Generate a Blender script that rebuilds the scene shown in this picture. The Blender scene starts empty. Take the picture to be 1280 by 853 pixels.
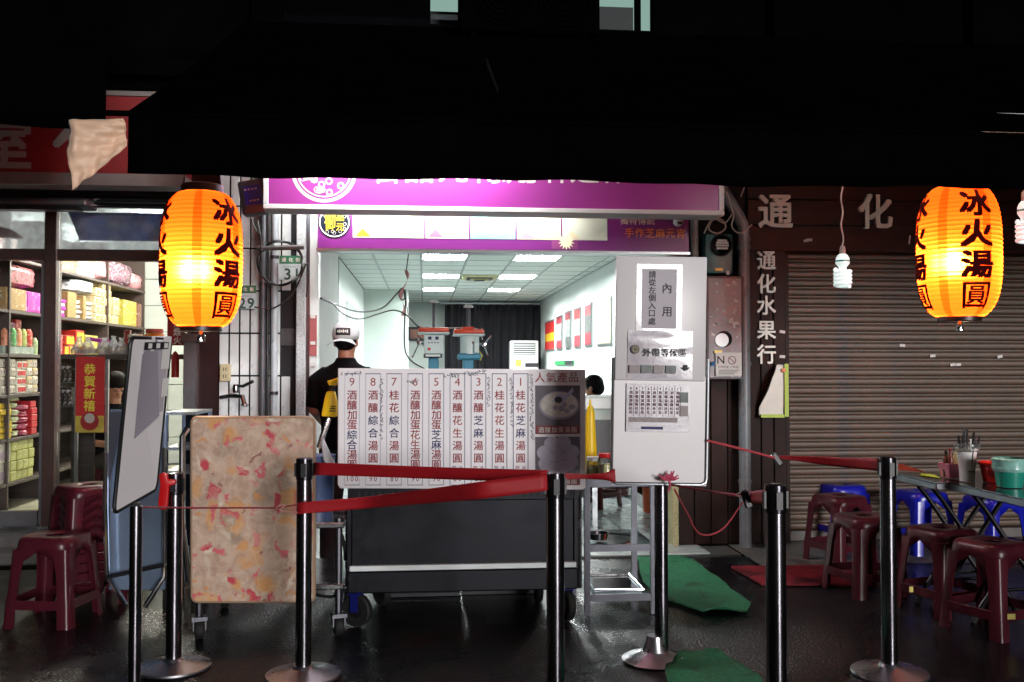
import bpy, bmesh, math, random
from mathutils import Matrix, Vector
random.seed(7)
R = math.radians
SC = bpy.context.scene
COL = SC.collection

# ------------------------------------------------------------------ camera
F, CAMH, YAW, PIT = 1200.0, 1.4, R(5.2), R(1.48)      # focal length in photo pixels (1280 wide)
cam_d = bpy.data.cameras.new('camera')
cam_d.sensor_width = 36.0
cam_d.lens = 36.0 * F / 1280.0
cam_d.clip_start, cam_d.clip_end = 0.05, 400
cam = bpy.data.objects.new('camera', cam_d)
COL.objects.link(cam)
cam.location = (0, 0, CAMH)
cam.rotation_euler = (R(90) + PIT, 0, -YAW)
SC.camera = cam

# ------------------------------------------------------------------ night sky, dim glow of the street, exposure
SUN_EL, SUN_AZ = R(6), R(20)          # the lit shop fronts across the street, behind the camera
world = bpy.data.worlds.new('World'); SC.world = world
world.use_nodes = True
wn = world.node_tree.nodes; wl = world.node_tree.links
wn.clear()
sky = wn.new('ShaderNodeTexSky'); sky.sky_type = 'NISHITA'; sky.sun_disc = False
sky.sun_elevation = SUN_EL; sky.sun_rotation = R(180) - SUN_AZ
bg = wn.new('ShaderNodeBackground'); bg.inputs['Strength'].default_value = 0.006
wo = wn.new('ShaderNodeOutputWorld')
wl.new(sky.outputs[0], bg.inputs[0]); wl.new(bg.outputs[0], wo.inputs[0])
sun_d = bpy.data.lights.new('street_glow', 'SUN')
sun_d.energy = 1.75; sun_d.angle = R(16); sun_d.color = (1.0, 0.975, 0.975)
sun = bpy.data.objects.new('street_glow', sun_d); COL.objects.link(sun)
sun.location = (3, -6, 3)
ldir = Vector((math.sin(SUN_AZ) * math.cos(SUN_EL), -math.cos(SUN_AZ) * math.cos(SUN_EL), math.sin(SUN_EL)))
sun.rotation_euler = ldir.to_track_quat('Z', 'Y').to_euler()
vs = SC.view_settings
vs.view_transform = 'Standard'; vs.look = 'None'; vs.exposure = 0.36; vs.gamma = 1.0
cy = SC.cycles
cy.use_denoising = True
cy.max_bounces = 7; cy.diffuse_bounces = 3; cy.glossy_bounces = 4; cy.transmission_bounces = 6
cy.transparent_max_bounces = 12; cy.caustics_reflective = False; cy.caustics_refractive = False
cy.sample_clamp_indirect = 4.0

# ------------------------------------------------------------------ from a photo pixel and a known depth to a place
def ray(px, py):
    x = (px - 640) / F; z = -(py - 426.5) / F
    y = math.cos(PIT) - z * math.sin(PIT); zz = math.sin(PIT) + z * math.cos(PIT)
    return Vector((x * math.cos(YAW) + y * math.sin(YAW), -x * math.sin(YAW) + y * math.cos(YAW), zz))
def at(px, py, Y):
    d = ray(px, py); return d * (Y / d.y) + Vector((0, 0, CAMH))
def gp(px, py, z=0.0):
    d = ray(px, py); return d * ((z - CAMH) / d.z) + Vector((0, 0, CAMH))
def atx(px, py, X):
    d = ray(px, py); return d * (X / d.x) + Vector((0, 0, CAMH))
def ppm(Y): return Y / F            # metres per photo pixel at that depth

# ------------------------------------------------------------------ materials
def lin(h):
    h = h.lstrip('#'); o = []
    for i in (0, 2, 4):
        v = int(h[i:i+2], 16) / 255.0
        o.append(v / 12.92 if v <= 0.04045 else ((v + 0.055) / 1.055) ** 2.4)
    return o
MATS = {}
def mat(name, col, rough=0.5, metal=0.0, noise=None, bump=None, emit=None, rnd=0.0, spec=0.5, coat=0.0, rvar=0.0, sheen=0.0, dirt=None):
    """Principled; noise=(scale, amount) mottles the colour, bump=(scale, strength) fine relief, rnd varies value per object,
    dirt=(scale, threshold, colour, amount) adds patches of grime"""
    if name in MATS: return MATS[name]
    m = bpy.data.materials.new(name); m.use_nodes = True
    nt = m.node_tree; n = nt.nodes; l = nt.links
    b = n['Principled BSDF']
    c = lin(col) if isinstance(col, str) else list(col)
    b.inputs['Base Color'].default_value = (*c, 1)
    b.inputs['Roughness'].default_value = rough
    b.inputs['Metallic'].default_value = metal
    b.inputs['Specular IOR Level'].default_value = spec
    b.inputs['Coat Weight'].default_value = coat
    b.inputs['Sheen Weight'].default_value = sheen
    tc = n.new('ShaderNodeTexCoord')
    cur = None
    def rgb():
        nonlocal cur
        if cur is None:
            q = n.new('ShaderNodeRGB'); q.outputs[0].default_value = (*c, 1); cur = q.outputs[0]
        return cur
    if noise:
        t = n.new('ShaderNodeTexNoise'); t.inputs['Scale'].default_value = noise[0]; t.inputs['Detail'].default_value = 6
        t.inputs['Roughness'].default_value = 0.62
        l.new(tc.outputs['Object'], t.inputs['Vector'])
        mr = n.new('ShaderNodeMapRange'); mr.inputs['From Min'].default_value = 0.3; mr.inputs['From Max'].default_value = 0.7
        mr.inputs['To Min'].default_value = 1 - noise[1]; mr.inputs['To Max'].default_value = 1 + noise[1]
        l.new(t.outputs['Fac'], mr.inputs['Value'])
        hs = n.new('ShaderNodeHueSaturation'); l.new(mr.outputs[0], hs.inputs['Value']); l.new(rgb(), hs.inputs['Color']); cur = hs.outputs[0]
        if rvar:
            m2 = n.new('ShaderNodeMapRange'); m2.inputs['From Min'].default_value = 0.3; m2.inputs['From Max'].default_value = 0.7
            m2.inputs['To Min'].default_value = max(0.02, rough - rvar); m2.inputs['To Max'].default_value = min(1, rough + rvar)
            l.new(t.outputs['Fac'], m2.inputs['Value']); l.new(m2.outputs[0], b.inputs['Roughness'])
    if dirt:
        t = n.new('ShaderNodeTexNoise'); t.inputs['Scale'].default_value = dirt[0]; t.inputs['Detail'].default_value = 8
        t.inputs['Distortion'].default_value = 0.6
        l.new(tc.outputs['Object'], t.inputs['Vector'])
        mr = n.new('ShaderNodeMapRange'); mr.inputs['From Min'].default_value = dirt[1]; mr.inputs['From Max'].default_value = dirt[1] + 0.12
        mr.inputs['To Max'].default_value = dirt[3]
        l.new(t.outputs['Fac'], mr.inputs['Value'])
        mx = n.new('ShaderNodeMix'); mx.data_type = 'RGBA'
        l.new(mr.outputs[0], mx.inputs['Factor']); l.new(rgb(), mx.inputs[6]); mx.inputs[7].default_value = (*lin(dirt[2]), 1); cur = mx.outputs[2]
    if rnd:
        oi = n.new('ShaderNodeObjectInfo')
        mr = n.new('ShaderNodeMapRange'); mr.inputs['To Min'].default_value = 1 - rnd; mr.inputs['To Max'].default_value = 1 + rnd * 0.6
        l.new(oi.outputs['Random'], mr.inputs['Value'])
        hs = n.new('ShaderNodeHueSaturation'); l.new(mr.outputs[0], hs.inputs['Value']); l.new(rgb(), hs.inputs['Color']); cur = hs.outputs[0]
    if cur is not None: l.new(cur, b.inputs['Base Color'])
    if bump:
        t = n.new('ShaderNodeTexNoise'); t.inputs['Scale'].default_value = bump[0]; t.inputs['Detail'].default_value = 4
        l.new(tc.outputs['Object'], t.inputs['Vector'])
        bp = n.new('ShaderNodeBump'); bp.inputs['Strength'].default_value = bump[1]; bp.inputs['Distance'].default_value = 0.01
        l.new(t.outputs['Fac'], bp.inputs['Height']); l.new(bp.outputs[0], b.inputs['Normal'])
    if emit:
        b.inputs['Emission Color'].default_value = (*(lin(emit[0]) if isinstance(emit[0], str) else emit[0]), 1)
        b.inputs['Emission Strength'].default_value = emit[1]
    MATS[name] = m
    return m

def emission(name, col, strength):
    m = bpy.data.materials.new(name); m.use_nodes = True; n = m.node_tree.nodes; l = m.node_tree.links
    n.clear(); e = n.new('ShaderNodeEmission'); o = n.new('ShaderNodeOutputMaterial')
    e.inputs[0].default_value = (*(lin(col) if isinstance(col, str) else col), 1); e.inputs[1].default_value = strength
    l.new(e.outputs[0], o.inputs[0]); MATS[name] = m; return m

def glass_mat(name, tint=(1, 1, 1), rough=0.02, haze=0.0):
    m = bpy.data.materials.new(name); m.use_nodes = True; n = m.node_tree.nodes; l = m.node_tree.links
    n.clear(); o = n.new('ShaderNodeOutputMaterial')
    tr = n.new('ShaderNodeBsdfTransparent'); tr.inputs[0].default_value = (*tint, 1)
    gl = n.new('ShaderNodeBsdfGlossy'); gl.inputs['Roughness'].default_value = rough
    fr = n.new('ShaderNodeFresnel'); fr.inputs[0].default_value = 1.5
    mx = n.new('ShaderNodeMixShader'); l.new(fr.outputs[0], mx.inputs[0]); l.new(tr.outputs[0], mx.inputs[1]); l.new(gl.outputs[0], mx.inputs[2])
    last = mx
    if haze:
        df = n.new('ShaderNodeBsdfDiffuse'); df.inputs[0].default_value = (0.7, 0.72, 0.75, 1)
        tl = n.new('ShaderNodeBsdfTranslucent'); tl.inputs[0].default_value = (0.7, 0.74, 0.78, 1)
        ad = n.new('ShaderNodeMixShader'); ad.inputs[0].default_value = 0.6; l.new(df.outputs[0], ad.inputs[1]); l.new(tl.outputs[0], ad.inputs[2])
        t = n.new('ShaderNodeTexNoise'); t.inputs['Scale'].default_value = 9; t.inputs['Detail'].default_value = 10
        tc = n.new('ShaderNodeTexCoord'); l.new(tc.outputs['Object'], t.inputs['Vector'])
        mr = n.new('ShaderNodeMapRange'); mr.inputs['From Min'].default_value = 0.35; mr.inputs['From Max'].default_value = 0.7; mr.inputs['To Max'].default_value = haze; mr.inputs['To Min'].default_value = haze * .45
        l.new(t.outputs['Fac'], mr.inputs['Value'])
        m2 = n.new('ShaderNodeMixShader'); l.new(mr.outputs[0], m2.inputs[0]); l.new(mx.outputs[0], m2.inputs[1]); l.new(ad.outputs[0], m2.inputs[2]); last = m2
    l.new(last.outputs[0], o.inputs[0]); MATS[name] = m; return m

# ------------------------------------------------------------------ mesh building
GL = {}
def glyph(ch, bold):
    k = (ch, bold)
    if k in GL: return GL[k]
    c = bpy.data.curves.new('glyph', 'FONT'); c.body = ch; c.size = 1.0; c.resolution_u = 2; c.offset = bold; c.fill_mode = 'FRONT'
    o = bpy.data.objects.new('glyph', c); COL.objects.link(o)
    dg = bpy.context.evaluated_depsgraph_get()
    me = bpy.data.meshes.new_from_object(o.evaluated_get(dg))
    vs_ = [(v.co.x, v.co.y) for v in me.vertices]; fs = [tuple(p.vertices) for p in me.polygons]
    # weld doubles so that outlines are clean
    bm = bmesh.new(); bm.from_mesh(me); bmesh.ops.remove_doubles(bm, verts=bm.verts, dist=1e-5)
    bm.verts.index_update()
    vs_ = [(v.co.x, v.co.y) for v in bm.verts]; fs = [tuple(v.index for v in f.verts) for f in bm.faces]
    ed = [(e.verts[0].index, e.verts[1].index, e.link_faces[0]) for e in bm.edges if len(e.link_faces) == 1]
    be = []
    for a, b_, f in ed:
        vl = [v.index for v in f.verts]; i = vl.index(a)
        be.append((a, b_) if vl[(i + 1) % len(vl)] == b_ else (b_, a))
    bm.free(); bpy.data.meshes.remove(me); bpy.data.objects.remove(o); bpy.data.curves.remove(c)
    if vs_:
        xs = [v[0] for v in vs_]; ys = [v[1] for v in vs_]
        cx, cyy = (min(xs) + max(xs)) / 2, (min(ys) + max(ys)) / 2
        vs_ = [(x - cx, y - cyy) for x, y in vs_]
        wh = (max(xs) - min(xs), max(ys) - min(ys))
    else: wh = (0, 0)
    GL[k] = (vs_, fs, be, wh); return GL[k]

INV = {}
class MB:
    def __init__(s): s.v = []; s.f = []
    def add(s, vs_, fs):
        o = len(s.v); s.v += [tuple(p) for p in vs_]; s.f += [tuple(i + o for i in f) for f in fs]; return s
    def box(s, x0, y0, z0, x1, y1, z1):
        x0, x1 = min(x0, x1), max(x0, x1); y0, y1 = min(y0, y1), max(y0, y1); z0, z1 = min(z0, z1), max(z0, z1)
        return s.add([(x0,y0,z0),(x1,y0,z0),(x1,y1,z0),(x0,y1,z0),(x0,y0,z1),(x1,y0,z1),(x1,y1,z1),(x0,y1,z1)],
                     [(0,3,2,1),(4,5,6,7),(0,1,5,4),(1,2,6,5),(2,3,7,6),(3,0,4,7)])
    def obox(s, c, size, rot=None):
        c = Vector(c); h = Vector(size) / 2; P = []
        for sz in (-1, 1):
            for sx, sy in ((-1,-1),(1,-1),(1,1),(-1,1)):
                q = Vector((sx*h.x, sy*h.y, sz*h.z))
                P.append(c + (rot @ q if rot else q))
        return s.add(P, [(0,3,2,1),(4,5,6,7),(0,1,5,4),(1,2,6,5),(2,3,7,6),(3,0,4,7)])
    def cyl(s, p0, p1, r0, r1=None, n=16, cap=True):
        p0, p1 = Vector(p0), Vector(p1); r1 = r0 if r1 is None else r1
        d = (p1 - p0).normalized(); a = d.orthogonal().normalized(); b = d.cross(a)
        P = []
        for p, r in ((p0, r0), (p1, r1)):
            for i in range(n):
                t = 2 * math.pi * i / n; P.append(p + a * (r * math.cos(t)) + b * (r * math.sin(t)))
        fs = [(i, (i+1) % n, n + (i+1) % n, n + i) for i in range(n)]
        if cap: fs += [tuple(range(n-1, -1, -1)), tuple(range(n, 2*n))]
        return s.add(P, fs)
    def tube(s, pts, r, n=8, closed=False):
        pts = [Vector(p) for p in pts]; rr = r if isinstance(r, (list, tuple)) else [r] * len(pts)
        P = []; m = len(pts); a = None
        for i, p in enumerate(pts):
            if closed: d = (pts[(i+1) % m] - pts[i-1]).normalized()
            else: d = (pts[min(i+1, m-1)] - pts[max(i-1, 0)]).normalized()
            if a is None: a = d.orthogonal().normalized()
            a = (a - d * a.dot(d)); a = a.normalized() if a.length > 1e-6 else d.orthogonal().normalized()
            b = d.cross(a)
            for k in range(n):
                t = 2 * math.pi * k / n; P.append(p + a * (rr[i] * math.cos(t)) + b * (rr[i] * math.sin(t)))
        fs = []
        for i in range(m if closed else m - 1):
            j = (i + 1) % m
            fs += [(i*n+k, i*n+(k+1) % n, j*n+(k+1) % n, j*n+k) for k in range(n)]
        if not closed: fs += [tuple(range(n-1, -1, -1)), tuple((m-1)*n+k for k in range(n))]
        return s.add(P, fs)
    def lathe(s, prof, c=(0,0,0), n=24, rot=None, cap=True):
        c = Vector(c); P = []
        for r, z in prof:
            for k in range(n):
                t = 2 * math.pi * k / n; q = Vector((r * math.cos(t), r * math.sin(t), z))
                P.append(c + (rot @ q if rot else q))
        m = len(prof)
        fs = [(i*n+k, i*n+(k+1) % n, (i+1)*n+(k+1) % n, (i+1)*n+k) for i in range(m-1) for k in range(n)]
        if cap:
            if prof[0][0] > 1e-6: fs.append(tuple(range(n-1, -1, -1)))
            if prof[-1][0] > 1e-6: fs.append(tuple((m-1)*n+k for k in range(n)))
        return s.add(P, fs)
    def poly(s, pts, ext):
        """flat outline (3d points, counter-clockwise seen from the front) thickened along ext"""
        pts = [Vector(p) for p in pts]; e = Vector(ext); n = len(pts)
        return s.add(pts + [p + e for p in pts], [tuple(range(n)), tuple(range(2*n-1, n-1, -1))] +
                     [(i, i + n, (i+1) % n + n, (i+1) % n) for i in range(n)])
    def grid(s, fn, nu, nv):
        P = [fn(i / nu, j / nv) for j in range(nv + 1) for i in range(nu + 1)]
        return s.add(P, [(j*(nu+1)+i, j*(nu+1)+i+1, (j+1)*(nu+1)+i+1, (j+1)*(nu+1)+i) for j in range(nv) for i in range(nu)])
    def text(s, ch, c, size, u=(1,0,0), v=(0,0,1), bold=0.0, ext=0.0, sx=1.0, map=None):
        c, u, v = Vector(c), Vector(u), Vector(v)
        if bold > 0:                       # heavier stroke: slightly shifted copies, each a hair in front of the last
            w = u.cross(v).normalized()
            for k, (a, b_) in enumerate(((-1, -1), (1, -1), (1, 1), (-1, 1))):
                s.text(ch, c + u * (a * bold * .8 * size * sx) + v * (b_ * bold * .8 * size) + w * (.00007 * k), size, u, v, 0.0, ext, sx)
            return s
        vs_, fs, be, wh = glyph(ch, 0.0)
        P = [c + u * (x * size * sx) + v * (y * size) for x, y in vs_]
        if not ext: return s.add(P, fs)
        w = u.cross(v).normalized() * ext; n = len(P)
        return s.add([p + w for p in P] + P, fs + [(b, a, a + n, b + n) for a, b in be])
    def line(s, txt, c, size, pitch, u=(1,0,0), v=(0,0,1), vertical=False, bold=0.0, ext=0.0, sx=1.0):
        c, u, v = Vector(c), Vector(u), Vector(v); n = len(txt)
        for i, ch in enumerate(txt):
            if ch == ' ': continue
            o = (i - (n - 1) / 2) * pitch
            s.text(ch, c + (v * -o if vertical else u * o), size, u, v, bold, ext, sx)
        return s
    @staticmethod
    def chars(txt, c, size, pitch, m, parent, name='character', u=(1,0,0), v=(0,0,1), vertical=False, bold=0.0, ext=0.0, sx=1.0):
        c, u, v = Vector(c), Vector(u), Vector(v); n = len(txt)
        for i, ch in enumerate(txt):
            o = (i - (n - 1) / 2) * pitch
            MB().text(ch, c + (v * -o if vertical else u * o), size, u, v, bold, ext, sx).build(name, m, parent, smooth=0)
    def xf(s, M_):
        s.v = [tuple(M_ @ Vector(p)) for p in s.v]; return s
    def build(s, name, m, parent=None, smooth=35, bevel=0.0, seg=1, solid=0.0, sub=0, local=False):
        vs_ = s.v
        loc = None
        if parent is not None:
            if not local and parent.name in INV:
                I = INV[parent.name]; vs_ = [tuple(I @ Vector(p)) for p in vs_]
        elif not local and vs_:
            xs, ys, zs = zip(*vs_); loc = Vector(((min(xs)+max(xs))/2, (min(ys)+max(ys))/2, min(zs)))
            vs_ = [tuple(Vector(p) - loc) for p in vs_]
        me = bpy.data.meshes.new(name); me.from_pydata(vs_, [], s.f)
        if bevel:
            bm = bmesh.new(); bm.from_mesh(me)
            es = [e for e in bm.edges if len(e.link_faces) == 2 and e.calc_face_angle(0) > 0.5]
            bmesh.ops.bevel(bm, geom=es, offset=bevel, segments=seg, profile=0.5, affect='EDGES', clamp_overlap=True)
            bm.to_mesh(me); bm.free()
        me.update()
        if smooth:
            for p in me.polygons: p.use_smooth = True
            me.set_sharp_from_angle(angle=R(smooth))
        me.materials.append(m)
        o = bpy.data.objects.new(name, me); COL.objects.link(o)
        if parent is not None:
            o.parent = parent
            if parent.name in INV: INV[o.name] = INV[parent.name]
        elif loc is not None:
            o.location = loc; INV[o.name] = Matrix.Translation(-loc)
        if solid:
            k = o.modifiers.new('solid', 'SOLIDIFY'); k.thickness = solid; k.offset = 0
        if sub:
            k = o.modifiers.new('sub', 'SUBSURF'); k.levels = sub; k.render_levels = sub
        return o

def tag(o, label=None, cat=None, group=None, kind=None):
    if label: o['label'] = label
    if cat: o['category'] = cat
    if group: o['group'] = group
    if kind: o['kind'] = kind
    return o
def thing(name, label, cat, loc=(0,0,0), rotz=0.0, group=None):
    o = bpy.data.objects.new(name, None); COL.objects.link(o); o.empty_display_size = 0.1
    o.location = loc; o.rotation_euler = (0, 0, rotz)
    INV[o.name] = (Matrix.Translation(Vector(loc)) @ Matrix.Rotation(rotz, 4, 'Z')).inverted()
    return tag(o, label, cat, group)
def copy_tree(o, parent=None):
    c = o.copy(); COL.objects.link(c); c.parent = parent
    for ch in list(o.children): copy_tree(ch, c)
    return c
def dup(root, loc, rotz=0.0, label=None, group=None, scale=None):
    r = copy_tree(root); r.location = loc; r.rotation_euler = (0, 0, rotz)
    if label: r['label'] = label
    if group: r['group'] = group
    if scale: r.scale = scale
    return r
def struct(o): o['kind'] = 'structure'; return o

# ------------------------------------------------------------------ material library
black_cloth = mat('awning_black', (0.0013, 0.0013, 0.0017), 0.95, noise=(3, 0.3), spec=0.0)  # black cloth, its colour taken darker still in place of blocked light
lining = mat('awning_lining', '#d8b49c', 0.75, noise=(4, 0.1))
dark_wall = mat('dark_facade', (0.0014, 0.0014, 0.0018), 0.9, noise=(2, 0.3), spec=0.0)  # near-black colour stands in for street light being blocked up here
white_wall = mat('white_wall', '#e8eeea', 0.7, noise=(1.5, 0.03))
cool_wall = mat('grey_green_wall', '#c9d3cc', 0.7, noise=(1.5, 0.04))
ceil_tile = mat('ceiling_tile', '#e8ede6', 0.85, noise=(40, 0.05), rnd=0.05)
ceil_rail = mat('ceiling_rail', '#a2a8a4', 0.5)
lamp_white = emission('fluorescent', (0.95, 1.0, 0.985), 185.0)
frame_white = mat('painted_white', '#dfe4e2', 0.45, noise=(6, 0.04))
alu = mat('aluminium', '#b8bcc0', 0.32, 1.0, noise=(25, 0.08))
steel = mat('stainless', '#c4c8cc', 0.22, 1.0, noise=(8, 0.1), rvar=0.08)
chrome = mat('chrome', '#cfd2d6', 0.12, 1.0)
post_steel = mat('post_steel', '#8b8990', 0.19, 1.0, noise=(3, 0.1), rvar=0.05)
base_steel = mat('base_steel', '#c0bec4', 0.3, 1.0, noise=(4, 0.1), rvar=0.1)
dark_steel = mat('dark_steel', '#4a4a50', 0.38, 0.9, noise=(10, 0.15))
black_plastic = mat('black_plastic', '#101012', 0.4)
rubber = mat('rubber', '#0d0d0e', 0.75, noise=(20, 0.2))
brown_alu = mat('brown_aluminium', '#544340', 0.35, 0.6, noise=(12, 0.12))
grey_alu = mat('grey_aluminium', '#6c6c70', 0.4, 0.7, noise=(12, 0.12))
maroon = mat('maroon_plastic', '#471722', 0.30, noise=(6, 0.12), spec=0.3, bump=(60, 0.03), dirt=(9, 0.62, '#3b1a20', 0.4))
blue_pl = mat('blue_plastic', '#1119a0', 0.3, coat=0.15)
red_belt = mat('red_belt', '#a3141f', 0.6, noise=(70, 0.1), bump=(300, 0.15))
red_pl = mat('red_plastic', '#c8171b', 0.35)
rope_pink = mat('pink_cord', '#b5414a', 0.7)
board_white = mat('whiteboard', '#ddd8d9', 0.35, noise=(3, 0.03), dirt=(6, 0.68, '#b8b3b5', 0.3))
paper_grey = mat('sleeved_paper', '#a79fa8', 0.25, noise=(7, 0.05), coat=0.5, bump=(14, 0.12))
paper_white = mat('white_paper', '#d9d6d2', 0.7)
ink_black = mat('ink_black', '#17151c', 0.6)
ink_red = mat('ink_red', '#8c1426', 0.6)
ink_brown = mat('ink_brown', '#9a3b33', 0.6)
ink_blue = mat('ink_blue', '#23265e', 0.6)
ink_white = mat('ink_white', '#f2efe9', 0.5)
purple = mat('sign_purple', '#6e2472', 0.35, noise=(2, 0.05))
magenta = mat('sign_magenta', '#93388c', 0.3, noise=(1.2, 0.08))
wood_dark = mat('dark_wood', '#271915', 0.6, spec=0.2, noise=(6, 0.25), rnd=0.25, bump=(25, 0.1))
wood_plank = mat('dark_plank', '#2b201e', 0.65, spec=0.2, noise=(5, 0.25), rnd=0.3, bump=(30, 0.15))
concrete = mat('concrete', '#6d6c6b', 0.85, noise=(9, 0.25), bump=(40, 0.3))
pebble = mat('pebble_dash', '#b0b4b6', 0.85, noise=(140, 0.45), bump=(150, 0.5))
yellow_pl = mat('yellow_plastic', '#f0c814', 0.35)
card = mat('cardboard', '#b09468', 0.75, noise=(8, 0.1), rnd=0.15)
skin = mat('skin', '#a8735a', 0.5, noise=(10, 0.05))
hair = mat('black_hair', '#060506', 0.7, noise=(60, 0.3), bump=(120, 0.4), spec=0.15)
black_shirt = mat('black_shirt', '#08080b', 0.9, noise=(20, 0.2), spec=0.1)
clear_glass = glass_mat('window_glass', (0.975, 0.985, 0.98))
hazy_glass = glass_mat('transom_glass', (0.85, 0.92, 0.98), 0.08, 0.75)
# ================================================================== GROUND
def asphalt():
    m = bpy.data.materials.new('wet_asphalt'); m.use_nodes = True; nt = m.node_tree; n = nt.nodes; l = nt.links
    b = n['Principled BSDF']; tc = n.new('ShaderNodeTexCoord'); b.inputs['Specular IOR Level'].default_value = 0.32
    big = n.new('ShaderNodeTexNoise'); big.inputs['Scale'].default_value = 0.9; big.inputs['Detail'].default_value = 7; big.inputs['Distortion'].default_value = 0.4
    fine = n.new('ShaderNodeTexVoronoi'); fine.inputs['Scale'].default_value = 95
    grit = n.new('ShaderNodeTexNoise'); grit.inputs['Scale'].default_value = 60; grit.inputs['Detail'].default_value = 6
    for t in (big, fine, grit): l.new(tc.outputs['Object'], t.inputs['Vector'])
    cr = n.new('ShaderNodeValToRGB'); cr.color_ramp.elements[0].color = (0.002, 0.002, 0.0026, 1); cr.color_ramp.elements[1].color = (0.010, 0.0098, 0.0115, 1)
    l.new(grit.outputs['Fac'], cr.inputs['Fac'])
    wet = n.new('ShaderNodeMapRange'); wet.inputs['From Min'].default_value = 0.40; wet.inputs['From Max'].default_value = 0.60
    wet.inputs['To Min'].default_value = 0.06; wet.inputs['To Max'].default_value = 0.34
    l.new(big.outputs['Fac'], wet.inputs['Value'])
    mx = n.new('ShaderNodeMath'); mx.operation = 'MULTIPLY_ADD'; l.new(grit.outputs['Fac'], mx.inputs[0]); mx.inputs[1].default_value = 0.18; l.new(wet.outputs[0], mx.inputs[2])
    l.new(mx.outputs[0], b.inputs['Roughness']); l.new(cr.outputs[0], b.inputs['Base Color'])
    add = n.new('ShaderNodeMath'); add.operation = 'MULTIPLY_ADD'; l.new(fine.outputs['Distance'], add.inputs[0]); add.inputs[1].default_value = -0.8; l.new(grit.outputs['Fac'], add.inputs[2])
    st = n.new('ShaderNodeMapRange'); st.inputs['From Min'].default_value = 0.40; st.inputs['From Max'].default_value = 0.62; st.inputs['To Min'].default_value = 0.12; st.inputs['To Max'].default_value = 0.75
    l.new(big.outputs['Fac'], st.inputs['Value'])
    bp = n.new('ShaderNodeBump'); bp.inputs['Distance'].default_value = 0.008; l.new(st.outputs[0], bp.inputs['Strength']); l.new(add.outputs[0], bp.inputs['Height']); l.new(bp.outputs[0], b.inputs['Normal'])
    return m
asph = asphalt()
gd = MB(); gd.grid(lambda u, v: (-60 + 120*u, -60 + 66.9*v, 0.0), 12, 12)
struct(gd.build('road', asph))
SHOPY = 7.25          # the line of the shop fronts
floor_m = mat('shop_floor', '#5f686b', 0.3, noise=(4, 0.25), rvar=0.1)
tile_w = mat('threshold_tile', '#b9c6c4', 0.25, noise=(5, 0.12), rnd=0.08, dirt=(7, 0.58, '#6f7674', 0.6))
# floor behind the shop fronts
fl = struct(MB().box(-1.05, 6.96, -0.3, 2.34, 22, 0.004).build('shop_floor', mat('floor_joint', '#3c4142', 0.8)))
x = -0.78; k = 0
tl = MB().box(-0.222, -0.222, 0, 0.222, 0.222, 0.012)
t0 = None
def tile_copy(proto, loc, parent):
    o = proto.copy(); COL.objects.link(o); o.parent = parent
    o.location = INV[parent.name] @ Vector(loc); return o
def proto_part(mb, name, m, parent, loc, **kw):
    o = mb.build(name, m, parent, local=True, **kw); o.location = INV[parent.name] @ Vector(loc); return o
p_w = p_g = None
for j in range(11):
    for i in range(8):
        cx = -0.81 + 0.45 * i; cyy = 6.98 + 0.45 * (j + 0.5)
        if cx + 0.225 > 2.34: continue
        white = j < 2
        if white:
            p_w = tile_copy(p_w, (cx, cyy, 0.004), fl) if p_w else proto_part(tl, 'floor_tile', tile_w, fl, (cx, cyy, 0.004), bevel=0.003)
        else:
            p_g = tile_copy(p_g, (cx, cyy, 0.004), fl) if p_g else proto_part(tl, 'floor_tile', floor_m, fl, (cx, cyy, 0.004), bevel=0.003)
far_floor = struct(MB().box(-1.1, 12.2, 0.004, 2.5, 21.2, 0.016).build('floor_far_end', floor_m))
# concrete apron in front of the shutter
apron = mat('worn_concrete', '#5b5f5d', 0.55, noise=(5, 0.3), rvar=0.2, dirt=(4, 0.5, '#232324', 0.8), bump=(30, 0.3))
ap = MB(); ap.grid(lambda u, v: (2.345 + 4.6*u, 6.50 + 0.95*v + 0.05*math.sin(9*u)*(1-v), 0.004 + 0.012*v), 24, 4)
ap.box(-1.75, 6.9, -.2, -1.052, 7.4, .003)
struct(ap.build('worn_pavement', apron))
# step of the shop with the glass front
step_m = mat('step_stone', '#4b4a49', 0.5, noise=(6, 0.2), rvar=0.15)
st = struct(MB().box(-9, 7.35, 0, -1.76, 13.2, 0.165).build('step', step_m, bevel=0.012))
struct(MB().box(-9, 7.05, 0, -1.9, 7.345, 0.075).build('lower_step', step_m, bevel=0.012))
vt = mat('pale_floor', '#bdb9a2', 0.3, noise=(3, 0.08), rnd=0.06)
pf = None
for j in range(9):
    for i in range(5):
        cx, cyy = -3.98 + 0.5 * i, 7.95 + 0.5 * j
        if pf is None: pf = proto_part(MB().box(-0.247, -0.247, 0, 0.247, 0.247, 0.01), 'floor_tile', vt, st, (cx, cyy, 0.165), bevel=0.003)
        else: tile_copy(pf, (cx, cyy, 0.165), st)

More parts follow.
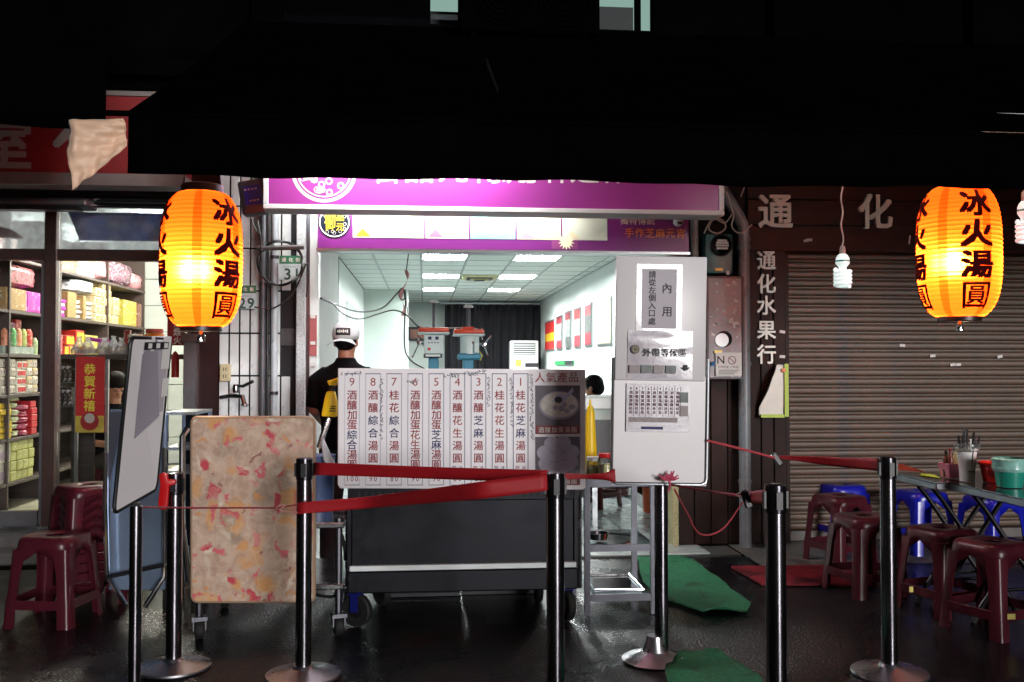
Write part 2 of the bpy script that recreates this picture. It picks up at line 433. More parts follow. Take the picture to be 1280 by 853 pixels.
# mats on the ground
def floor_mat(name, label, pts, m, lift=0.012):
    base = [Vector(p) for p in pts]; c = sum(base, Vector()) / len(base)
    rim = []
    for i in range(len(base)):                                   # ragged edge
        a, b_ = base[i], base[(i + 1) % len(base)]
        for q in range(7):
            p = a.lerp(b_, q / 7); rim.append(p + Vector((random.uniform(-.012, .012), random.uniform(-.012, .012), 0)))
    n = len(rim); P = []; rings = 9
    for k in range(rings):
        s_ = 1 - k / rings
        for i, p in enumerate(rim):
            q = c.lerp(p, s_)
            w = 0.003 * math.sin(q.x * 6 + q.y * 3) + 0.003 * math.sin(q.y * 13 + q.x * 2)
            curl = 0.03 * max(0, math.sin(i * 0.31)) ** 6 if k == 0 else 0
            P.append((q.x, q.y, lift + 0.010 + w * (0.4 + 0.6 * s_) + curl))
    P.append((c.x, c.y, lift + 0.012))
    fs = [(k*n+i, k*n+(i+1) % n, (k+1)*n+(i+1) % n, (k+1)*n+i) for k in range(rings-1) for i in range(n)]
    fs += [((rings-1)*n+i, (rings-1)*n+(i+1) % n, rings*n) for i in range(n)]
    o = MB().add(P, fs).build(name, m, smooth=60, solid=0.005)
    return tag(o, label, 'mat')
green_m = mat('green_turf_mat', '#18704a', 0.95, noise=(60, 0.35), bump=(160, 0.9), dirt=(5, 0.52, '#12382a', 0.7))
red_mat_m = mat('red_mat', '#7c2a33', 0.85, noise=(10, 0.25), spec=.2, dirt=(4, 0.48, '#3a1a20', 0.8))
floor_mat('floor_mat', 'torn green mat lying in front of the shop doorway', [gp(792, 697), gp(868, 705), gp(938, 757), gp(934, 770), gp(880, 771), gp(838, 756), gp(806, 735)], green_m)
floor_mat('floor_mat', 'torn green mat at the foot of the white notice stand', [gp(858, 818), gp(905, 825), gp(950, 850), gp(975, 905), gp(900, 930), gp(835, 905), gp(834, 838)], green_m)
rm = thing('floor_mat', 'red ribbed mat on the pavement before the shutter', 'mat', gp(980, 722))
a0, b0, a1, b1 = gp(914, 711), gp(1075, 709), gp(952, 733), gp(1092, 735)
MB().poly([a1 + Vector((0,0,.006)), b1 + Vector((0,0,.006)), b0 + Vector((0,0,.006)), a0 + Vector((0,0,.006))], (0, 0, 0.010)).build('backing', red_mat_m, rm)
for i in range(26):
    v = (i + 0.5) / 26; p, q = a0.lerp(a1, v), b0.lerp(b1, v)
    p = p + (q - p) * 0.004; q = q - (q - p) * 0.004
    MB().tube([p + Vector((0,0,.017)), q + Vector((0,0,.017))], 0.0045, 5).build('rib', red_mat_m, rm)

# ================================================================== BUILDING ABOVE
up = thing('upper_storey', 'black unlit upper storey above the awning', 'building', (0.5, 7.6, 3.3))
W0, W1 = at(538, 30, 7.4), at(818, 39, 7.4)
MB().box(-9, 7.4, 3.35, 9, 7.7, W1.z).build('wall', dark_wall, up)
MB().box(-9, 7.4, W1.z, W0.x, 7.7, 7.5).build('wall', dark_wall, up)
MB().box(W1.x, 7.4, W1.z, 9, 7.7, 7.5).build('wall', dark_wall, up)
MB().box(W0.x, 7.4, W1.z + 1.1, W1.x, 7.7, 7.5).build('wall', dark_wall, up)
wnd = MB().box(W0.x, 7.55, W1.z, W1.x, 7.56, W1.z + 1.1).build('window', emission('lit_window', (0.46, 0.72, 0.62), 0.42), up)
for px in (797,):
    q = at(px, 20, 7.5); MB().box(q.x - 0.02, 7.47, W1.z, q.x + 0.02, 7.545, W1.z + 1.1).build('mullion', dark_wall, wnd)
q0, q1 = at(541, 16, 7.5), at(575, 16, 7.5)
MB().box(q0.x - 0.06, 7.47, W1.z + .002, q1.x, 7.54, q0.z).build('blind', mat('grey_blind', '#3a3f40', 0.8), wnd)
q0, q1 = at(748, 10, 7.5), at(795, 10, 7.5)
MB().box(q0.x, 7.47, W1.z + .002, q1.x - .03, 7.54, q0.z).build('blind', mat('grey_blind', '#3a3f40', 0.8), wnd)
# string course, piers and panels so the dark front is not a slab
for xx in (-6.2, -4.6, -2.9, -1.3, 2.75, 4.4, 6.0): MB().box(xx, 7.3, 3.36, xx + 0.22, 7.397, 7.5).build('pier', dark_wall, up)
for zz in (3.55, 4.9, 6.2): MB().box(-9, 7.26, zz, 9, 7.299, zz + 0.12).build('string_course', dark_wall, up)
ac = thing('air_conditioner', 'black outdoor air conditioner with two fans before the lit window', 'air conditioner', (at(660, 30, 7.0).x, 7.0, at(660, 38, 7.0).z))
q0, q1 = at(574, 37, 6.9), at(750, 37, 6.9)
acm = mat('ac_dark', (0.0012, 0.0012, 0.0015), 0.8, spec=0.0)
MB().box(q0.x, 6.9, q0.z, q1.x, 7.22, q0.z + 0.8).build('casing', acm, ac, bevel=0.015)
for fx in (0.30, 0.76):
    cx = q0.x + (q1.x - q0.x) * fx; cz = q0.z + 0.25
    for r in (0.05, 0.09, 0.13, 0.17, 0.21):
        MB().tube([(cx + r * math.cos(t * math.pi / 12), 6.885, cz + r * math.sin(t * math.pi / 12)) for t in range(24)], 0.004, 5, True).build('fan_guard', acm, ac)
    MB().lathe([(0.03, 0), (0.035, 0.02), (0, 0.03)], (cx, 6.893, cz), 12, Matrix.Rotation(R(90), 3, 'X')).build('fan_hub', acm, ac)
for s_ in (0.1, 0.9):
    cx = q0.x + (q1.x - q0.x) * s_
    MB().box(cx - .02, 6.92, q0.z - .05, cx + .02, 7.398, q0.z - .003).build('bracket', acm, ac)

# ================================================================== AWNINGS
aw = thing('awning', 'black sloping awning with a deep straight valance over the shop front', 'awning', (1.0, 4.5, 2.25))
AX0, AX1 = at(160, 200, 4.5).x, 6.3
ztop, zbot = at(640, 150, 4.5).z, at(640, 226, 4.5).z
xs = at(1218, 150, 4.5).x
def val(u, v):
    x_ = AX0 + (AX1 - AX0) * u
    return (x_, 4.5 + 0.006 * math.sin(x_ * 5) * (1 - v) + 0.004 * math.sin(x_ * 17 + 1) * (1 - v), zbot + (ztop - zbot) * v + (0.006 * math.sin(x_ * 3.1) + 0.004 * math.sin(x_ * 11)) * (1 - v) - v * 0.028 * min(1, max(0, (x_ - xs) / .2)))
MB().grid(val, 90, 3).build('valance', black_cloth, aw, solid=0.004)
def roof(dz):
    def f(u, v):
        x_ = AX0 + (AX1 - AX0) * u; y_ = 4.5 + 2.78 * v
        return (x_, y_, ztop + 1.42 * v - 0.05 * math.sin(math.pi * v) * (0.6 + 0.4 * math.sin(x_ * 2.2)) - dz)
    return f
xs = at(1218, 150, 4.5).x
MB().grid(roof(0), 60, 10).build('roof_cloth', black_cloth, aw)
MB().grid(roof(0.006), 60, 10).build('lining', lining, aw)
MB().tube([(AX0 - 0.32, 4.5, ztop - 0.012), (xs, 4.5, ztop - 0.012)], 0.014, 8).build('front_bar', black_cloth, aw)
for xx in (AX0 + .02, 0.4, 2.3, 4.4):
    MB().tube([(xx, 4.52, ztop - 0.03), (xx, 7.28, ztop + 1.36)], 0.012, 6).build('rafter', dark_steel, aw)
# the torn corner: a pale lining flap hanging from the bar
def flap(u, v):
    # corner points in photo: (88,152) (156,150) (159,184) (94,240)
    tl_, tr_, br_, bl_ = at(88, 152, 4.5), at(156, 150, 4.5), at(159, 185, 4.5), at(93, 240, 4.5)
    top = tl_.lerp(tr_, u); bot = bl_.lerp(br_, u)
    p = top.lerp(bot, v)
    fold = 0.035 * math.sin(3.1 * (u + v * 0.9)) * math.sin(math.pi * min(1, v * 1.15)) + 0.022 * math.exp(-((u - 0.12 - 0.1 * v) / 0.10) ** 2) + 0.016 * math.sin(10 * u - 5 * v) * v * (1 - u) + 0.006 * math.sin(24 * u + 9 * v) * v + 0.004 * math.sin(31 * v - 12 * u)
    return p + Vector((0.006 * math.sin(9 * v), -0.02 - fold, 0))
tag(MB().grid(flap, 22, 22).build('cloth_flap', mat('pale_lining', '#e3bda0', 0.5, noise=(5, 0.12), sheen=0.2, bump=(30, .25)), solid=0.002, smooth=80),
    'torn pale pink cloth corner hanging from the awning bar', 'cloth')
lt = MB()
TX = at(130, 100, 4.75).x
tz = at(60, 157, 4.75).z
lt.grid(lambda u, v: (-6.5 + (TX + 6.5) * u, 4.75 + 0.03 * math.sin(14 * u) * (1 - v) + 0.5 * v * v, tz + 0.008 * math.sin(31 * u) * (1 - v) + 1.9 * v), 60, 8)
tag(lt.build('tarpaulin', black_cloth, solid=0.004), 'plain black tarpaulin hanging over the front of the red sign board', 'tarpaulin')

# ================================================================== RED SIGN BOARD over the glass shop
RY = 6.95
rs = thing('red_signboard', 'red sign board with white brush characters above the glass shop front', 'sign', (-3.2, RY, at(0, 215, RY).z))
z0, z1 = at(60, 216, RY).z, at(160, 121, RY).z
xr = at(232, 180, RY).x
MB().box(-7.5, RY, z0, xr, RY + .18, z1).build('panel', mat('sign_red', '#740a0d', 0.6, noise=(3, 0.12)), rs)
gf = mat('sign_frame_grey', '#77706c', 0.5, 0.3, noise=(8, 0.12))
MB().box(-7.5, RY - .02, z0 - .085, xr, RY + .2, z0 - .002).build('bottom_rail', gf, rs)
MB().box(-7.5, RY - .02, z1 + .002, xr, RY + .2, z1 + .035).build('top_rail', gf, rs)
for ch, px, py, sz in (('室', 6, 178, 66), ('人', 196, 158, 52), ('人', 97, 156, 60)):
    c = at(px, py, RY - .004)
    MB().text(ch, c, sz * ppm(RY), bold=0.03).build('character', mat('sign_letter', '#8f8680', 0.6), rs)

# ================================================================== GLASS SHOP (next door)
GY = 7.62
gs = thing('glass_shopfront', 'brown aluminium shop front with large glass panes and a bright transom', 'shop front', (-2.9, GY, 0.165))
xL = -6.0; xM = at(63, 400, GY).x; xR = at(241, 400, GY).x
def zz(py, px=130): return at(px, py, GY).z
# beams and posts
MB().box(xL, GY, zz(326), xR + .1, GY + .09, zz(312)).build('transom_bar', brown_alu, gs, bevel=0.004)
MB().box(xL, GY - .04, zz(258), xR + .1, GY + .12, zz(244)).build('head_beam', brown_alu, gs)
MB().box(xL, GY + .1, zz(244) + .002, xR + .3, GY + .16, 3.3).build('fascia', mat('dark_fascia', '#2a2422', 0.6, noise=(5, 0.2)), gs)
hw = 7 * ppm(GY)
MB().box(xM - hw, GY - .02, 0.175, xM + hw, GY + .1, zz(258) - .002).build('mullion', brown_alu, gs, bevel=0.004)
MB().box(xM - hw - .035, GY + .02, 0.19, xM - hw - .002, GY + .07, zz(327)).build('door_stile', grey_alu, gs)
MB().box(xL, GY + .01, 0.166, xM - hw - .04, GY + .07, 0.166 + .13).build('bottom_rail', grey_alu, gs)
MB().box(xL, GY - .06, 0.166, xR, GY - .03, 0.19).build('track', steel, gs)
MB().box(xM + hw + .002, GY + .01, 0.166, xR, GY + .07, 0.166 + .06).build('sill', brown_alu, gs)
MB().box(xR, GY - .03, 0.166, xR + .13, GY + .14, zz(258) - .003).build('end_post', brown_alu, gs, bevel=0.006)
def pane(x0, x1, za, zb, m, nm='pane'): MB().box(x0 + .002, GY + .04, za + .002, x1 - .002, GY + .046, zb - .002).build(nm, m, gs)
pane(xM + hw, xR, 0.232, zz(326), clear_glass)
pane(xL, xM - hw - .037, 0.30, zz(326), clear_glass)
pane(xM + hw, xR, zz(312), zz(258), hazy_glass)
pane(xL, xM - hw, zz(312), zz(258), hazy_glass)
# poster bits stuck on the transom
bl = MB(); q0, q1 = at(82, 264, GY), at(205, 301, GY)
bl.poly([(q0.x, GY + .052, q0.z), (q0.x + .09, GY + .052, q1.z), (q1.x, GY + .052, q1.z), (q1.x, GY + .052, q0.z)], (0, .003, 0))
bfm = mat('blue_film', '#5d76a6', 0.5, noise=(12, 0.5), dirt=(40, 0.6, '#c8d4e4', 0.7))
_n = bfm.node_tree.nodes; _l = bfm.node_tree.links; _p = _n['Principled BSDF']; _t = _n.new('ShaderNodeBsdfTranslucent'); _m = _n.new('ShaderNodeMixShader')
_m.inputs[0].default_value = .6; _l.new(_p.inputs['Base Color'].links[0].from_socket, _t.inputs[0]); _l.new(_p.outputs[0], _m.inputs[1]); _l.new(_t.outputs[0], _m.inputs[2]); _l.new(_m.outputs[0], _n['Material Output'].inputs[0])
bl.build('blue_film', bfm, gs)
os_ = MB(); q0, q1 = at(-40, 284, GY), at(28, 297, GY)
os_.poly([(q0.x, GY + .052, q1.z), (q1.x, GY + .052, q1.z), (q1.x - .09, GY + .052, q0.z - .01), (q1.x - .2, GY + .052, q0.z + .02), (q0.x, GY + .052, q0.z)], (0, .003, 0))
os_.build('orange_sticker', mat('orange_print', '#c8621e', 0.5, noise=(18, 0.5)), gs)
# shutter housing: grey rolled box and chrome rail
q0, q1 = at(-200, 242, 7.3), at(108, 258, 7.3)
hb = thing('shutter_box', 'long grey metal box mounted above the glass door', 'box', (q1.x - .4, 7.3, q1.z))
MB().box(q0.x - 2, 7.3, q1.z, q1.x, 7.55, q0.z).build('casing', grey_alu, hb, bevel=0.02, seg=3)
MB().box(q1.x - 2, 7.295, q1.z - .03, q1.x - .06, 7.4, q1.z - .003).build('lip', dark_steel, hb)
q0, q1 = at(106, 243, 7.45), at(232, 258, 7.45)
rl = thing('guide_rail', 'polished double metal rail beside the grey shutter box', 'rail', (q0.x, 7.45, q1.z))
MB().cyl((q0.x + .004, 7.47, q0.z - .03), (q1.x, 7.47, q0.z - .03), 0.028, n=16).build('bar', chrome, rl)
MB().cyl((q0.x + .004, 7.47, q1.z), (q1.x, 7.47, q1.z), 0.020, n=16).build('bar', chrome, rl)
# room behind
rw = thing('glass_shop_room', 'pale tiled walls and ceiling of the packed grocery room behind glass', 'room', (-3, 10, 0.165)); rw['kind'] = 'structure'
wt = mat('wall_tile_grey', '#c6ccc8', 0.3, noise=(3, 0.06))
MB().box(-3.95, 7.75, 0.166, -3.87, 12.4, 3.0).build('side_wall', white_wall, rw)
MB().box(-3.95, 12.4, 0.166, -1.1, 12.5, 3.0).build('back_wall', mat('tile_joint_dark', '#7a807d', 0.8), rw)
MB().box(-1.9, 7.9, 0.166, -1.76, 12.39, 3.0).build('side_wall', white_wall, rw)
MB().box(-6.0, 7.75, 2.95, -1.1, 12.5, 3.02).build('ceiling', white_wall, rw)
bt = None
for i in range(6):
    for j in range(9):
        cx, cz = -3.7 + 0.33 * i, 0.34 + 0.33 * j
        if cz > 2.9: continue
        if bt is None: bt = proto_part(MB().box(-.16, 0, -.16, .16, .012, .16), 'wall_tile', wt, rw, (cx, 12.387, cz), bevel=0.003)
        else: tile_copy(bt, (cx, 12.387, cz), rw)
def tube_lamp(name, label, p0, p1, r, m, group=None, energy=None):
    t = thing(name, label, 'lamp', (Vector(p0) + Vector(p1)) / 2, 0, group)
    MB().cyl(p0, p1, r, n=10).build('tube', m, t)
    d = (Vector(p1) - Vector(p0)).normalized()
    for e, s_ in ((Vector(p0), -1), (Vector(p1), 1)):
        MB().cyl(e, e + d * s_ * 0.03, r * 1.15, n=10).build('end_cap', frame_white, t)
    MB().box(min(p0[0], p1[0]), min(p0[1], p1[1]) - r, p0[2] + r * 1.3, max(p0[0], p1[0]) + (0.02 if p0[0] == p1[0] else 0), max(p0[1], p1[1]) + r, p0[2] + r * 1.3 + .03).build('batten', frame_white, t)
    return t
gl_lamp = emission('grocery_tube', (1.0, 0.95, 0.84), 300.0)
tube_lamp('ceiling_tube', 'fluorescent ceiling tube over the grocery shelves', (-2.6, 8.9, 2.72), (-2.6, 10.1, 2.72), 0.02, gl_lamp, 'grocery ceiling tubes')
tube_lamp('ceiling_tube', 'fluorescent ceiling tube over the grocery shelves', (-2.7, 10.5, 2.72), (-2.7, 11.7, 2.72), 0.02, gl_lamp, 'grocery ceiling tubes')

# ================================================================== TILED WALL STRIP with pipes
TY = 7.28
tw = thing('tiled_wall', 'narrow wall of tall white tiles between glass shop and lit shop', 'wall', (-1.3, TY, 0))
xa, xb = at(274, 400, TY).x, at(372, 400, TY).x
MB().box(xa, TY, 0.0, xb, TY + .25, 3.3).build('backing', mat('dark_grout', '#1b1c20', 0.9), tw)
tile_m = mat('white_glazed_tile', '#e2e6e6', 0.25, noise=(9, 0.06), rnd=0.10, dirt=(11, 0.64, '#5d5f62', 0.5))
w, h = 12.4 * ppm(TY), 52 * ppm(TY)
proto = None; hz0 = at(320, 470, TY).z
nx = int((xb - xa) / w)
for i in range(nx):
    for j in range(-4, 6):
        cx = xa + w * (i + 0.5); cz = hz0 + h * (j + .5)
        if cz < 0.12: continue
        if i == nx - 1 and j in (0, 1): continue                       # broken away
        if proto is None: proto = proto_part(MB().box(-w/2 + .006, 0, -h/2 + .006, w/2 - .006, .012, h/2 - .006), 'wall_tile', tile_m, tw, (cx, TY - .012, cz), bevel=0.0025)
        else: tile_copy(proto, (cx, TY - .012, cz), tw)
# dark metal door leaf beside the tiles
dm = thing('metal_door_leaf', 'dark maroon metal panel and grey post beside the tiled wall', 'door', (at(258, 520, 7.3).x, 7.3, 0))
MB().box(at(246, 400, 7.3).x, 7.3, 0.08, xa - .004, 7.36, 2.55).build('panel', mat('maroon_metal', '#3b2a2c', 0.3, 0.5, noise=(5, 0.2)), dm, bevel=0.004)
MB().box(at(230, 400, 7.25).x, 7.24, 0.08, at(245, 400, 7.25).x, 7.33, at(235, 417, 7.25).z).build('post', grey_alu, dm, bevel=0.004)
MB().box(at(227, 400, 7.25).x, 7.22, at(235, 428, 7.25).z, at(254, 400, 7.25).x, 7.299, at(235, 417, 7.25).z).build('bracket', mat('brown_bracket', '#4d3f3c', 0.5, 0.4), dm, bevel=0.003)
# pipes on the wall
def pipe(name, label, pts, r, m, brackets=()):
    t = thing(name, label, 'pipe', pts[0])
    MB().tube(pts, r, 14).build('pipe_run', m, t)
    for b_ in brackets: MB().cyl(Vector(b_) - Vector((0, 0, .012)), Vector(b_) + Vector((0, 0, .012)), r * 1.2, n=14).build('clamp', dark_steel, t)
    return t
gp_m = mat('grey_pvc', '#6f777c', 0.4, noise=(12, 0.15), dirt=(8, 0.58, '#2c2d30', 0.7))
dk_pvc = mat('dark_pvc', '#4a4d53', 0.45, noise=(10, 0.2))
def vpipe(px, Y, z0_, z1_): q = at(px, 400, Y); return [(q.x, Y, z0_), (q.x, Y, z1_)]
P1 = vpipe(328.5, 7.2, 0.02, 3.3); pipe('drain_pipe', 'thick dark drain pipe in front of the tiled wall', P1, 0.022, dk_pvc, [(P1[0][0], 7.2, 1.0), (P1[0][0], 7.2, 2.0)])
P2 = vpipe(334.5, 7.21, 0.02, 3.3); pipe('conduit_pipe', 'thin black conduit beside the thick drain pipe', P2, 0.012, mat('black_conduit', '#17171a', 0.5), [(P2[0][0], 7.21, 1.5)])
P3 = vpipe(343, 7.19, 0.02, 3.3); pipe('conduit_pipe', 'pale grey conduit passing behind the coiled cable', P3, 0.026, mat('pale_conduit', '#a3abb0', .4, noise=(9, .12), dirt=(10, .6, '#4c4e52', .5)), [(P3[0][0], 7.19, 1.2), (P3[0][0], 7.19, 2.2)])
cp = thing('concrete_post', 'rough pebble-dash post beside the lit doorway', 'post', (at(376, 500, 7.2).x, 7.2, 0))
MB().box(at(370, 400, 7.16).x, 7.16, 0, at(382, 400, 7.16).x, 7.28, 3.2).build('shaft', pebble, cp, bevel=0.006)
MB().box(at(382.4, 400, 7.2).x, 7.19, 0, at(387, 400, 7.2).x, 7.27, 3.2).build('edge_strip', dark_steel, cp)
jf = thing('door_jamb', 'white metal jamb with stickers at the edge of the lit shop doorway', 'door frame', (at(393, 500, 7.2).x, 7.2, 0))
MB().box(at(387.3, 400, 7.2).x, 7.18, 0, at(398, 400, 7.2).x, 7.32, 2.62).build('upright', frame_white, jf, bevel=0.004)
q = at(392, 420, 7.17)
MB().box(q.x - .03, 7.176, at(392, 445, 7.17).z, q.x + .022, 7.179, at(392, 394, 7.17).z).build('red_strip', mat('faded_red', '#a85a5c', 0.6), jf)
for py in (396, 429, 456): q = at(391, py, 7.17); MB().box(q.x - .018, 7.172, q.z - .012, q.x + .018, 7.1755, q.z + .012).build('sticker', paper_white, jf)
# bare cement under the broken tiles
q0, q1 = at(350, 460, 7.27), at(370, 410, 7.27)
MB().box(q0.x, 7.262, at(360, 432, 7.27).z, q1.x, 7.2655, at(360, 411, 7.27).z).build('cement_patch', mat('cement_patch', '#47484b', 0.9, noise=(30, 0.3)), tw)
# house number plates
pl_w = mat('plate_white', '#c4d6d8', 0.4); pl_g = mat('plate_green', '#1f6b4c', 0.4); pl_ink = mat('plate_ink', '#1c4a44', 0.5)
def plate(num, x0, x1, y0, y1, Y, lbl):
    t = thing('number_plate', lbl, 'number plate', at((x0+x1)/2, y1, Y))
    a, b_ = at(x0, y1, Y), at(x1, y0, Y); zm = a.z + (b_.z - a.z) * 0.66
    MB().box(a.x, Y, a.z, b_.x, Y + .006, zm).build('number_field', pl_w, t)
    MB().box(a.x, Y, zm, b_.x, Y + .006, b_.z).build('street_band', pl_g, t)
    w_ = b_.x - a.x; cx = (a.x + b_.x) / 2
    MB().line(num, (cx + .01, Y - .002, a.z + (zm - a.z) * 0.36), w_ * 0.70, w_ * 0.40, bold=0.02).build('number', pl_ink, t)
    MB().line('通化街', (cx, Y - .002, (zm + b_.z) / 2), w_ * 0.2, w_ * 0.3, bold=0.01).build('street_name', ink_white, t)
    MB().line('3505027', (cx, Y - .002, a.z + (zm - a.z) * 0.82), w_ * 0.12, w_ * 0.1).build('code', pl_ink, t)
plate('31', 349, 378, 320, 350, 7.14, 'green and white house number plate reading 31 inside the cable loop')
plate('29', 293, 320, 357, 386, 7.2, 'green and white house number plate reading 29 beside the lantern')
cb = thing('cable_loop', 'round loop of thick black cable tied to the post', 'cable', at(350, 355, 7.05))
q = at(350.5, 329, 7.05); r = 27 * ppm(7.05)
MB().tube([(q.x + r * math.cos(t * math.pi / 20), 7.05 + 0.02 * math.sin(t * .9), q.z + r * math.sin(t * math.pi / 20)) for t in range(40)], 0.010, 8, True).build('coil', black_plastic, cb)
a, b_ = at(322, 311, 7.03), at(380, 309, 7.03)
MB().tube([a, b_], 0.018, 6).build('cross_arm', mat('rusty_arm', '#5f5f60', 0.6, 0.5, noise=(30, 0.4)), cb)
def cable(name, label, pix, Y, r_, m, group=None):
    """hanging cable through photo points, smoothed"""
    pts = [at(px, py, y if y else Y) for px, py, *yy in pix for y in [yy[0] if yy else None]]
    out = []
    for i in range(len(pts) - 1):
        p0, p1, p2, p3 = pts[max(i-1, 0)], pts[i], pts[i+1], pts[min(i+2, len(pts)-1)]
        for k in range(8):
            t = k / 8
            out.append(0.5 * ((2*p1) + (p2-p0)*t + (2*p0-5*p1+4*p2-p3)*t*t + (3*p1-p0-3*p2+p3)*t**3))
    out.append(pts[-1])
    o = MB().tube(out, r_, 7).build(name, m)
    return tag(o, label, 'cable', group)
cable('loose_cable', 'black cable drooping from the loop past the house number', [(318, 384), (340, 386), (362, 372), (374, 352), (383, 330), (386, 345), (383, 372)], 7.02, 0.006, black_plastic)
cable('loose_cable', 'thin black wire dangling down the wall under the blue meter', [(313, 270), (318, 284), (324, 292), (322, 276), (326, 300), (327, 345)], 7.0, 0.006, black_plastic)
fa = thing('tap', 'chrome wall tap with a long lever handle', 'tap', at(298, 495, 7.15))
q = [at(*p) for p in ((277, 497, 7.265), (290, 495, 7.1), (303, 496, 7.06), (306, 508, 7.05))]
MB().tube(q, 0.018, 12).build('spout', chrome, fa)
q = at(295, 486, 7.1); MB().lathe([(0, -.03), (.022, -.03), (.026, 0), (.02, .03), (0, .035)], q, 14).build('valve', chrome, fa)
MB().tube([q + Vector((0, 0, .02)), at(304, 483, 7.05), at(316, 477, 7.0)], [0.008, 0.012, 0.013], 8).build('lever', dark_steel, fa)
MB().lathe([(.012, 0), (.03, .01), (.03, .02), (.012, .022)], at(306, 509, 7.05), 14).build('nozzle', chrome, fa)
so = thing('power_socket', 'cream wall socket box on the tiled wall', 'socket', at(281, 478, 7.26))
a, b_ = at(275, 477, 7.235), at(288, 455, 7.235)
MB().box(a.x, 7.22, a.z, b_.x, 7.265, b_.z).build('box', mat('cream_plastic', '#b5ab86', 0.5), so, bevel=0.005)
for k in (0.3, 0.7): 
    for s_ in (-.012, .006): MB().box((a.x+b_.x)/2 + s_, 7.217, a.z + (b_.z-a.z)*k - .012, (a.x+b_.x)/2 + s_ + .005, 7.2195, a.z + (b_.z-a.z)*k + .012).build('slot', ink_black, so)
# blue labelled box hanging by the sign
bx = thing('meter_box', 'tilted grey box with glowing blue label hanging beside the purple sign', 'meter', at(318, 268, 6.75))
rt = Matrix.Rotation(R(-10), 3, 'Y')
q = at(317, 248, 6.8)
MB().obox(q, (0.17, 0.14, 0.24), rt).build('housing', mat('meter_grey', '#3a3a40', 0.4, noise=(8, .1)), bx, bevel=0.02, seg=2)
MB().obox(q + Vector((.01, -.072, .01)), (0.115, 0.006, 0.135), rt).build('label', mat('blue_label', '#1a2aa8', 0.4), bx)
for k in range(4): MB().obox(q + rt @ Vector((-.036 + .024 * k, -.078, .05)), (.014, .003, .012), rt).build('label_print', ink_white, bx)
for k in range(3): MB().obox(q + rt @ Vector((-.01 + .024 * k, -.078, -.03)), (.014, .003, .012), rt).build('label_print', ink_white, bx)

# ================================================================== LIT SHOP: opening, signs, room
sh = thing('lit_shop', 'bright deep dessert shop room with grey ceiling grid and white walls', 'room', (0.7, 12, 0)); sh['kind'] = 'structure'
CZ = 2.8
MB().box(-0.86, 7.35, 0, -0.80, 9.0, CZ).build('side_wall', white_wall, sh)
MB().box(-1.2, 9.0, 0, -1.11, 17.7, CZ).build('side_wall', white_wall, sh)
MB().box(-1.2, 8.95, 0, -0.801, 9.0 - .002, CZ).build('wall_return', white_wall, sh)
MB().box(2.50, 7.35, 0, 2.6, 21.2, CZ).build('side_wall', white_wall, sh)
MB().box(-1.2, 21.2, 0, 2.6, 21.3, CZ).build('back_wall', cool_wall, sh)
MB().box(-1.2, 17.7, 0, at(507, 400, 17.7).x, 17.76, CZ).build('partition', cool_wall, sh)
q = at(507, 400, 17.7); MB().box(q.x, 17.69, 0, q.x + .05, 17.77, CZ).build('partition_edge', frame_white, sh)
MB().box(-0.7, 7.35, CZ + .06, 2.6, 21.2, CZ + .12).build('slab', white_wall, sh)
MB().box(-1.11, 7.45, CZ + .0, 2.5, 11.37, CZ + .05).build('front_ceiling', ceil_tile, sh)
cl = thing('ceiling_grid', 'suspended ceiling of square panels in metal rails inside the shop', 'ceiling', (0.7, 16, CZ)); cl['kind'] = 'structure'
cols = [-1.11, -0.65, -0.05, 0.55, 1.15, 1.75, 2.35, 2.5]; rows = [11.39 + 0.66 * i for i in range(16)]; rows[-1] = 21.2
lights = {(2, 1), (4, 1), (2, 5), (4, 5), (2, 9), (4, 9)}
pr = {}
for i in range(7):
    for j in range(15):
        if (i, j) in lights or (i, j) == (3, 5): continue
        w_, d_ = cols[i+1] - cols[i] - .03, rows[j+1] - rows[j] - .03
        key = (round(w_, 3), round(d_, 3)); loc = ((cols[i]+cols[i+1])/2, (rows[j]+rows[j+1])/2, CZ)
        if key in pr: tile_copy(pr[key], loc, cl)
        else: pr[key] = proto_part(MB().box(-w_/2, -d_/2, 0, w_/2, d_/2, .02), 'ceiling_panel', ceil_tile, cl, loc)
for xx in cols[1:-1]: MB().box(xx - .015, 11.38, CZ - .006, xx + .015, 21.19, CZ + .03).build('rail', ceil_rail, cl)
for yy in rows[:-1]: MB().box(-1.1, yy - .015, CZ - .004, 2.49, yy + .015, CZ + .028).build('rail', ceil_rail, cl)
order = {1: 'front', 5: 'middle', 9: 'rear'}
def ceil_light(x0, x1, y0, y1, label, group=None):
    t = thing('ceiling_light', label, 'ceiling light', ((x0+x1)/2, (y0+y1)/2, CZ), 0, group)
    MB().box(x0 + .02, y0 + .02, CZ + .022, x1 - .02, y1 - .02, CZ + .03).build('tray', frame_white, t)
    for k in range(3):
        yk = y0 + (y1 - y0) * (k + .5) / 3
        MB().box(x0 + .04, yk - .06, CZ + .003, x1 - .04, yk + .06, CZ + .012).build('tube', lamp_white, t)
    for k in range(7):
        xk = x0 + .03 + (x1 - x0 - .06) * k / 6; MB().box(xk - .004, y0 + .03, CZ - .012, xk + .004, y1 - .03, CZ + .002).build('louvre', alu, t)
    return t
for (i, j) in sorted(lights):
    side = 'partition-side' if i == 2 else 'picture-side'
    ceil_light(cols[i], cols[i+1], rows[j], rows[j+1], f'{order[j]} square fluorescent panel of the {side} row in the shop ceiling')
for yy in (7.7, 9.6):
    for xx in (-0.05, 1.15): ceil_light(xx, xx + .6, yy, yy + .66, 'square fluorescent panel above the shop entrance, hidden by the signs', 'entrance ceiling lights')
cs = thing('ceiling_cassette', 'yellowed square air outlet between the ceiling lights', 'air vent', (0.85, 15, CZ))
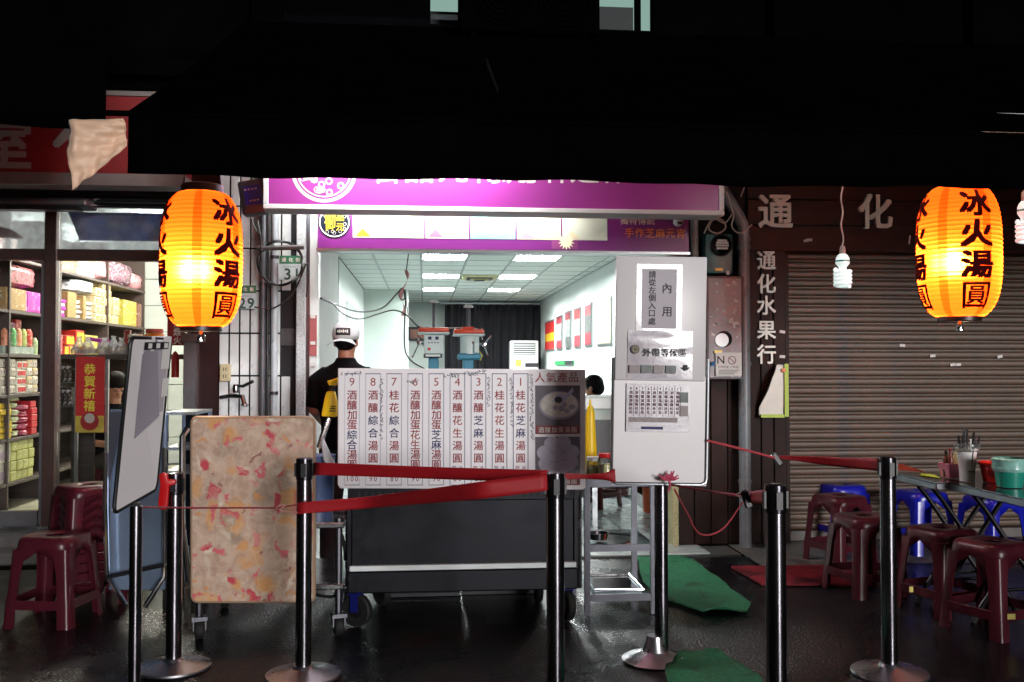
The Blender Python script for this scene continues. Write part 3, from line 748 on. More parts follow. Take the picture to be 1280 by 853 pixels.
cm = mat('yellowed', '#b9b284', 0.6, noise=(9, .2))
MB().box(0.57, rows[5] + .02, CZ - .03, 1.13, rows[6] - .02, CZ + .02).build('panel', cm, cs, bevel=0.02)
for k in range(3):
    s_ = 0.2 - 0.06 * k; yc = (rows[5] + rows[6]) / 2
    MB().box(0.85 - s_, yc - s_, CZ - .045 - .012 * k, 0.85 + s_, yc + s_, CZ - .032 - .012 * k).build('blade', cm if k % 2 else dark_steel, cs)
# curtain
cu = MB(); c0, c1 = at(556, 400, 20.6).x, 2.49
ct = at(560, 381, 20.6).z
cu.grid(lambda u, v: (c0 + (c1 - c0) * u, 20.6 + 0.05 * math.sin(u * 75) + 0.03 * math.sin(u * 31 + 1), 0.03 + (ct - .03) * v), 200, 2)
tag(cu.build('curtain', mat('black_curtain', '#17161c', 0.9, noise=(8, .2)), smooth=80), 'black pleated curtain closing the back of the shop', 'curtain')
tag(MB().cyl((c0 - .1, 20.55, ct + .03), (c1, 20.55, ct + .03), 0.018).build('curtain_rod', alu), 'pale curtain rod above the black curtain', 'rod')
# far air conditioner
t = thing('floor_air_conditioner', 'white floor-standing air conditioner in front of the black curtain', 'air conditioner', (at(655, 460, 19.5).x, 19.5, 0.016))
a, b_ = at(638, 426, 19.4), at(673, 426, 19.4)
MB().box(a.x, 19.4, 0.016, b_.x, 19.75, a.z).build('cabinet', frame_white, t, bevel=0.02)
MB().box(a.x + .06, 19.39, at(650, 444, 19.4).z, b_.x - .06, 19.398, at(650, 429, 19.4).z).build('grille', mat('grille_grey', '#4a5052', 0.5), t)
for k in range(5):
    zk = at(650, 443, 19.4).z + k * .045; MB().box(a.x + .07, 19.375, zk, b_.x - .07, 19.388, zk + .014).build('slat', frame_white, t)
MB().box(a.x + .3, 19.392, at(650, 459, 19.4).z, b_.x - .005, 19.398, at(650, 454, 19.4).z).build('control_panel', ink_black, t)
MB().box(a.x + .1, 19.385, at(650, 458, 19.4).z, a.x + .22, 19.392, at(650, 450, 19.4).z).build('sticker', mat('lime_sticker', '#c9d84a', 0.6), t)
# pictures on the side wall
def wall_pic(px0, px1, pt, pb, label, parts, frame):
    X = 2.488
    y0, y1 = atx(px1, 430, X).y, atx(px0, 430, X).y
    zt, zb = atx(px1, pt, X).z, atx(px1, pb, X).z
    t = thing('wall_picture', label, 'picture', (X, (y0+y1)/2, zb))
    MB().box(X - .012, y0, zb, X + .01, y1, zt).build('backing', frame, t)
    for i, (f0, f1, m) in enumerate(parts):
        MB().box(X - .016, y0 + .03, zb + .03 + (zt - zb - .06) * f0, X - .0125, y1 - .03, zb + .03 + (zt - zb - .06) * f1).build('print', m, t)
    for zc in (zt - .012, zb + .012): MB().box(X - .02, y0, zc - .012, X - .0165, y1, zc + .012).build('frame_rail', alu, t)
    return t
pr_red = mat('print_red', '#c42a2a', .5, noise=(6, .1)); pr_yel = mat('print_yellow', '#e8b92c', .5); pr_grey = mat('print_grey', '#9ba39e', .5, noise=(9, .5)); pr_crim = mat('print_crimson', '#9c3540', .5, noise=(9, .35))
pr_cream = mat('print_cream', '#b9bd92', .5, noise=(25, .12)); pr_dark = mat('print_dark', '#5b6260', .5, noise=(12, .6))
wall_pic(682, 694, 399, 438, 'red and yellow poster on the white wall next to the curtain', [(0, .3, pr_red), (.3, .6, pr_yel), (.6, 1, pr_red)], paper_white)
wall_pic(696, 703, 394, 437, 'narrow framed scroll next to the red and yellow poster', [(0, .25, pr_crim), (.25, .8, pr_grey), (.8, 1, pr_crim)], alu)
wall_pic(707, 714, 388, 436, 'narrow framed scroll, second from the red and yellow poster', [(0, .3, pr_dark), (.3, .8, pr_grey), (.8, 1, pr_crim)], alu)
wall_pic(718.5, 726, 384, 435, 'narrow framed scroll, third from the red and yellow poster', [(0, .3, pr_crim), (.3, .75, pr_grey), (.75, 1, pr_red)], alu)
wall_pic(731.5, 740, 378, 433, 'narrow framed scroll beside the large cream notice', [(0, .3, pr_crim), (.3, .75, pr_dark), (.75, 1, pr_crim)], alu)
wall_pic(747, 765, 370, 431, 'large cream notice board of faint writing on the white wall', [(0, 1, pr_cream)], alu)
t = thing('exit_sign', 'small green exit strip on the white wall', 'sign', atx(706, 456, 2.48))
y0, y1, zt, zb = atx(717, 453, 2.48).y, atx(694, 453, 2.48).y, atx(706, 451, 2.48).z, atx(706, 456.5, 2.48).z
MB().box(2.47, y0, zb, 2.498, y1, zt).build('plate', mat('exit_green', '#1b8a4e', .5), t)
MB().box(2.465, y0, zb, 2.469, y0 + (y1-y0) * .4, zt).build('dark_half', ink_black, t)
# small framed picture and notice sheets
t = thing('wall_picture', 'small dark framed picture on the far partition', 'picture', at(522, 425, 21.1))
a, b_ = at(510, 426, 21.1), at(536, 409, 21.1)
MB().box(a.x, 21.1, a.z, b_.x, 21.19, b_.z).build('frame', ink_black, t)
MB().box(a.x + .05, 21.09, a.z + .05, b_.x - .05, 21.098, b_.z - .05).build('print', mat('brown_print', '#7d4a38', .5, noise=(5, .6)), t)
for (p0, p1, t_, b2, lb) in ((433, 446, 376, 470, 'tall pale notice sheet on the shop side wall'),):
    X = -1.105; y0, y1 = atx(p0, 420, X).y, atx(p1, 420, X).y
    tag(MB().box(X, y0, atx(p0, b2, X).z, X + .006, y1, atx(p0, t_, X).z).build('notice_sheet', mat('pale_sheet', '#aab3ae', .6, noise=(30, .15))), lb, 'notice')

# lower purple sign over the doorway
SY = 7.05
ls = thing('door_sign', 'purple lintel sign with round logo and pale food pictures over the doorway', 'sign', at(630, 312, SY))
a, b_ = at(397, 309, SY), at(861, 316, SY)
zb = (a.z + b_.z) / 2; zt = 2.86
MB().box(a.x, SY, zb, b_.x, SY + .10, zt).build('panel', purple, ls)
MB().box(a.x - .01, SY - .01, zb - .022, b_.x + .01, SY + .11, zb - .002).build('bottom_trim', alu, ls)
lx = (b_.x - a.x)
pic_m = [mat('food_pale_a', '#d8dccb', .4, noise=(4, .1)), mat('food_pale_b', '#dcc8cf', .4, noise=(4, .12)), mat('food_teal', '#8fc0c0', .4, noise=(3, .2)), mat('food_cream', '#e2d6b4', .4, noise=(4, .1))]
zs0, zs1 = at(600, 299, SY).z, at(600, 262, SY).z + .2
for i, (p0, p1) in enumerate(((441, 530), (532, 586), (588, 644), (646, 701), (703, 759))):
    x0, x1 = at(p0, 290, SY).x, at(p1, 290, SY).x
    ph = MB().box(x0, SY - .004, zs0, x1, SY - .001, zs1).build('food_picture', pic_m[i % 4] if i != 2 else pic_m[2], ls)
    cx = (x0 + x1) / 2
    MB().lathe([(0, 0), (.09, .0), (.11, .002), (0, .003)], (cx + .02, SY - .005, zs0 + .10), 20, Matrix.Rotation(R(90), 3, 'X') @ Matrix.Diagonal((1, .55, 1))).build('bowl', [pr_grey, pic_m[3], ink_white, pic_m[1], pic_m[0]][i], ph)
    MB().poly([(x0 + .02, SY - .006, zs0 + .01), (x0 + .13, SY - .006, zs0 + .01), (x0 + .07, SY - .006, zs0 + .07)], (0, .001, 0)).build('corner_shape', [pr_yel, mat('food_plum', '#a06a86', .5), pic_m[2], mat('food_pink', '#d58fb8', .5), pic_m[3]][i], ph)
def disc(mb, c, r0, r1, Y, n=48):
    P = []; 
    for r_ in (r0, r1):
        for k in range(n): P.append((c.x + r_ * math.cos(2*math.pi*k/n), Y, c.z + r_ * math.sin(2*math.pi*k/n)))
    if r0 < 1e-6: return mb.add(P[n:], [tuple(range(n))])
    return mb.add(P, [(k, (k+1) % n, n + (k+1) % n, n + k) for k in range(n)])
c = at(418, 278, SY); r = 20 * ppm(SY)
lg = disc(MB(), c, 0, r, SY - .004).build('logo_disc', mat('logo_navy', '#0a1020', .6, spec=.1), ls)
disc(MB(), c, r * .86, r * .93, SY - .006).build('ring', ink_white, lg)
MB().text('御', c + Vector((-.032, -.008, .0)), .13, bold=.018, sx=.62).build('character', mat('logo_yellow', '#c9b41e', .5), lg)
MB().line('品元', c + Vector((.042, -.008, .0)), .062, .072, vertical=True, bold=.02).build('character', mat('logo_yellow', '#c9b41e', .5), lg)
g_ = MB()
for k in range(12):
    t_ = random.uniform(0, 6.28); rr = random.uniform(.55, .8) * r; q = c + Vector((rr * math.cos(t_), -.0055, rr * math.sin(t_)))
    disc(g_, q, .010, .012, q.y - .00004 * k, 10)
g_.build('fretwork', ink_white, lg)
MB.chars('手作芝麻元宵', at(819, 291.5, SY - .004), 13 * ppm(SY), 13.4 * ppm(SY), mat('orange_letter', '#f08a4a', .4), ls, bold=.014)
MB.chars('獨特傳統', at(797, 276, SY - .004), 11 * ppm(SY), 11.5 * ppm(SY), mat('pale_letter', '#f4dccb', .4), ls, bold=.014)
sb = MB(); c = at(708, 302, SY - .007); P = []
for k in range(28):
    rr = (11 if k % 2 else 6.5) * ppm(SY); P.append((c.x + rr * math.cos(k * math.pi / 14), c.y, c.z + rr * math.sin(k * math.pi / 14)))
sb.poly(P, (0, .002, 0)).build('starburst', mat('burst', '#f4efce', .5), ls)
a_ = at(690, 311, SY - .004); b2 = at(722, 300, SY - .004)
MB().box(a_.x, SY - .0035, a_.z, b2.x, SY - .001, b2.z).build('burst_band', mat('plum_band', '#8a3f78', .5), ls)
# upper purple sign box
UY = 6.6
us = thing('sign_box', 'wide magenta sign box with white frame, characters and round emblem', 'sign', at(618, 266, UY))
a, b_ = at(329, 262, UY), at(905, 269, UY); zb = (a.z + b_.z) / 2; zt = zb + 0.80
MB().box(a.x, UY + .012, zb, b_.x, UY + .22, zt).build('casing', frame_white, us)
fw = 6 * ppm(UY)
MB().box(a.x + fw, UY + .006, zb + fw, b_.x - fw, UY + .011, zt - fw).build('face', magenta, us)
for q in ((a.x, zb, b_.x, zb + fw), (a.x, zt - fw, b_.x, zt), (a.x, zb + fw + .001, a.x + fw, zt - fw - .001), (b_.x - fw, zb + fw + .001, b_.x, zt - fw - .001)):
    MB().box(q[0], UY - .012, q[1], q[2], UY + .0115, q[3]).build('frame', alu if False else frame_white, us, bevel=.004)
for i, ch in enumerate('御品元傳統手作芝麻元宵'):
    px = (485, 524, 567, 610, 640, 668, 698, 731, 763, 803, 838)[i]
    q = at(px, 212.5, UY)
    MB().text(ch, (q.x, UY + .003, q.z), 36 * ppm(UY), bold=.012, sx=1.1).build('character', ink_white, us)
q = at(405, 213, UY); r = 40 * ppm(UY)
em = disc(MB(), q, r * .90, r, UY + .003).build('emblem', ink_white, us)
g_ = MB(); disc(g_, q, r * .80, r * .84, UY + .002)
for k in range(60):
    t_ = random.uniform(0, 6.28); rr = random.uniform(.1, .72) * r
    disc(g_, Vector((q.x + rr * math.cos(t_), 0, q.z + rr * math.sin(t_))), random.uniform(.012, .02), random.uniform(.023, .026), UY + .0025 - .00005 * k, 8)
g_.build('fretwork', ink_white, em)
lampA = emission('sign_tube_upper', (1.0, 0.97, 1.0), 270.0)
tube_lamp('sign_tube', 'fluorescent tube lighting the upper sign from beneath the awning', (-0.75, 6.22, 3.02), (0.5, 6.22, 3.02), .016, lampA)
lampB = emission('sign_tube_lower', (1.0, 0.98, 0.95), 125.0)
tube_lamp('sign_tube', 'fluorescent tube tucked behind the sign box above the doorway sign', (-0.98, 6.87, 2.66), (1.0, 6.87, 2.66), .014, lampB)
cc = thing('security_camera', 'small white dome camera at the end of the doorway sign', 'camera', at(848, 280, 7.0))
q = at(848, 276, 6.98)
MB().lathe([(0, .05), (.035, .045), (.04, 0), (.034, -.03), (0, -.035)], q, 16, Matrix.Rotation(R(65), 3, 'X')).build('housing', frame_white, cc)
MB().lathe([(.0, .0), (.022, .0), (.018, .012), (0, .016)], q + Vector((0, -.035, -.015)), 12, Matrix.Rotation(R(65), 3, 'X')).build('lens', ink_black, cc)
# ================================================================== RIGHT SIDE: wooden front, shutter, meters
WY = 7.3
x0, x1 = at(858, 600, WY).x, at(984, 600, WY).x
jb = thing('door_jamb', 'speckled yellowish edge strip at the open side of the doorway', 'door frame', (at(843, 670, 7.3).x, 7.3, 0.0))
MB().box(at(840, 640, 7.3).x, 7.27, 0.017, at(847, 640, 7.3).x, 7.42, 2.6).build('strip', mat('yellow_speckle', '#a8a37c', .8, noise=(120, .5)), jb)
ww = thing('plank_wall', 'dark brown plank wall carrying the meters and raised characters', 'wall', (2.4, WY, 0))
MB().box(at(847.5, 600, WY).x, WY + .03, 0, x1, WY + .12, 3.3).build('backing', mat('dark_gap', '#0d0a0a', .9), ww)
edges = [847.8, 868, 889, 910, 931, 952, 968, 984]
for i in range(len(edges) - 1):
    xa_, xb_ = at(edges[i], 600, WY).x + .004, at(edges[i+1], 600, WY).x - .004
    MB().box(xa_, WY, 0.02, xb_, WY + .028, at(960, 313, WY).z).build('plank', wood_plank, ww, bevel=.004)
# fascia boards above the shutter
fz0, fz1 = at(1100, 316, WY).z, 3.32
nb = 5
for k in range(nb):
    za = fz0 + (fz1 - fz0) * k / nb
    MB().box(at(934, 280, WY).x, WY - .012 - .002 * (k % 2), za + .003, 6.5, WY + .029, za + (fz1 - fz0) / nb - .003).build('fascia_board', wood_dark, ww, bevel=.004)
letters_m = mat('cream_letter', '#dedacd', .5, noise=(9, .08))
lt_ = thing('raised_lettering', 'large raised cream characters on the wooden fascia above the shutter', 'lettering', at(1030, 285, WY - .05))
for ch, px in (('通', 968), ('化', 1093), ('水', 1216), ('果', 1338)):
    q = at(px, 265, WY - .02)
    MB().text(ch, (q.x, WY - .02, q.z), 47 * ppm(WY), bold=.025, ext=.03).build('character', letters_m, lt_, smooth=0)
lt2 = thing('raised_lettering', 'small vertical raised white characters on the narrow plank beside the shutter', 'lettering', at(957, 455, WY - .03))
lm2 = mat('white_letter', '#efede4', .5)
for ch, py in zip('通化水果行', (326, 355, 382, 413, 443)):
    q = at(957, py, WY)
    MB().text(ch, (q.x, WY - .001, q.z), 26 * ppm(WY), bold=.02, ext=.02).build('character', lm2, lt2, smooth=0)
# roller shutter, slat by slat
SHY = 7.42
rsh = thing('roller_shutter', 'closed brown metal roller shutter of many curved slats', 'shutter', (4.3, SHY, 0.01))
sx0, sx1 = at(985, 600, SHY).x, 6.5
pitch = 0.0715
slat_m = mat('shutter_brown', '#4d3b2c', 0.5, 0.0, noise=(2.2, 0.22), rnd=0.12, dirt=(3.5, 0.6, '#33353c', 0.6))
prof = [(.006, 0.0), (-.008, .003), (-.013, .008), (-.0155, .020), (-.0165, .032), (-.0155, .044), (-.012, .052), (-.004, .055), (.004, .056), (.005, .060), (-.003, .0615), (-.003, .068), (.006, .0695), (.006, .0715)]
ps = None
def slat_mesh():
    L = sx1 - sx0; P = []; n = len(prof)
    for xx in (0, L): P += [(xx, y_, z_) for y_, z_ in prof]
    return MB().add(P, [(i, i + n, i + n + 1, i + 1) for i in range(n - 1)])
k = 0; z = 0.10
while z < at(1100, 317, SHY).z:
    if ps is None: ps = proto_part(slat_mesh(), 'slat', slat_m, rsh, (sx0, SHY, z), smooth=60)
    else: tile_copy(ps, (sx0, SHY, z), rsh)
    z += pitch; k += 1
MB().box(sx0, SHY - .03, 0.015, sx1, SHY + .02, 0.098).build('bottom_bar', mat('shutter_bar', '#4a4644', .5, .4, noise=(8, .2)), rsh, bevel=.006)
MB().box(sx0 - .03, SHY - .05, 0.015, sx0 - .002, SHY + .05, 2.35).build('guide_channel', wood_dark, rsh)
for i, (px, py) in enumerate(((1012, 300), (978, 415), (978, 446), (1128, 432), (1166, 445), (1250, 446), (1191, 456), (1198, 456), (1008, 301), (1137, 300))):
    front = py < 312
    Yt = (WY - .022) if front else (SHY - .024)
    if px < 985 and not front: Yt = WY - .005
    q = at(px, py, Yt)
    tag(MB().obox(q, (.045 if i != 9 else .012, .003, .022 if i != 9 else .07), Matrix.Rotation(R(random.uniform(-12, 12)), 3, 'Y')).build('tape_scrap', paper_white, bevel=.001),
        'small torn white tape scrap left on the shutter front', 'tape', 'tape scraps on the shutter and fascia')
# drain pipe with elbow
q = at(930, 400, 7.2)
dp = thing('drain_pipe', 'grey drain pipe with a bent top beside the raised characters', 'pipe', (q.x, 7.2, 0))
xq = q.x
MB().tube([(xq, 7.2, 0.01), (xq, 7.2, 2.44), (xq - .006, 7.2, 2.49), (xq - .03, 7.2, 2.54), (at(905, 240, 7.2).x, 7.2, at(905, 240, 7.2).z), (at(893, 225, 7.2).x, 7.22, at(893, 225, 7.2).z + .05)], .045, 16).build('pipe_run', gp_m, dp)
for z_ in (2.30, 2.36, 0.5, 1.4): MB().cyl((xq, 7.2, z_), (xq, 7.2, z_ + .03), .052, n=16).build('collar', gp_m, dp)
pipe('conduit_pipe', 'pale conduit behind the teal electricity meter', [(at(868, 300, 7.24).x, 7.24, 2.0), (at(868, 300, 7.24).x, 7.24, 3.2)], .03, mat('pale_pvc', '#8f9c98', .5, noise=(12, .2)))
cable('loose_cable', 'white cable coiled above the teal electricity meter', [(880, 292), (889, 276), (902, 275), (907, 285), (897, 292), (886, 286), (893, 274), (906, 279), (915, 268)], 7.12, .006, mat('pale_cable', '#a9aaa2', .5))
cable('loose_cable', 'thin pale cable looping beside the bent drain pipe', [(908, 240), (913, 256), (917, 270), (915, 284), (926, 292), (940, 281)], 7.08, .006, mat('pale_cable', '#a9aaa2', .5))
cable('loose_cable', 'pale stay wire slanting down from the awning over the fascia', [(934, 226), (926, 246)], 7.0, .005, mat('pale_cable', '#a9aaa2', .5))
# electricity meter
em_ = thing('electricity_meter', 'teal electricity meter with a round glass dial', 'meter', at(900, 345, 7.15))
a, b_ = at(882, 342, 7.15), at(916, 293, 7.15)
teal = mat('teal_enamel', '#2f6f74', .4, .2, noise=(9, .15))
MB().box(a.x, 7.15, a.z, b_.x, 7.25, b_.z).build('body', teal, em_, bevel=.012, seg=2)
q = at(901, 307, 7.15)
RX = Matrix.Rotation(R(90), 3, 'X')
MB().lathe([(.08, 0), (.085, .02), (.078, .05), (.07, .06), (.066, .05)], (q.x, 7.149, q.z), 28, RX, cap=False).build('dial_ring', black_plastic, em_)
dl = MB().lathe([(0, .03), (.066, .03)], (q.x, 7.149, q.z), 28, RX).build('dial_face', mat('dial_dark', '#1c2428', .4), em_)
for dz, w_ in ((.034, .038), (.016, .048), (-.004, .05), (-.026, .044)): MB().box(q.x - w_, 7.112, q.z + dz - .008, q.x + w_, 7.117, q.z + dz + .007).build('dial_plate', mat('dial_white', '#c9ccc6', .4), dl)
MB().box(a.x + .07, 7.14, a.z + .02, a.x + .13, 7.1485, a.z + .04).build('yellow_tag', yellow_pl, em_)
MB().box(a.x + .16, 7.14, a.z - .01, a.x + .185, 7.1485, a.z + .02).build('seal', paper_white, em_)
# grey cabinet with hole and notices
gb = thing('meter_cabinet', 'battered grey steel cabinet with a round hole and peeling stickers', 'cabinet', at(906, 474, 7.1))
a, b_ = at(884, 474, 7.1), at(929, 346, 7.1)
gbm = mat('grey_enamel', '#6e6d70', .45, .3, noise=(10, .15), dirt=(28, .62, '#c9c7c4', .8))
MB().box(a.x, 7.1, a.z, b_.x, 7.28, b_.z).build('body', gbm, gb, bevel=.006)
dk = mat('cabinet_edge', '#3a3a3d', .5, .4)
for q4 in ((a.x - .004, a.z, a.x + .012, b_.z), (b_.x - .012, a.z, b_.x + .004, b_.z), (a.x + .013, b_.z - .014, b_.x - .013, b_.z), (a.x + .013, a.z, b_.x - .013, a.z + .014)):
    MB().box(q4[0], 7.088, q4[1], q4[2], 7.0985, q4[3]).build('door_trim', dk, gb)
q = at(905, 424, 7.098)
MB().lathe([(0, 0), (.062, 0), (.062, .004), (0, .004)], (q.x, 7.0975, q.z), 28, RX).build('hole', mat('hole_black', '#0a0a0b', .9), gb)
MB().lathe([(0, 0), (.052, 0), (.052, .004), (0, .004)], (q.x - .018, 7.092, q.z - .008), 28, RX).build('meter_window', mat('window_grey', '#8a8b8c', .2), gb)
rng = random.Random(3)
for k in range(26):
    xx = rng.uniform(a.x + .03, b_.x - .04); zz_ = rng.uniform(a.z + .28, b_.z - .04)
    if abs(xx - q.x) < .09 and abs(zz_ - q.z) < .09: continue
    MB().obox((xx, 7.0965, zz_), (rng.uniform(.012, .04), .002, rng.uniform(.008, .025)), Matrix.Rotation(rng.uniform(-.6, .6), 3, 'Y')).build('sticker_scrap', paper_white, gb)
t = thing('no_smoking_notice', 'white no smoking notice on the grey cabinet', 'notice', at(911, 470, 7.08))
a, b_ = at(895, 470, 7.08), at(927, 441, 7.08)
MB().box(a.x, 7.08, a.z, b_.x, 7.084, b_.z).build('sheet', paper_white, t)
MB().text('N', at(901, 450, 7.078), 14 * ppm(7.1), bold=.01).build('lettering', ink_black, t)
c = at(915, 450.5, 7.078); disc(MB(), c, 4.4 * ppm(7.1), 5.4 * ppm(7.1), 7.078).build('ban_ring', mat('ban_plum', '#6b3640', .5), t)
MB().obox(c, (.06, .001, .006), Matrix.Rotation(R(40), 3, 'Y')).build('ban_bar', mat('ban_plum', '#6b3640', .5), t)
MB().line('SMOKING', at(910, 459, 7.078), 4.6 * ppm(7.1), 4.0 * ppm(7.1)).build('lettering', ink_black, t)
for k in range(3): q = at(910, 463 + 2.3 * k, 7.0775); MB().box(a.x + .02, 7.0772, q.z - .002, b_.x - .02 - .02 * k, 7.0785, q.z + .002).build('fine_print', ink_black, t)
q = at(898, 440, 7.08); MB().box(q.x - .03, 7.082, q.z - .012, q.x + .03, 7.0875, q.z + .012).build('yellow_tape', yellow_pl, t)
q = at(890, 455, 7.085); tag(MB().poly([q + Vector((-.02, 0, -.02)), q + Vector((.02, 0, -.012)), q + Vector((.03, -.012, .022)), q + Vector((.0, -.01, .012))], (0, .002, 0)).build('tape_scrap', mat('blue_tape', '#2f6fa8', .5)), 'scrap of blue tape on the grey cabinet', 'tape')
# peeling poster
def peel(u, v):
    # u across, v down ; upper outer corner curls over
    a_, b2 = at(948, 456, 7.26), at(985, 521, 7.26)
    x_ = a_.x + (b2.x - a_.x) * u; z_ = a_.z + (b2.z - a_.z) * v
    d = max(0.0, (0.62 - u - v * 0.75))                # amount beyond the fold line
    n = Vector((0.6, 0, -0.8)); lift = 0.05 * math.sin(min(d * 3.0, 1.4))
    return Vector((x_ + 0.62 * d * 0.11 * 2, 7.262 - 0.012 * (1 - u) * (1 + math.sin(v * 5)) - lift - .006, z_ - 0.42 * d * 0.4))
po = thing('peeling_poster', 'white poster with lime edge peeling off beside the shutter', 'poster', at(967, 521, 7.25))
MB().grid(peel, 18, 18).build('sheet', mat('poster_sheet', '#e2ded4', .55, noise=(12, .06)), po, solid=.0015, smooth=70)
a_, b2 = at(979.5, 455, 7.255), at(985, 521, 7.255)
MB().box(a_.x, 7.236, b2.z, b2.x, 7.2385, a_.z).build('lime_edge', mat('lime_print', '#a8bf34', .5), po)
a_, b2 = at(950, 518, 7.25), at(979, 522, 7.25)
MB().box(a_.x, 7.225, b2.z, b2.x, 7.2275, a_.z).build('lime_edge', mat('lime_print', '#a8bf34', .5), po)
q = at(980, 463, 7.23); disc(MB(), q, 0, .016, 7.234, 14).build('orange_spot', mat('orange_dot', '#d8711f', .5), po)

# ================================================================== LANTERNS
def paper():
    m = bpy.data.materials.new('lantern_paper'); m.use_nodes = True; n = m.node_tree.nodes; l = m.node_tree.links; n.clear()
    o = n.new('ShaderNodeOutputMaterial'); tl = n.new('ShaderNodeBsdfTranslucent'); df = n.new('ShaderNodeBsdfDiffuse')
    tl.inputs[0].default_value = (1.0, 0.074, 0.005, 1); df.inputs[0].default_value = (0.75, 0.13, 0.02, 1)
    rf = n.new('ShaderNodeBsdfRefraction'); rf.inputs['Color'].default_value = (1.0, 0.26, 0.035, 1); rf.inputs['Roughness'].default_value = 0.75; rf.inputs['IOR'].default_value = 1.36
    mx = n.new('ShaderNodeMixShader'); mx.inputs[0].default_value = 0.12; l.new(tl.outputs[0], mx.inputs[1]); l.new(df.outputs[0], mx.inputs[2])
    m2 = n.new('ShaderNodeMixShader'); m2.inputs[0].default_value = 0.30; l.new(mx.outputs[0], m2.inputs[1]); l.new(rf.outputs[0], m2.inputs[2]); l.new(m2.outputs[0], o.inputs[0])
    return m
paper_m = paper()
seam_m = bpy.data.materials.new('lantern_seam'); seam_m.use_nodes = True
_n = seam_m.node_tree.nodes; _l = seam_m.node_tree.links; _n.clear()
_o = _n.new('ShaderNodeOutputMaterial'); _t = _n.new('ShaderNodeBsdfTransparent'); _t.inputs[0].default_value = (0.92, 0.55, 0.35, 1); _l.new(_t.outputs[0], _o.inputs[0])
glyph_m = mat('lantern_ink', '#3a0708', 0.9, spec=0.05)
def lantern(label, pc, top, bot, half, Y, rot, bulb_dx, watts, gap):
    c0, c1 = at(pc, top, Y), at(pc, bot, Y)
    Hh = c0.z - c1.z; Rm = half * ppm(Y)
    base = Vector((c1.x, Y, c1.z))
    t = thing('paper_lantern', label, 'lantern', base, rot)
    I = Matrix.Translation(base) @ Matrix.Rotation(rot, 4, 'Z')
    def rad(s_):                       # s_ 0 bottom .. 1 top
        e = abs(2 * s_ - 1)
        return Rm * (0.50 + 0.50 * (1 - e ** 3.4) ** 0.62)
    N = 30; prof_ = []
    for i in range(N):
        for k in range(3):
            s_ = (i + k / 3) / N; sc = 1 - 0.022 * (1 if k == 0 else 0)
            prof_.append((rad(s_) * sc, s_ * Hh))
    prof_.append((rad(1) * .98, Hh))
    MB().lathe(prof_, n=48, cap=False).build('paper_shell', paper_m, t, local=True, smooth=60)
    for k in range(6):
        a = k * math.pi / 3 + .35; P = []; fs = []
        for i in range(31):
            s_ = i / 30
            for d in (-.11, .11): P.append(((rad(s_) + .003) * math.cos(a + d), (rad(s_) + .003) * math.sin(a + d), s_ * Hh))
        fs = [(2*i, 2*i+1, 2*i+3, 2*i+2) for i in range(30)]
        MB().add(P, fs).build('seam_band', seam_m, t, local=True, smooth=60)
    MB().lathe([(rad(0) * .95, -.022), (rad(0) * 1.01, -.02), (rad(0) * 1.01, .006), (rad(0) * .9, .008)], n=32, cap=False).build('bottom_ring', black_plastic, t, local=True, solid=.004)
    MB().lathe([(rad(1) * .95, Hh - .012), (rad(1) * 1.02, Hh - .01), (rad(1) * 1.02, Hh + .035), (rad(1) * .9, Hh + .04)], n=32, cap=False).build('top_ring', black_plastic, t, local=True, solid=.004)
    w = [(rad(1) * .9, 0, Hh + .03), (rad(1) * .85, 0, Hh + .10), (0, 0, Hh + .17), (-rad(1) * .85, 0, Hh + .10), (-rad(1) * .9, 0, Hh + .03)]
    MB().tube(w, .004, 6).build('wire_handle', chrome, t, local=True)
    MB().tube([(0, 0, Hh + .17), (.01, 0, Hh + .45)], .003, 5).build('hanging_wire', chrome, t, local=True)
    MB().lathe([(0, -.06), (.02, -.055), (.022, -.03), (.008, 0), (0, 0)], (0.0, 0, -.02), 10).build('bulb_tip', chrome, t, local=True)
    # characters wrapped on the paper, one column on each of the sides
    for col in (0, 1, 2):
        ang = -math.pi / 2 + (0.62, 0.62 - gap, 0.62 + 2.1)[col]
        for i, ch in enumerate('冰火湯圓'):
            vs_, fs, be, wh = glyph(ch, 0.0)
            sz = Hh * .212; zc = Hh * (0.835 - 0.228 * i)
            bm = bmesh.new(); g2 = MB()
            for a_, b2 in ((0, 0), (1, 1), (-1, 1), (1, -1), (-1, -1)): g2.add([(x_ + a_ * (.036 if ch != '圓' else .014), y_ + b2 * (.032 if ch != '圓' else .013), 0) for x_, y_ in vs_], fs)
            bv = [bm.verts.new((x_ * sz * 1.16, y_ * sz, 1e-4 * (k_ // len(vs_)))) for k_, (x_, y_, _) in enumerate(g2.v)]
            for f in g2.f:
                try: bm.faces.new([bv[q_] for q_ in f])
                except ValueError: pass
            for ax, rg in ((0, 10), (1, 10)):
                for q_ in range(-rg, rg + 1):
                    co = [0, 0, 0]; no = [0, 0, 0]; co[ax] = q_ * sz / 16; no[ax] = 1
                    bmesh.ops.bisect_plane(bm, geom=bm.verts[:] + bm.edges[:] + bm.faces[:], plane_co=co, plane_no=no)
            P = []
            bm.verts.index_update()
            for v in bm.verts:
                z_ = zc + v.co.y; r_ = rad(min(max(z_ / Hh, 0), 1)) + .005 + v.co.z
                a = ang + v.co.x / Rm
                P.append((r_ * math.cos(a), r_ * math.sin(a), z_))
            F_ = [tuple(v.index for v in f.verts) for f in bm.faces]; bm.free()
            MB().add(P, F_).build('character', glyph_m, t, local=True, smooth=60)
    ld = bpy.data.lights.new('lantern_bulb', 'POINT'); ld.energy = watts; ld.color = (1.0, 0.80, 0.55); ld.shadow_soft_size = 0.05
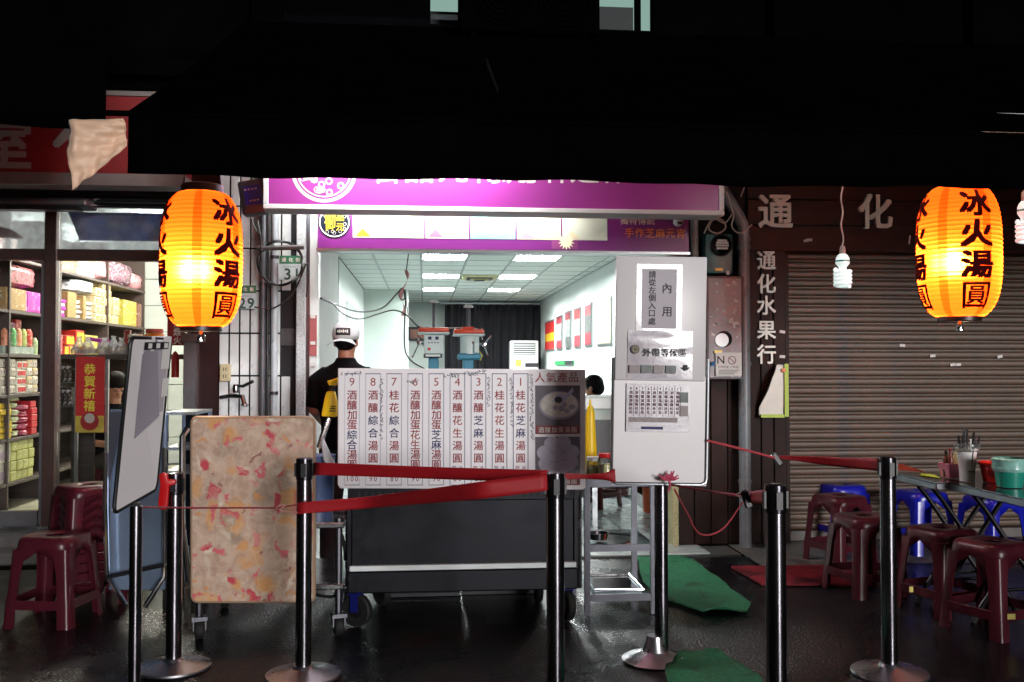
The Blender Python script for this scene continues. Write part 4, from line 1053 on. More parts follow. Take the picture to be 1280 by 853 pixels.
    lo = bpy.data.objects.new('lantern_bulb', ld); COL.objects.link(lo); lo.parent = t; lo.location = (bulb_dx, 0, Hh * .42)
    return t
lantern('glowing orange paper lantern with red characters hanging before the glass shop', 251.5, 241, 409, 48.5, 5.2, .28, -.03, 41, 1.98)
lantern('glowing orange paper lantern hanging in front of the brown shutter', 1199.5, 234, 397, 52, 5.2, -.72, -.03, 41, 1.62)

tube_lamp('awning_tube', 'fluorescent tube under the awning lighting the wooden fascia and shutter', (2.3, 5.0, 2.74), (3.5, 5.0, 2.74), .016, emission('awning_tube_glow', (1.0, 0.93, 0.88), 30.0))  # lamp added out of sight behind the valance to brighten the fascia
# ================================================================== CFL BULBS
cfl_m = mat('cfl_white', '#e6ebe8', .3, emit=((0.8, 1.0, 0.96), 0.35))
def cfl(label, px, top, bot, wire_top, Y, r_):
    a, b_ = at(px, top, Y), at(px, bot, Y); Hh = a.z - b_.z
    t = thing('spiral_bulb', label, 'light bulb', b_)
    x_, z_ = b_.x, b_.z
    pts = []
    for k in range(97):
        s_ = k / 96; th = s_ * 4.5 * 2 * math.pi
        pts.append((x_ + r_ * math.cos(th), Y + r_ * math.sin(th), z_ + .01 + s_ * Hh * .40))
    MB().tube(pts, r_ * .30, 7).build('spiral', cfl_m, t)
    MB().lathe([(r_ * .5, Hh * .42), (r_ * .55, Hh * .50), (r_ * .95, Hh * .58), (r_ * .95, Hh * .70), (r_ * .7, Hh * .78), (r_ * .4, Hh * .82)], (x_, Y, z_), 20).build('ballast', cfl_m, t)
    MB().lathe([(r_ * .97, Hh * .62), (r_ * .98, Hh * .625), (r_ * .98, Hh * .655), (r_ * .97, Hh * .66)], (x_, Y, z_), 20, cap=False).build('teal_band', mat('teal_band', '#2a8f8a', .4), t)
    MB().lathe([(r_ * .4, Hh * .82), (r_ * .42, Hh * .9), (r_ * .32, Hh)], (x_, Y, z_), 14).build('socket', mat('socket_grey', '#77736c', .5), t)
    w0 = at(wire_top[0], wire_top[1], Y)
    pts = [Vector((x_, Y, z_ + Hh)).lerp(w0, k / 12) + Vector((.008 * math.sin(k * 1.3), .004 * math.cos(k), 0)) for k in range(13)]
    MB().tube(pts, .005, 6).build('wire', mat('bulb_wire', '#9a8f86', .6), t)
cfl('white spiral bulb hanging on a wire between the raised characters', 1053.5, 308, 360, (1052, 222), 5.6, 9.2 * ppm(5.6))
cfl('white spiral bulb hanging beside the lantern on the shutter side', 1281, 240, 305, (1280, 215), 5.2, 9 * ppm(5.2))

# ================================================================== STANCHIONS AND BELTS
def stanchion(label, base, ztop_, group=None, r_=.038, disc_r=.17):
    t = thing('barrier_post', label, 'barrier post', (base[0], base[1], 0), 0, group)
    MB().lathe([(0, .002), (disc_r - .004, .002), (disc_r, .008), (disc_r - .003, .016), (disc_r * .75, .026), (disc_r * .4, .034), (r_ + .012, .040), (r_ + .004, .052), (0, .054)], (base[0], base[1], 0), 56).build('base', base_steel, t)
    MB().cyl((base[0], base[1], .05), (base[0], base[1], ztop_ - .10), r_ * .93, n=28).build('tube', post_steel, t)
    MB().lathe([(r_ * .93, ztop_ - .10), (r_, ztop_ - .098), (r_, ztop_ - .012), (r_ * .97, ztop_ - .004), (r_ * .6, ztop_), (0, ztop_)], (base[0], base[1], 0), 28).build('belt_head', mat('head_dark', '#3c3b40', .22, .9), t)
    for k in range(3):
        a = k * math.pi / 2 + math.pi; MB().obox((base[0] + (r_ + .002) * math.cos(a), base[1] + (r_ + .002) * math.sin(a), ztop_ - .055), (.008, .022, .06), Matrix.Rotation(a, 3, 'Z')).build('belt_slot', black_plastic, t)
    return t
s1 = gp(217, 836); s2 = gp(379, 846); s5 = gp(1112, 843); s3 = gp(694, 590, .985); s4 = gp(969, 605, .985)
stanchion('short steel barrier post between the slanted whiteboard and floral board', s1, at(221, 591, s1.y).z)
stanchion('steel barrier post in front of the floral board', s2, at(381, 572, s2.y).z)
stanchion('steel barrier post in front of the black cart', s3, .985)
stanchion('steel barrier post in front of the plank wall', s4, .985)
stanchion('steel barrier post by the folding tables', s5, at(1109, 571, s5.y).z)
def belt(label, ptsT, ptsB, m=red_belt, name='barrier_belt', sag=0.0, twist=0.0):
    """strip between an upper and a lower line of points"""
    n = 26
    def f(u, v):
        k = u * (len(ptsT) - 1); i = min(int(k), len(ptsT) - 2); w = k - i
        T, B = ptsT[i].lerp(ptsT[i+1], w), ptsB[i].lerp(ptsB[i+1], w)
        p = B.lerp(T, v); c = (T + B) / 2
        return p + Vector((0, .010 * math.sin(u * 5 + v * 2) + .012 * twist * (v - .5) * math.sin(u * 4), -sag * 4 * u * (1 - u)))
    return tag(MB().grid(f, n, 4).build(name, m, smooth=70, solid=.002), label, 'belt')
y2, y3 = s2.y - .03, s3.y
hd = .04
belt('upper dark red belt stretched between the barrier posts across the menu', [at(392, 578.5, y2), at(540, 583.5, (y2+y3)/2), at(685, 588, y3)], [at(392, 594, y2), at(540, 599, (y2+y3)/2), at(685, 603, y3)])
belt('lower dark red belt slanting up across the cart front', [at(371, 629, y2 - .03), at(460, 621, y2 - .1), at(600, 602, y3 - .02), at(684, 592, y3 - .045)], [at(371, 643, y2 - .03), at(460, 636, y2 - .1), at(600, 624, y3 - .02), at(684, 613, y3 - .045)])
stand = gp(827, 826); BY = stand.y - .05
belt('short red belt end running from the cart post to the notice stand', [at(704, 592, y3), at(735, 593, BY), at(756, 591, BY - .02), at(769, 586, BY - .03)], [at(704, 600, y3), at(735, 599, BY), at(756, 600, BY - .02), at(769, 603, BY - .03)])
belt('red belt stretched to the post by the folding tables', [at(974, 570, s5.y + .5), at(1040, 571, s5.y + .25), at(1100, 573, s5.y)], [at(974, 573.5, s5.y + .5), at(1040, 583, s5.y + .25), at(1100, 589, s5.y)])
belt('red belt end twisted between black clip and the post by the plank wall', [at(938, 616, s4.y + .3), at(946, 613, s4.y + .15), at(957, 612, s4.y)], [at(938, 629, s4.y + .3), at(946, 630, s4.y + .15), at(957, 629, s4.y)], twist=2)
def clip(label, px, py, Y, rot):
    q = at(px, py, Y); t = thing('belt_clip', label, 'clip', q)
    M3 = Matrix.Rotation(R(rot), 3, 'Y')
    MB().obox(q, (.028, .02, .07), M3).build('body', black_plastic, t, bevel=.004)
    MB().obox(q + Vector((-.02, 0, .02)), (.03, .012, .012), M3).build('hook', chrome, t)
clip('black clip at the end of the belt by the plank wall', 933, 624, s4.y + .3, -20)
clip('black clip at the end of the belt by the shutter', 971, 574, s5.y + .5, -35)
def cord(label, pix, r_=.004, m=rope_pink, name='tie_cord'):
    pts = [at(px, py, Y) for px, py, Y in pix]; out = []
    for i in range(len(pts) - 1):
        p0, p1, p2, p3 = pts[max(i-1, 0)], pts[i], pts[i+1], pts[min(i+2, len(pts)-1)]
        for k in range(8):
            t = k / 8; out.append(0.5 * ((2*p1) + (p2-p0)*t + (2*p0-5*p1+4*p2-p3)*t*t + (3*p1-p0-3*p2+p3)*t**3))
    out.append(pts[-1])
    return tag(MB().tube(out, r_, 6).build(name, m), label, 'cord')
cord('pink cord tied from the notice stand to the belt clip by the plank wall', [(838, 606, BY), (880, 613, BY - .3), (930, 621, s4.y + .3)], .006)
cord('slack pink cord hanging in a curve before the plank wall', [(843, 612, 4.6), (858, 640, 5.2), (876, 668, 5.6), (905, 660, 6.2), (930, 625, 7.12)], .005)
cord('pink cord from the notice stand to the belt by the shutter', [(884, 551, BY - .02), (925, 561, 4.6), (970, 573, s5.y + .5)], .006)
cord('dark red cord stretched across the floral board', [(168, 634, 3.62), (240, 635, 4.1), (320, 635, 4.35), (345, 635, y2 - .05), (372, 631, y2 - .06)], .004, mat('dark_cord', '#7d2c33', .7))
cord('knotted end of the cord before the floral board', [(345, 637, y2 - .052), (348, 633, y2 - .06), (356, 632, y2 - .06), (350, 638, y2 - .065), (360, 640, y2 - .06), (372, 641, y2 - .065)], .004, mat('pale_cord', '#a8736a', .7))
# ribbon bow on the notice stand
bo = thing('ribbon_bow', 'frayed pink ribbon bow tied under the white notice board', 'ribbon', at(836, 606, BY - .05))
q = at(836, 601, BY - .045)
for k in range(11):
    a = R(15 + k * 15 + random.uniform(-5, 5)); L = random.uniform(.03, .06)
    MB().tube([q, q + Vector((math.cos(a) * L * .5, -.012, math.sin(a) * L * .5)), q + Vector((math.cos(a) * L, -.006, math.sin(a) * L))], [.003, .0055, .003], 5).build('ribbon_tail', mat('bow_pink', '#c2506a', .5), bo)
MB().tube([q + Vector((0, 0, .01)), q + Vector((.004, -.01, -.02)), q + Vector((-.006, -.006, -.05))], .006, 6).build('knot', mat('bow_pink', '#c2506a', .5), bo)
# red plastic tag hanging on the short post
rt_ = thing('red_clasp', 'red plastic belt clasp hanging on the short barrier post', 'clasp', at(205, 638, s1.y - .05))
P = [(198, 594), (203, 591), (208, 593), (210, 600), (219, 600), (219, 606), (211, 608), (209, 634), (206, 638), (199, 637), (197, 630), (200, 606)]
MB().poly([at(px, py, s1.y - .06) for px, py in reversed(P)], (0, .03, 0)).build('body', red_pl, rt_, bevel=.006, seg=2)

# ================================================================== NOTICE STAND (white board on post)
ns = thing('notice_stand', 'tall white notice board on a steel post with papers in sleeves', 'notice stand', stand)
MB().lathe([(0, .002), (.155, .002), (.16, .01), (.14, .022), (.06, .05), (.045, .09), (.04, .12)], (stand.x - .03, stand.y, 0), 40).build('base', base_steel, ns)
MB().cyl((stand.x, stand.y, .05), (stand.x, stand.y, at(827, 605, stand.y).z), .032, n=24).build('post', post_steel, ns)
rot_b = Matrix.Rotation(R(0.9), 3, 'Y')
bc = at(825.5, 464, BY)
def bp(px, py, dy=0.0):
    q = at(px, py, BY); d = Vector((q.x - bc.x, 0, q.z - bc.z)); d = rot_b @ d
    return Vector((bc.x + d.x, BY - dy, bc.z + d.z))
U, V = rot_b @ Vector((1, 0, 0)), rot_b @ Vector((0, 0, 1))
def rect(x0, y0, x1, y1, dy, th, name, m, parent, **kw):
    return MB().poly([bp(x0, y1, dy), bp(x1, y1, dy), bp(x1, y0, dy), bp(x0, y0, dy)], (0, th, 0)).build(name, m, parent, **kw)
rect(767, 470, 885, 607, 0, .012, 'lower_panel', board_white, ns)
up_b = rect(768, 321, 881, 476, .014, .022, 'upper_panel', board_white, ns, bevel=.006, seg=2)
# rounded aluminium frame of the lower board
fr_ = []
def fpt(px, py): return bp(px, py, .006)
pts = [fpt(766, 448), fpt(766, 597), fpt(767.5, 602.5), fpt(773, 605), fpt(878, 605), fpt(883.5, 602.5), fpt(885, 597), fpt(885, 448)]
MB().tube(pts, .008, 8).build('frame', alu, ns)
p1_ = rect(793, 331, 850, 415, .017, .002, 'paper_sleeve', paper_grey, ns)
pp = rect(800, 337, 843, 411, .019, .001, 'printed_sheet', mat('lilac_paper', '#aaa2ab', .5, noise=(6, .05)), p1_)
MB.chars('內用', bp(831, 375.5, .0205), 14 * ppm(BY), 30 * ppm(BY), ink_black, p1_, 'character', U, V, True, .012)
MB.chars('請從左側入口處', bp(812.5, 373, .0205), 9.8 * ppm(BY), 9.9 * ppm(BY), ink_black, p1_, 'character', U, V, True, .016)
def pouch(u, v):
    q = bp(783 + 81 * u, 474 - 60 * v, .018 + .006 * math.sin(3.14 * v) * math.sin(3.14 * u) + .004 * math.exp(-((v - .78 - .06 * math.sin(5 * u)) / .06) ** 2))
    return q
p2_ = MB().grid(pouch, 16, 10).build('paper_sleeve', paper_grey, ns, smooth=70)
MB.chars('外帶等候區', bp(829, 441, .032), 11 * ppm(BY), 11.6 * ppm(BY), ink_black, p2_, 'character', U, V, False, .016)
c = bp(792, 437.5, .031); disc(MB(), c, 0, 5.4 * ppm(BY), c.y).build('logo_spot', mat('logo_olive', '#2e2a1e', .5), p2_)
disc(MB(), c, 2.6 * ppm(BY), 3.6 * ppm(BY), c.y - .001).build('logo_mark', mat('logo_gold', '#8c7a30', .5), p2_)
MB().poly([bp(853, 456, .033), bp(857, 456, .033), bp(857, 459, .033), bp(860.5, 459, .033), bp(855, 463.5, .033), bp(849.5, 459, .033), bp(853, 459, .033)][::-1], (0, .001, 0)).build('arrow', ink_black, p2_)
for k in range(4): rect(785 + 15 * k, 457, 798 + 15 * k, 467, .0305, .001, 'food_photo', pr_dark if k % 2 else mat('photo_brown', '#5d4a4a', .4, noise=(30, .5)), p2_)
p3_ = rect(783, 480, 862, 540, .010, .002, 'paper_sleeve', paper_grey, ns)
lil = mat('lilac_ink', '#6b4454', .6)
for k in range(9):
    x_ = 788.5 + 7.3 * k
    MB().line('987654321'[k] + '酒釀湯圓桂花', bp(x_, 501, .0125), 4.4 * ppm(BY), 5.0 * ppm(BY), U, V, True, .02).build('lettering', lil, p3_)
    rect(x_ + 3.5, 483, x_ + 3.9, 521, .0118, .001, 'rule', lil, p3_)
rect(786, 522, 847, 528, .0118, .001, 'photo_strip', mat('photo_brown', '#5d4a4a', .4, noise=(30, .5)), p3_)
rect(849, 490, 860, 503, .0118, .001, 'food_photo', pr_dark, p3_); rect(849, 507, 860, 520, .0118, .001, 'food_photo', mat('photo_brown', '#5d4a4a', .4), p3_)
rect(802, 533.5, 829, 537, .0118, .001, 'footer_print', ink_blue, p3_)

# ================================================================== SLANTED WHITEBOARD ON POST (by the glass shop)
wb = thing('whiteboard_stand', 'slanted whiteboard with black frame on a thin post, papers peeling', 'notice stand', (-1.375, 3.55, 0))
NB, FB = gp(143, 642, .88), gp(196, 612, .935)               # near and far lower corners
NT, FT = NB + Vector((.045, .03, .62)), FB + Vector((.05, .0, .57))
nrm = (FB - NB).cross(NT - NB).normalized(); nrm = nrm if nrm.x > 0 else -nrm
def wp(u, v, d=0.0): return (NB.lerp(FB, u)).lerp(NT.lerp(FT, u), v) + nrm * d
def wrect(u0, v0, u1, v1, d, th, name, m, parent): 
    return MB().poly([wp(u0, v0, d), wp(u1, v0, d), wp(u1, v1, d), wp(u0, v1, d)][::-1], -nrm * th).build(name, m, parent)
wrect(.01, .01, .99, .99, 0, .014, 'panel', board_white, wb)
cor = []
for (cu_, cv_, a0_) in ((.06, .06, 180), (.94, .06, 270), (.94, .94, 0), (.06, .94, 90)):
    for k in range(5):
        a = R(a0_ + k * 22.5); cor.append(wp(cu_ + .06 * math.cos(a), cv_ + .06 * math.sin(a), -.004))
MB().tube(cor, .0075, 8, True).build('frame', mat('black_frame', '#1a1a1d', .4, .3), wb)
m_sl = mat('dull_sleeve', '#86808a', .3, noise=(6, .08), coat=.3)
sl = wrect(.30, .52, .93, .96, .003, .002, 'paper_sleeve', mat('lilac_paper', '#aaa2ab', .5, noise=(6, .05)), wb)
def droop(u, v):
    b_ = .25 + .33 * u; w_ = .40 + .12 * u + v * (.50 - .02 * u)
    return wp(b_, w_, .008 + .04 * (1 - v) * u)
MB().grid(droop, 6, 8).build('peeling_sheet', m_sl, sl, smooth=70)
for (u0, v0, u1, v1) in ((.72, .80, .92, 1.01), (.80, .62, .95, .74), (.42, .92, .5, 1.01)): wrect(u0, v0, u1, v1, .012, .001, 'tape', paper_white, sl)
wrect(.25, .93, .85, .975, .014, .002, 'clip_bar', ink_black, wb)
for k in range(3): wrect(.33 + .2 * k, .937, .42 + .2 * k, .968, .016, .001, 'label', paper_white, wb)
pb_ = Vector((NB.lerp(FB, .5).x, NB.lerp(FB, .5).y, 0))
MB().cyl((pb_.x, pb_.y, .04), (pb_.x, pb_.y, .89), .022, n=20).build('post', post_steel, wb)
MB().lathe([(0, .002), (.15, .002), (.15, .012), (.06, .03), (.03, .05)], (pb_.x, pb_.y, 0), 36).build('base', base_steel, wb)
MB().obox((pb_.x, pb_.y, .885), (.03, .03, .03)).build('bracket', dark_steel, wb)
# ================================================================== STOOLS
def superellipse(r_, z_, n=32, p=3.2):
    o = []
    for k in range(n):
        t = 2 * math.pi * k / n; c, s_ = math.cos(t), math.sin(t)
        f = (abs(c) ** p + abs(s_) ** p) ** (-1 / p); o.append((r_ * c * f, r_ * s_ * f, z_))
    return o
def make_stool(label, m, loc, rotz, group=None, hgt=.47):
    t = thing('plastic_stool', label, 'stool', loc, rotz, group)
    n = 40
    mb = MB(); rings = []
    prof_ = [(.045, -.004), (.05, 0), (.06, .003), (.115, .004), (.140, 0), (.150, -.012), (.155, -.035)]
    P = []; 
    for r_, dz in prof_: P += superellipse(r_, hgt + dz, n, 2.2 if r_ < .07 else 4.5)
    # skirt with arches: deep at the corners, shallow mid-side
    sk = superellipse(.159, 0, n, 4.5)
    for k in range(n):
        a = 2 * math.pi * k / n; cor_ = abs(math.sin(2 * a)) ** 1.2
        P.append((sk[k][0] * (1 + .02 * cor_), sk[k][1] * (1 + .02 * cor_), hgt - .058 - .07 * cor_))
    m_ = len(prof_) + 1
    fs = [(i*n+k, i*n+(k+1) % n, (i+1)*n+(k+1) % n, (i+1)*n+k) for i in range(m_-1) for k in range(n)]
    mb.add(P, fs); mb.build('seat', m, t, local=True, smooth=50, solid=.005)
    zt_ = hgt - .075
    for sx_, sy_ in ((1, 1), (-1, 1), (-1, -1), (1, -1)):
        mb = MB(); secs = []
        for z_, c_, w_ in ((zt_ + .02, .157, .10), (hgt * .76, .161, .075), (hgt * .60, .166, .064), (hgt * .42, .172, .062), (.13, .181, .066), (.03, .186, .066), (0.001, .190, .068)):
            rr = .022; th = .007
            outer = [(c_, c_ - w_), (c_, c_ - rr), (c_ - rr * .3, c_ - rr * .3), (c_ - rr, c_), (c_ - w_, c_)]
            inner = [(c_ - w_, c_ - th), (c_ - rr - th, c_ - th), (c_ - rr * .3 - th, c_ - rr * .3 - th), (c_ - th, c_ - rr - th), (c_ - th, c_ - w_)]
            secs.append([(x_ * sx_, y_ * sy_, z_) for x_, y_ in outer + inner])
        q = len(secs[0]); P = [p for s_ in secs for p in s_]
        fs = [(i*q+k, i*q+(k+1) % q, (i+1)*q+(k+1) % q, (i+1)*q+k) for i in range(len(secs)-1) for k in range(q)]
        fs += [tuple(range(q))[::-1], tuple((len(secs)-1)*q+k for k in range(q))]
        if sx_ * sy_ > 0: fs = [f[::-1] for f in fs]
        mb.add(P, fs).build('leg', m, t, local=True, smooth=55)
    for k in range(4):
        M3 = Matrix.Rotation(k * math.pi / 2, 4, 'Z')
        MB().obox((0, -.178, .125), (.27, .008, .05)).xf(M3).build('crossbar', m, t, local=True, bevel=.003)
    return t
st0 = make_stool('maroon plastic stool standing alone on the wet road by the whiteboard', maroon, gp(68, 776) + Vector((0, 0, .0)), R(-10))
def stool_at(px, py, rot, label, m=None, group=None):
    q = gp(px, py)
    return dup(st0, q, R(rot), label, group)
gq = gp(108, 752)
for k in range(5):
    dup(st0, (gq.x, gq.y, .055 * k), R(35 + k * 1.5), ['maroon plastic stool at the bottom of the tall stack', 'maroon plastic stool nested inside the tall stack', 'maroon plastic stool on top of the tall stack'][0 if k == 0 else 2 if k == 4 else 1], 'stack of stools by the glass shop' if 0 < k < 4 else None)
stool_at(1050, 702, 20, 'maroon plastic stool at the far end of the row, touching the blue stool')
stool_at(1081, 740, 12, 'maroon plastic stool second in the row, at the edge of the red mat')
stool_at(1178, 763, 16, 'maroon plastic stool with yellow sticker, third in the row beside the tables')
stool_at(1240, 788, 22, 'maroon plastic stool at the near corner of the folding table')
bs = make_stool('blue plastic stool standing by itself against the shutter', blue_pl, gp(1052, 678), R(10), hgt=.455)
dup(bs, gp(1152, 690), R(8), 'blue plastic stool behind the crossed legs of the first folding table')
dup(bs, gp(1240, 700), R(14), 'blue plastic stool under the second folding table')
for (px, py, Yd, lb) in ((1139, 737, -.19, 'small yellow sticker on a maroon stool leg'), (1262, 771, -.2, 'small yellow and white sticker on the crossbar of the near stool')):
    q = at(px, py, gp(1178 if px < 1200 else 1240, 763 if px < 1200 else 788).y - .215)
    tag(MB().obox(q, (.022, .003, .03) if px < 1200 else (.06, .003, .028)).build('sticker', mat('yellow_sticker', '#c9bb5a', .6)), lb, 'sticker')

# ================================================================== FOLDING TABLES with things on them
A, B_, C_ = gp(1120, 592, .75), gp(1186, 603, .75), gp(1276, 627, .75)
dirt_ = (C_ - A).normalized(); perp = Vector((-dirt_.y, dirt_.x, 0)); perp = perp if perp.x > 0 else -perp
def fold_table(o, L, W, label, rm_):
    o = Vector((o.x, o.y, 0)); ot = o + Vector((0, 0, .75))
    t = thing('folding_table', label, 'table', (o.x, o.y, 0))
    P = [ot, ot + dirt_ * L, ot + dirt_ * L + perp * W, ot + perp * W]
    if (P[1] - P[0]).cross(P[3] - P[0]).z < 0: P = P[::-1]
    MB().poly([p - Vector((0, 0, .045)) for p in P][::-1], (0, 0, .04)).build('top_edge', mat('table_edge', '#85878c', .35, .9, noise=(9, .15)), t, bevel=.006)
    MB().poly([p + Vector((0, 0, -.004)) for p in P][::-1], (0, 0, .004)).build('table_top', rm_, t)
    for e in (.14, L - .14):
        for s_ in (0, 1):
            p0 = o + dirt_ * (e - .10 if s_ else e + .10) + perp * .08; p1 = o + dirt_ * (e + .22 if e < L/2 else e - .22) + perp * (W - .1)
        for (u0, u1) in ((.06, W - .06), (W - .06, .06)):
            a = o + dirt_ * e + perp * u0 + Vector((0, 0, .70 - .0)); b2 = o + dirt_ * (e + (.02 if u0 < W/2 else -.02)) + perp * u1 + Vector((0, 0, .02))
            MB().tube([a, a.lerp(b2, .12) + Vector((0, 0, .01)), b2], .014, 10).build('leg', mat('leg_black', '#1c1b1e', .35, .6), t)
            MB().cyl(b2 - Vector((0, 0, .018)), b2 + (a - b2) * .03, .018, n=10).build('foot_cap', rubber, t)
        m0 = o + dirt_ * e + perp * W * .5
        MB().tube([o + dirt_ * (e + .02) + perp * (W * .22) + Vector((0, 0, .18)), o + dirt_ * (e - .02) + perp * (W * .78) + Vector((0, 0, .18))], .010, 8).build('spreader', chrome, t)
    MB().tube([o + dirt_ * .14 + perp * W * .5 + Vector((0, 0, .42)), o + dirt_ * (L - .14) + perp * W * .5 + Vector((0, 0, .42))], .011, 8).build('stretcher', mat('leg_black', '#1c1b1e', .35, .6), t)
    return t
steel_top = mat('steel_table_top', '#8f9095', .16, 1.0, noise=(6, .12), rvar=.06)
LT = (B_ - A).length
fold_table(A, LT - .006, .6, 'steel folding table holding nothing at its narrow end, by the belt post', steel_top)
fold_table(B_, 1.0, .6, 'steel folding table carrying the cutlery cup and coloured baskets', steel_top)
TZ = .752
def tp(px, py): return gp(px, py, TZ)
# pink basket with sauce bottles
q = tp(1189, 598)
t = thing('condiment_basket', 'pink plastic basket of sauce bottles on the folding table', 'basket', q)
pk = mat('pink_plastic', '#e58aa4', .4)
w_ = .075
MB().lathe([(0, .003), (.055, .003), (.072, .085), (.077, .088), (.070, .088), (.052, .008), (0, .008)], q, 4, Matrix.Rotation(R(52), 3, 'Z')).build('tray', pk, t, bevel=.004)
for i, (dx, dy, hh, rr, cm_) in enumerate(((-.03, 0, .15, .017, '#4a2a20'), (.005, .015, .16, .017, '#7a3a3a'), (.035, -.005, .19, .022, '#b0ae86'))):
    p = q + Vector((dx, dy, .009))
    bt_ = tag(MB().lathe([(0, 0), (rr, 0), (rr, hh * .62), (rr * .5, hh * .78), (rr * .45, hh * .9), (0, hh * .9)], p, 16).build('sauce_bottle', mat('sauce%d' % i, cm_, .25, coat=.4)), ['dark sauce bottle in the pink basket', 'red-capped sauce bottle in the pink basket', 'pale sauce bottle in the pink basket'][i], 'bottle')
    MB().lathe([(rr * .5, hh * .9), (rr * .5, hh), (0, hh + .002)], p, 12).build('cap', [ink_black, mat('cap_red', '#8c1c20', .4), frame_white][i], bt_)
q = tp(1209, 602)
t = thing('cutlery_cup', 'white plastic cup stuffed with cutlery in a clear bag', 'cup', q)
MB().lathe([(0, .002), (.040, .002), (.041, .05), (.050, .15), (.058, .185), (.056, .185), (.047, .15), (.038, .05), (0, .01)], q, 28).build('cup', mat('cup_white', '#f4f3f1', .35), t)
MB().lathe([(.052, .165), (.064, .18), (.070, .20), (.066, .215)], q, 18, cap=False).build('bag_rim', glass_mat('clear_bag', (.9, .9, .9), .15, .35), t)
MB().box(q.x - .018, q.y - .046, q.z + .056, q.x + .018, q.y - .0435, q.z + .062).build('print', ink_black, t)
for k in range(12):
    a = k * 2.4; rr = .012 + .022 * (k % 3) / 2; p = q + Vector((rr * math.cos(a), rr * math.sin(a), .04)); e = q + Vector((1.9 * rr * math.cos(a) , 1.9 * rr * math.sin(a), .235 + .02 * (k % 4)))
    MB().tube([p, e], [.004, .006], 6).build('spoon', mat('black_spoon', '#232226', .3) if k else frame_white, t)
q = tp(1246, 603)
t = thing('plastic_basket', 'bright red plastic basket on the folding table', 'basket', q)
MB().lathe([(0, .002), (.07, .002), (.088, .095), (.094, .105), (.090, .105), (.083, .095), (.066, .01), (0, .01)], q, 28).build('bowl', mat('red_basket', '#d81c14', .3), t)
MB().lathe([(.088, .1), (.096, .102), (.096, .11), (.088, .112)], q, 28, cap=False).build('rim', mat('red_basket', '#d81c14', .3), t, solid=.003)
for k in range(10):
    a = R(-150 + 12 * k); MB().obox(q + Vector((.0815 * math.cos(a), .0815 * math.sin(a), .055)), (.004, .008, .03), Matrix.Rotation(a, 3, 'Z')).build('slot', mat('red_shadow', '#8c1210', .5), t)
q = tp(1262, 609)
t = thing('waste_bucket', 'small teal bucket lined with a clear bag on the folding table', 'bucket', q)
MB().lathe([(0, .002), (.064, .002), (.076, .10), (.08, .145), (.077, .145), (.06, .01), (0, .01)], q, 28).build('pail', mat('teal_plastic', '#1f8f7c', .35), t)
MB().lathe([(.0795, .085), (.086, .10), (.084, .125), (.090, .150), (.078, .156)], q, 22, cap=False).build('bag_liner', mat('bag_pale', '#8fc8bc', .3, noise=(30, .2), coat=.4), t, smooth=20)
tag(MB().poly([gp(1118, 588, .7535), gp(1156, 590, .7535), gp(1128, 581, .7535), gp(1100, 580, .7535)], (0, 0, .002)).build('flyer', mat('orange_flyer', '#c8492a', .5)), 'flat orange flyer on the narrow end of the folding table', 'flyer')
tag(MB().poly([gp(1150, 594.5, .7535), gp(1176, 598, .7535), gp(1168, 594, .7535), gp(1152, 592, .7535)], (0, 0, .002)).build('flyer', mat('lime_flyer', '#a9b43a', .5)), 'flat lime green flyer on the folding table', 'flyer')

# ================================================================== BLACK CART WITH MENU BOARD
CY = 5.2
ca = thing('food_cart', 'black steel food cart on caster wheels under the menu board', 'cart', (at(577, 740, CY).x, CY + .3, 0))
cl0, cr0 = at(434, 700, CY).x, at(723, 700, CY).x
zb_, zl0, zl1, zt_ = at(577, 740, CY).z, at(577, 712.5, CY).z, at(577, 705.5, CY).z, at(577, 612, CY).z
cblack = mat('cart_black', '#1e1e24', .42, .5, noise=(5, .25), rvar=.12, spec=.3, dirt=(7, .6, '#141418', .5))
MB().box(cl0, CY, zb_, cr0, CY + .60, zl0).build('base_box', cblack, ca, bevel=.008)
MB().box(cl0 + .02, CY + .03, zl0 + .001, cr0 - .02, CY + .58, zt_ - .06).build('front_panel', cblack, ca, bevel=.005)
MB().box(cl0 + .012, CY - .004, zl0 + .002, cr0 - .012, CY + .029, zl1).build('ledge', mat('ledge_white', '#dfe6e6', .3, noise=(7, .05)), ca, bevel=.003)
MB().box(cl0, CY + .012, zl0 + .002, cl0 + .019, CY + .59, zt_).build('corner_post', cblack, ca)
MB().box(cr0 - .019, CY + .012, zl0 + .002, cr0, CY + .59, zt_).build('corner_post', cblack, ca)
MB().box(cl0 + .021, CY + .02, zt_ - .058, cr0 - .021, CY + .59, zt_ + .06).build('vent_band', cblack, ca)
MB().box(cl0 - .01, CY + .01, zt_ + .062, cr0 + .01, CY + .62, zt_ + .09).build('work_top', steel, ca, bevel=.005)
slot = None
for k in range(34):
    if k % 12 in (10, 11): continue
    xx = cl0 + .06 + k * .036
    q = Vector((xx, CY + .0165, zt_ - .028))
    if slot is None: slot = proto_part(MB().box(-.006, -.002, -.018, .006, .003, .018), 'vent_slot', mat('slot_grey', '#08080a', .6), ca, q)
    else: tile_copy(slot, q, ca)
MB().tube([(cr0 + .012, CY + .03, zb_), (cr0 + .012, CY + .03, zt_)], .012, 8).build('side_rail', steel, ca)
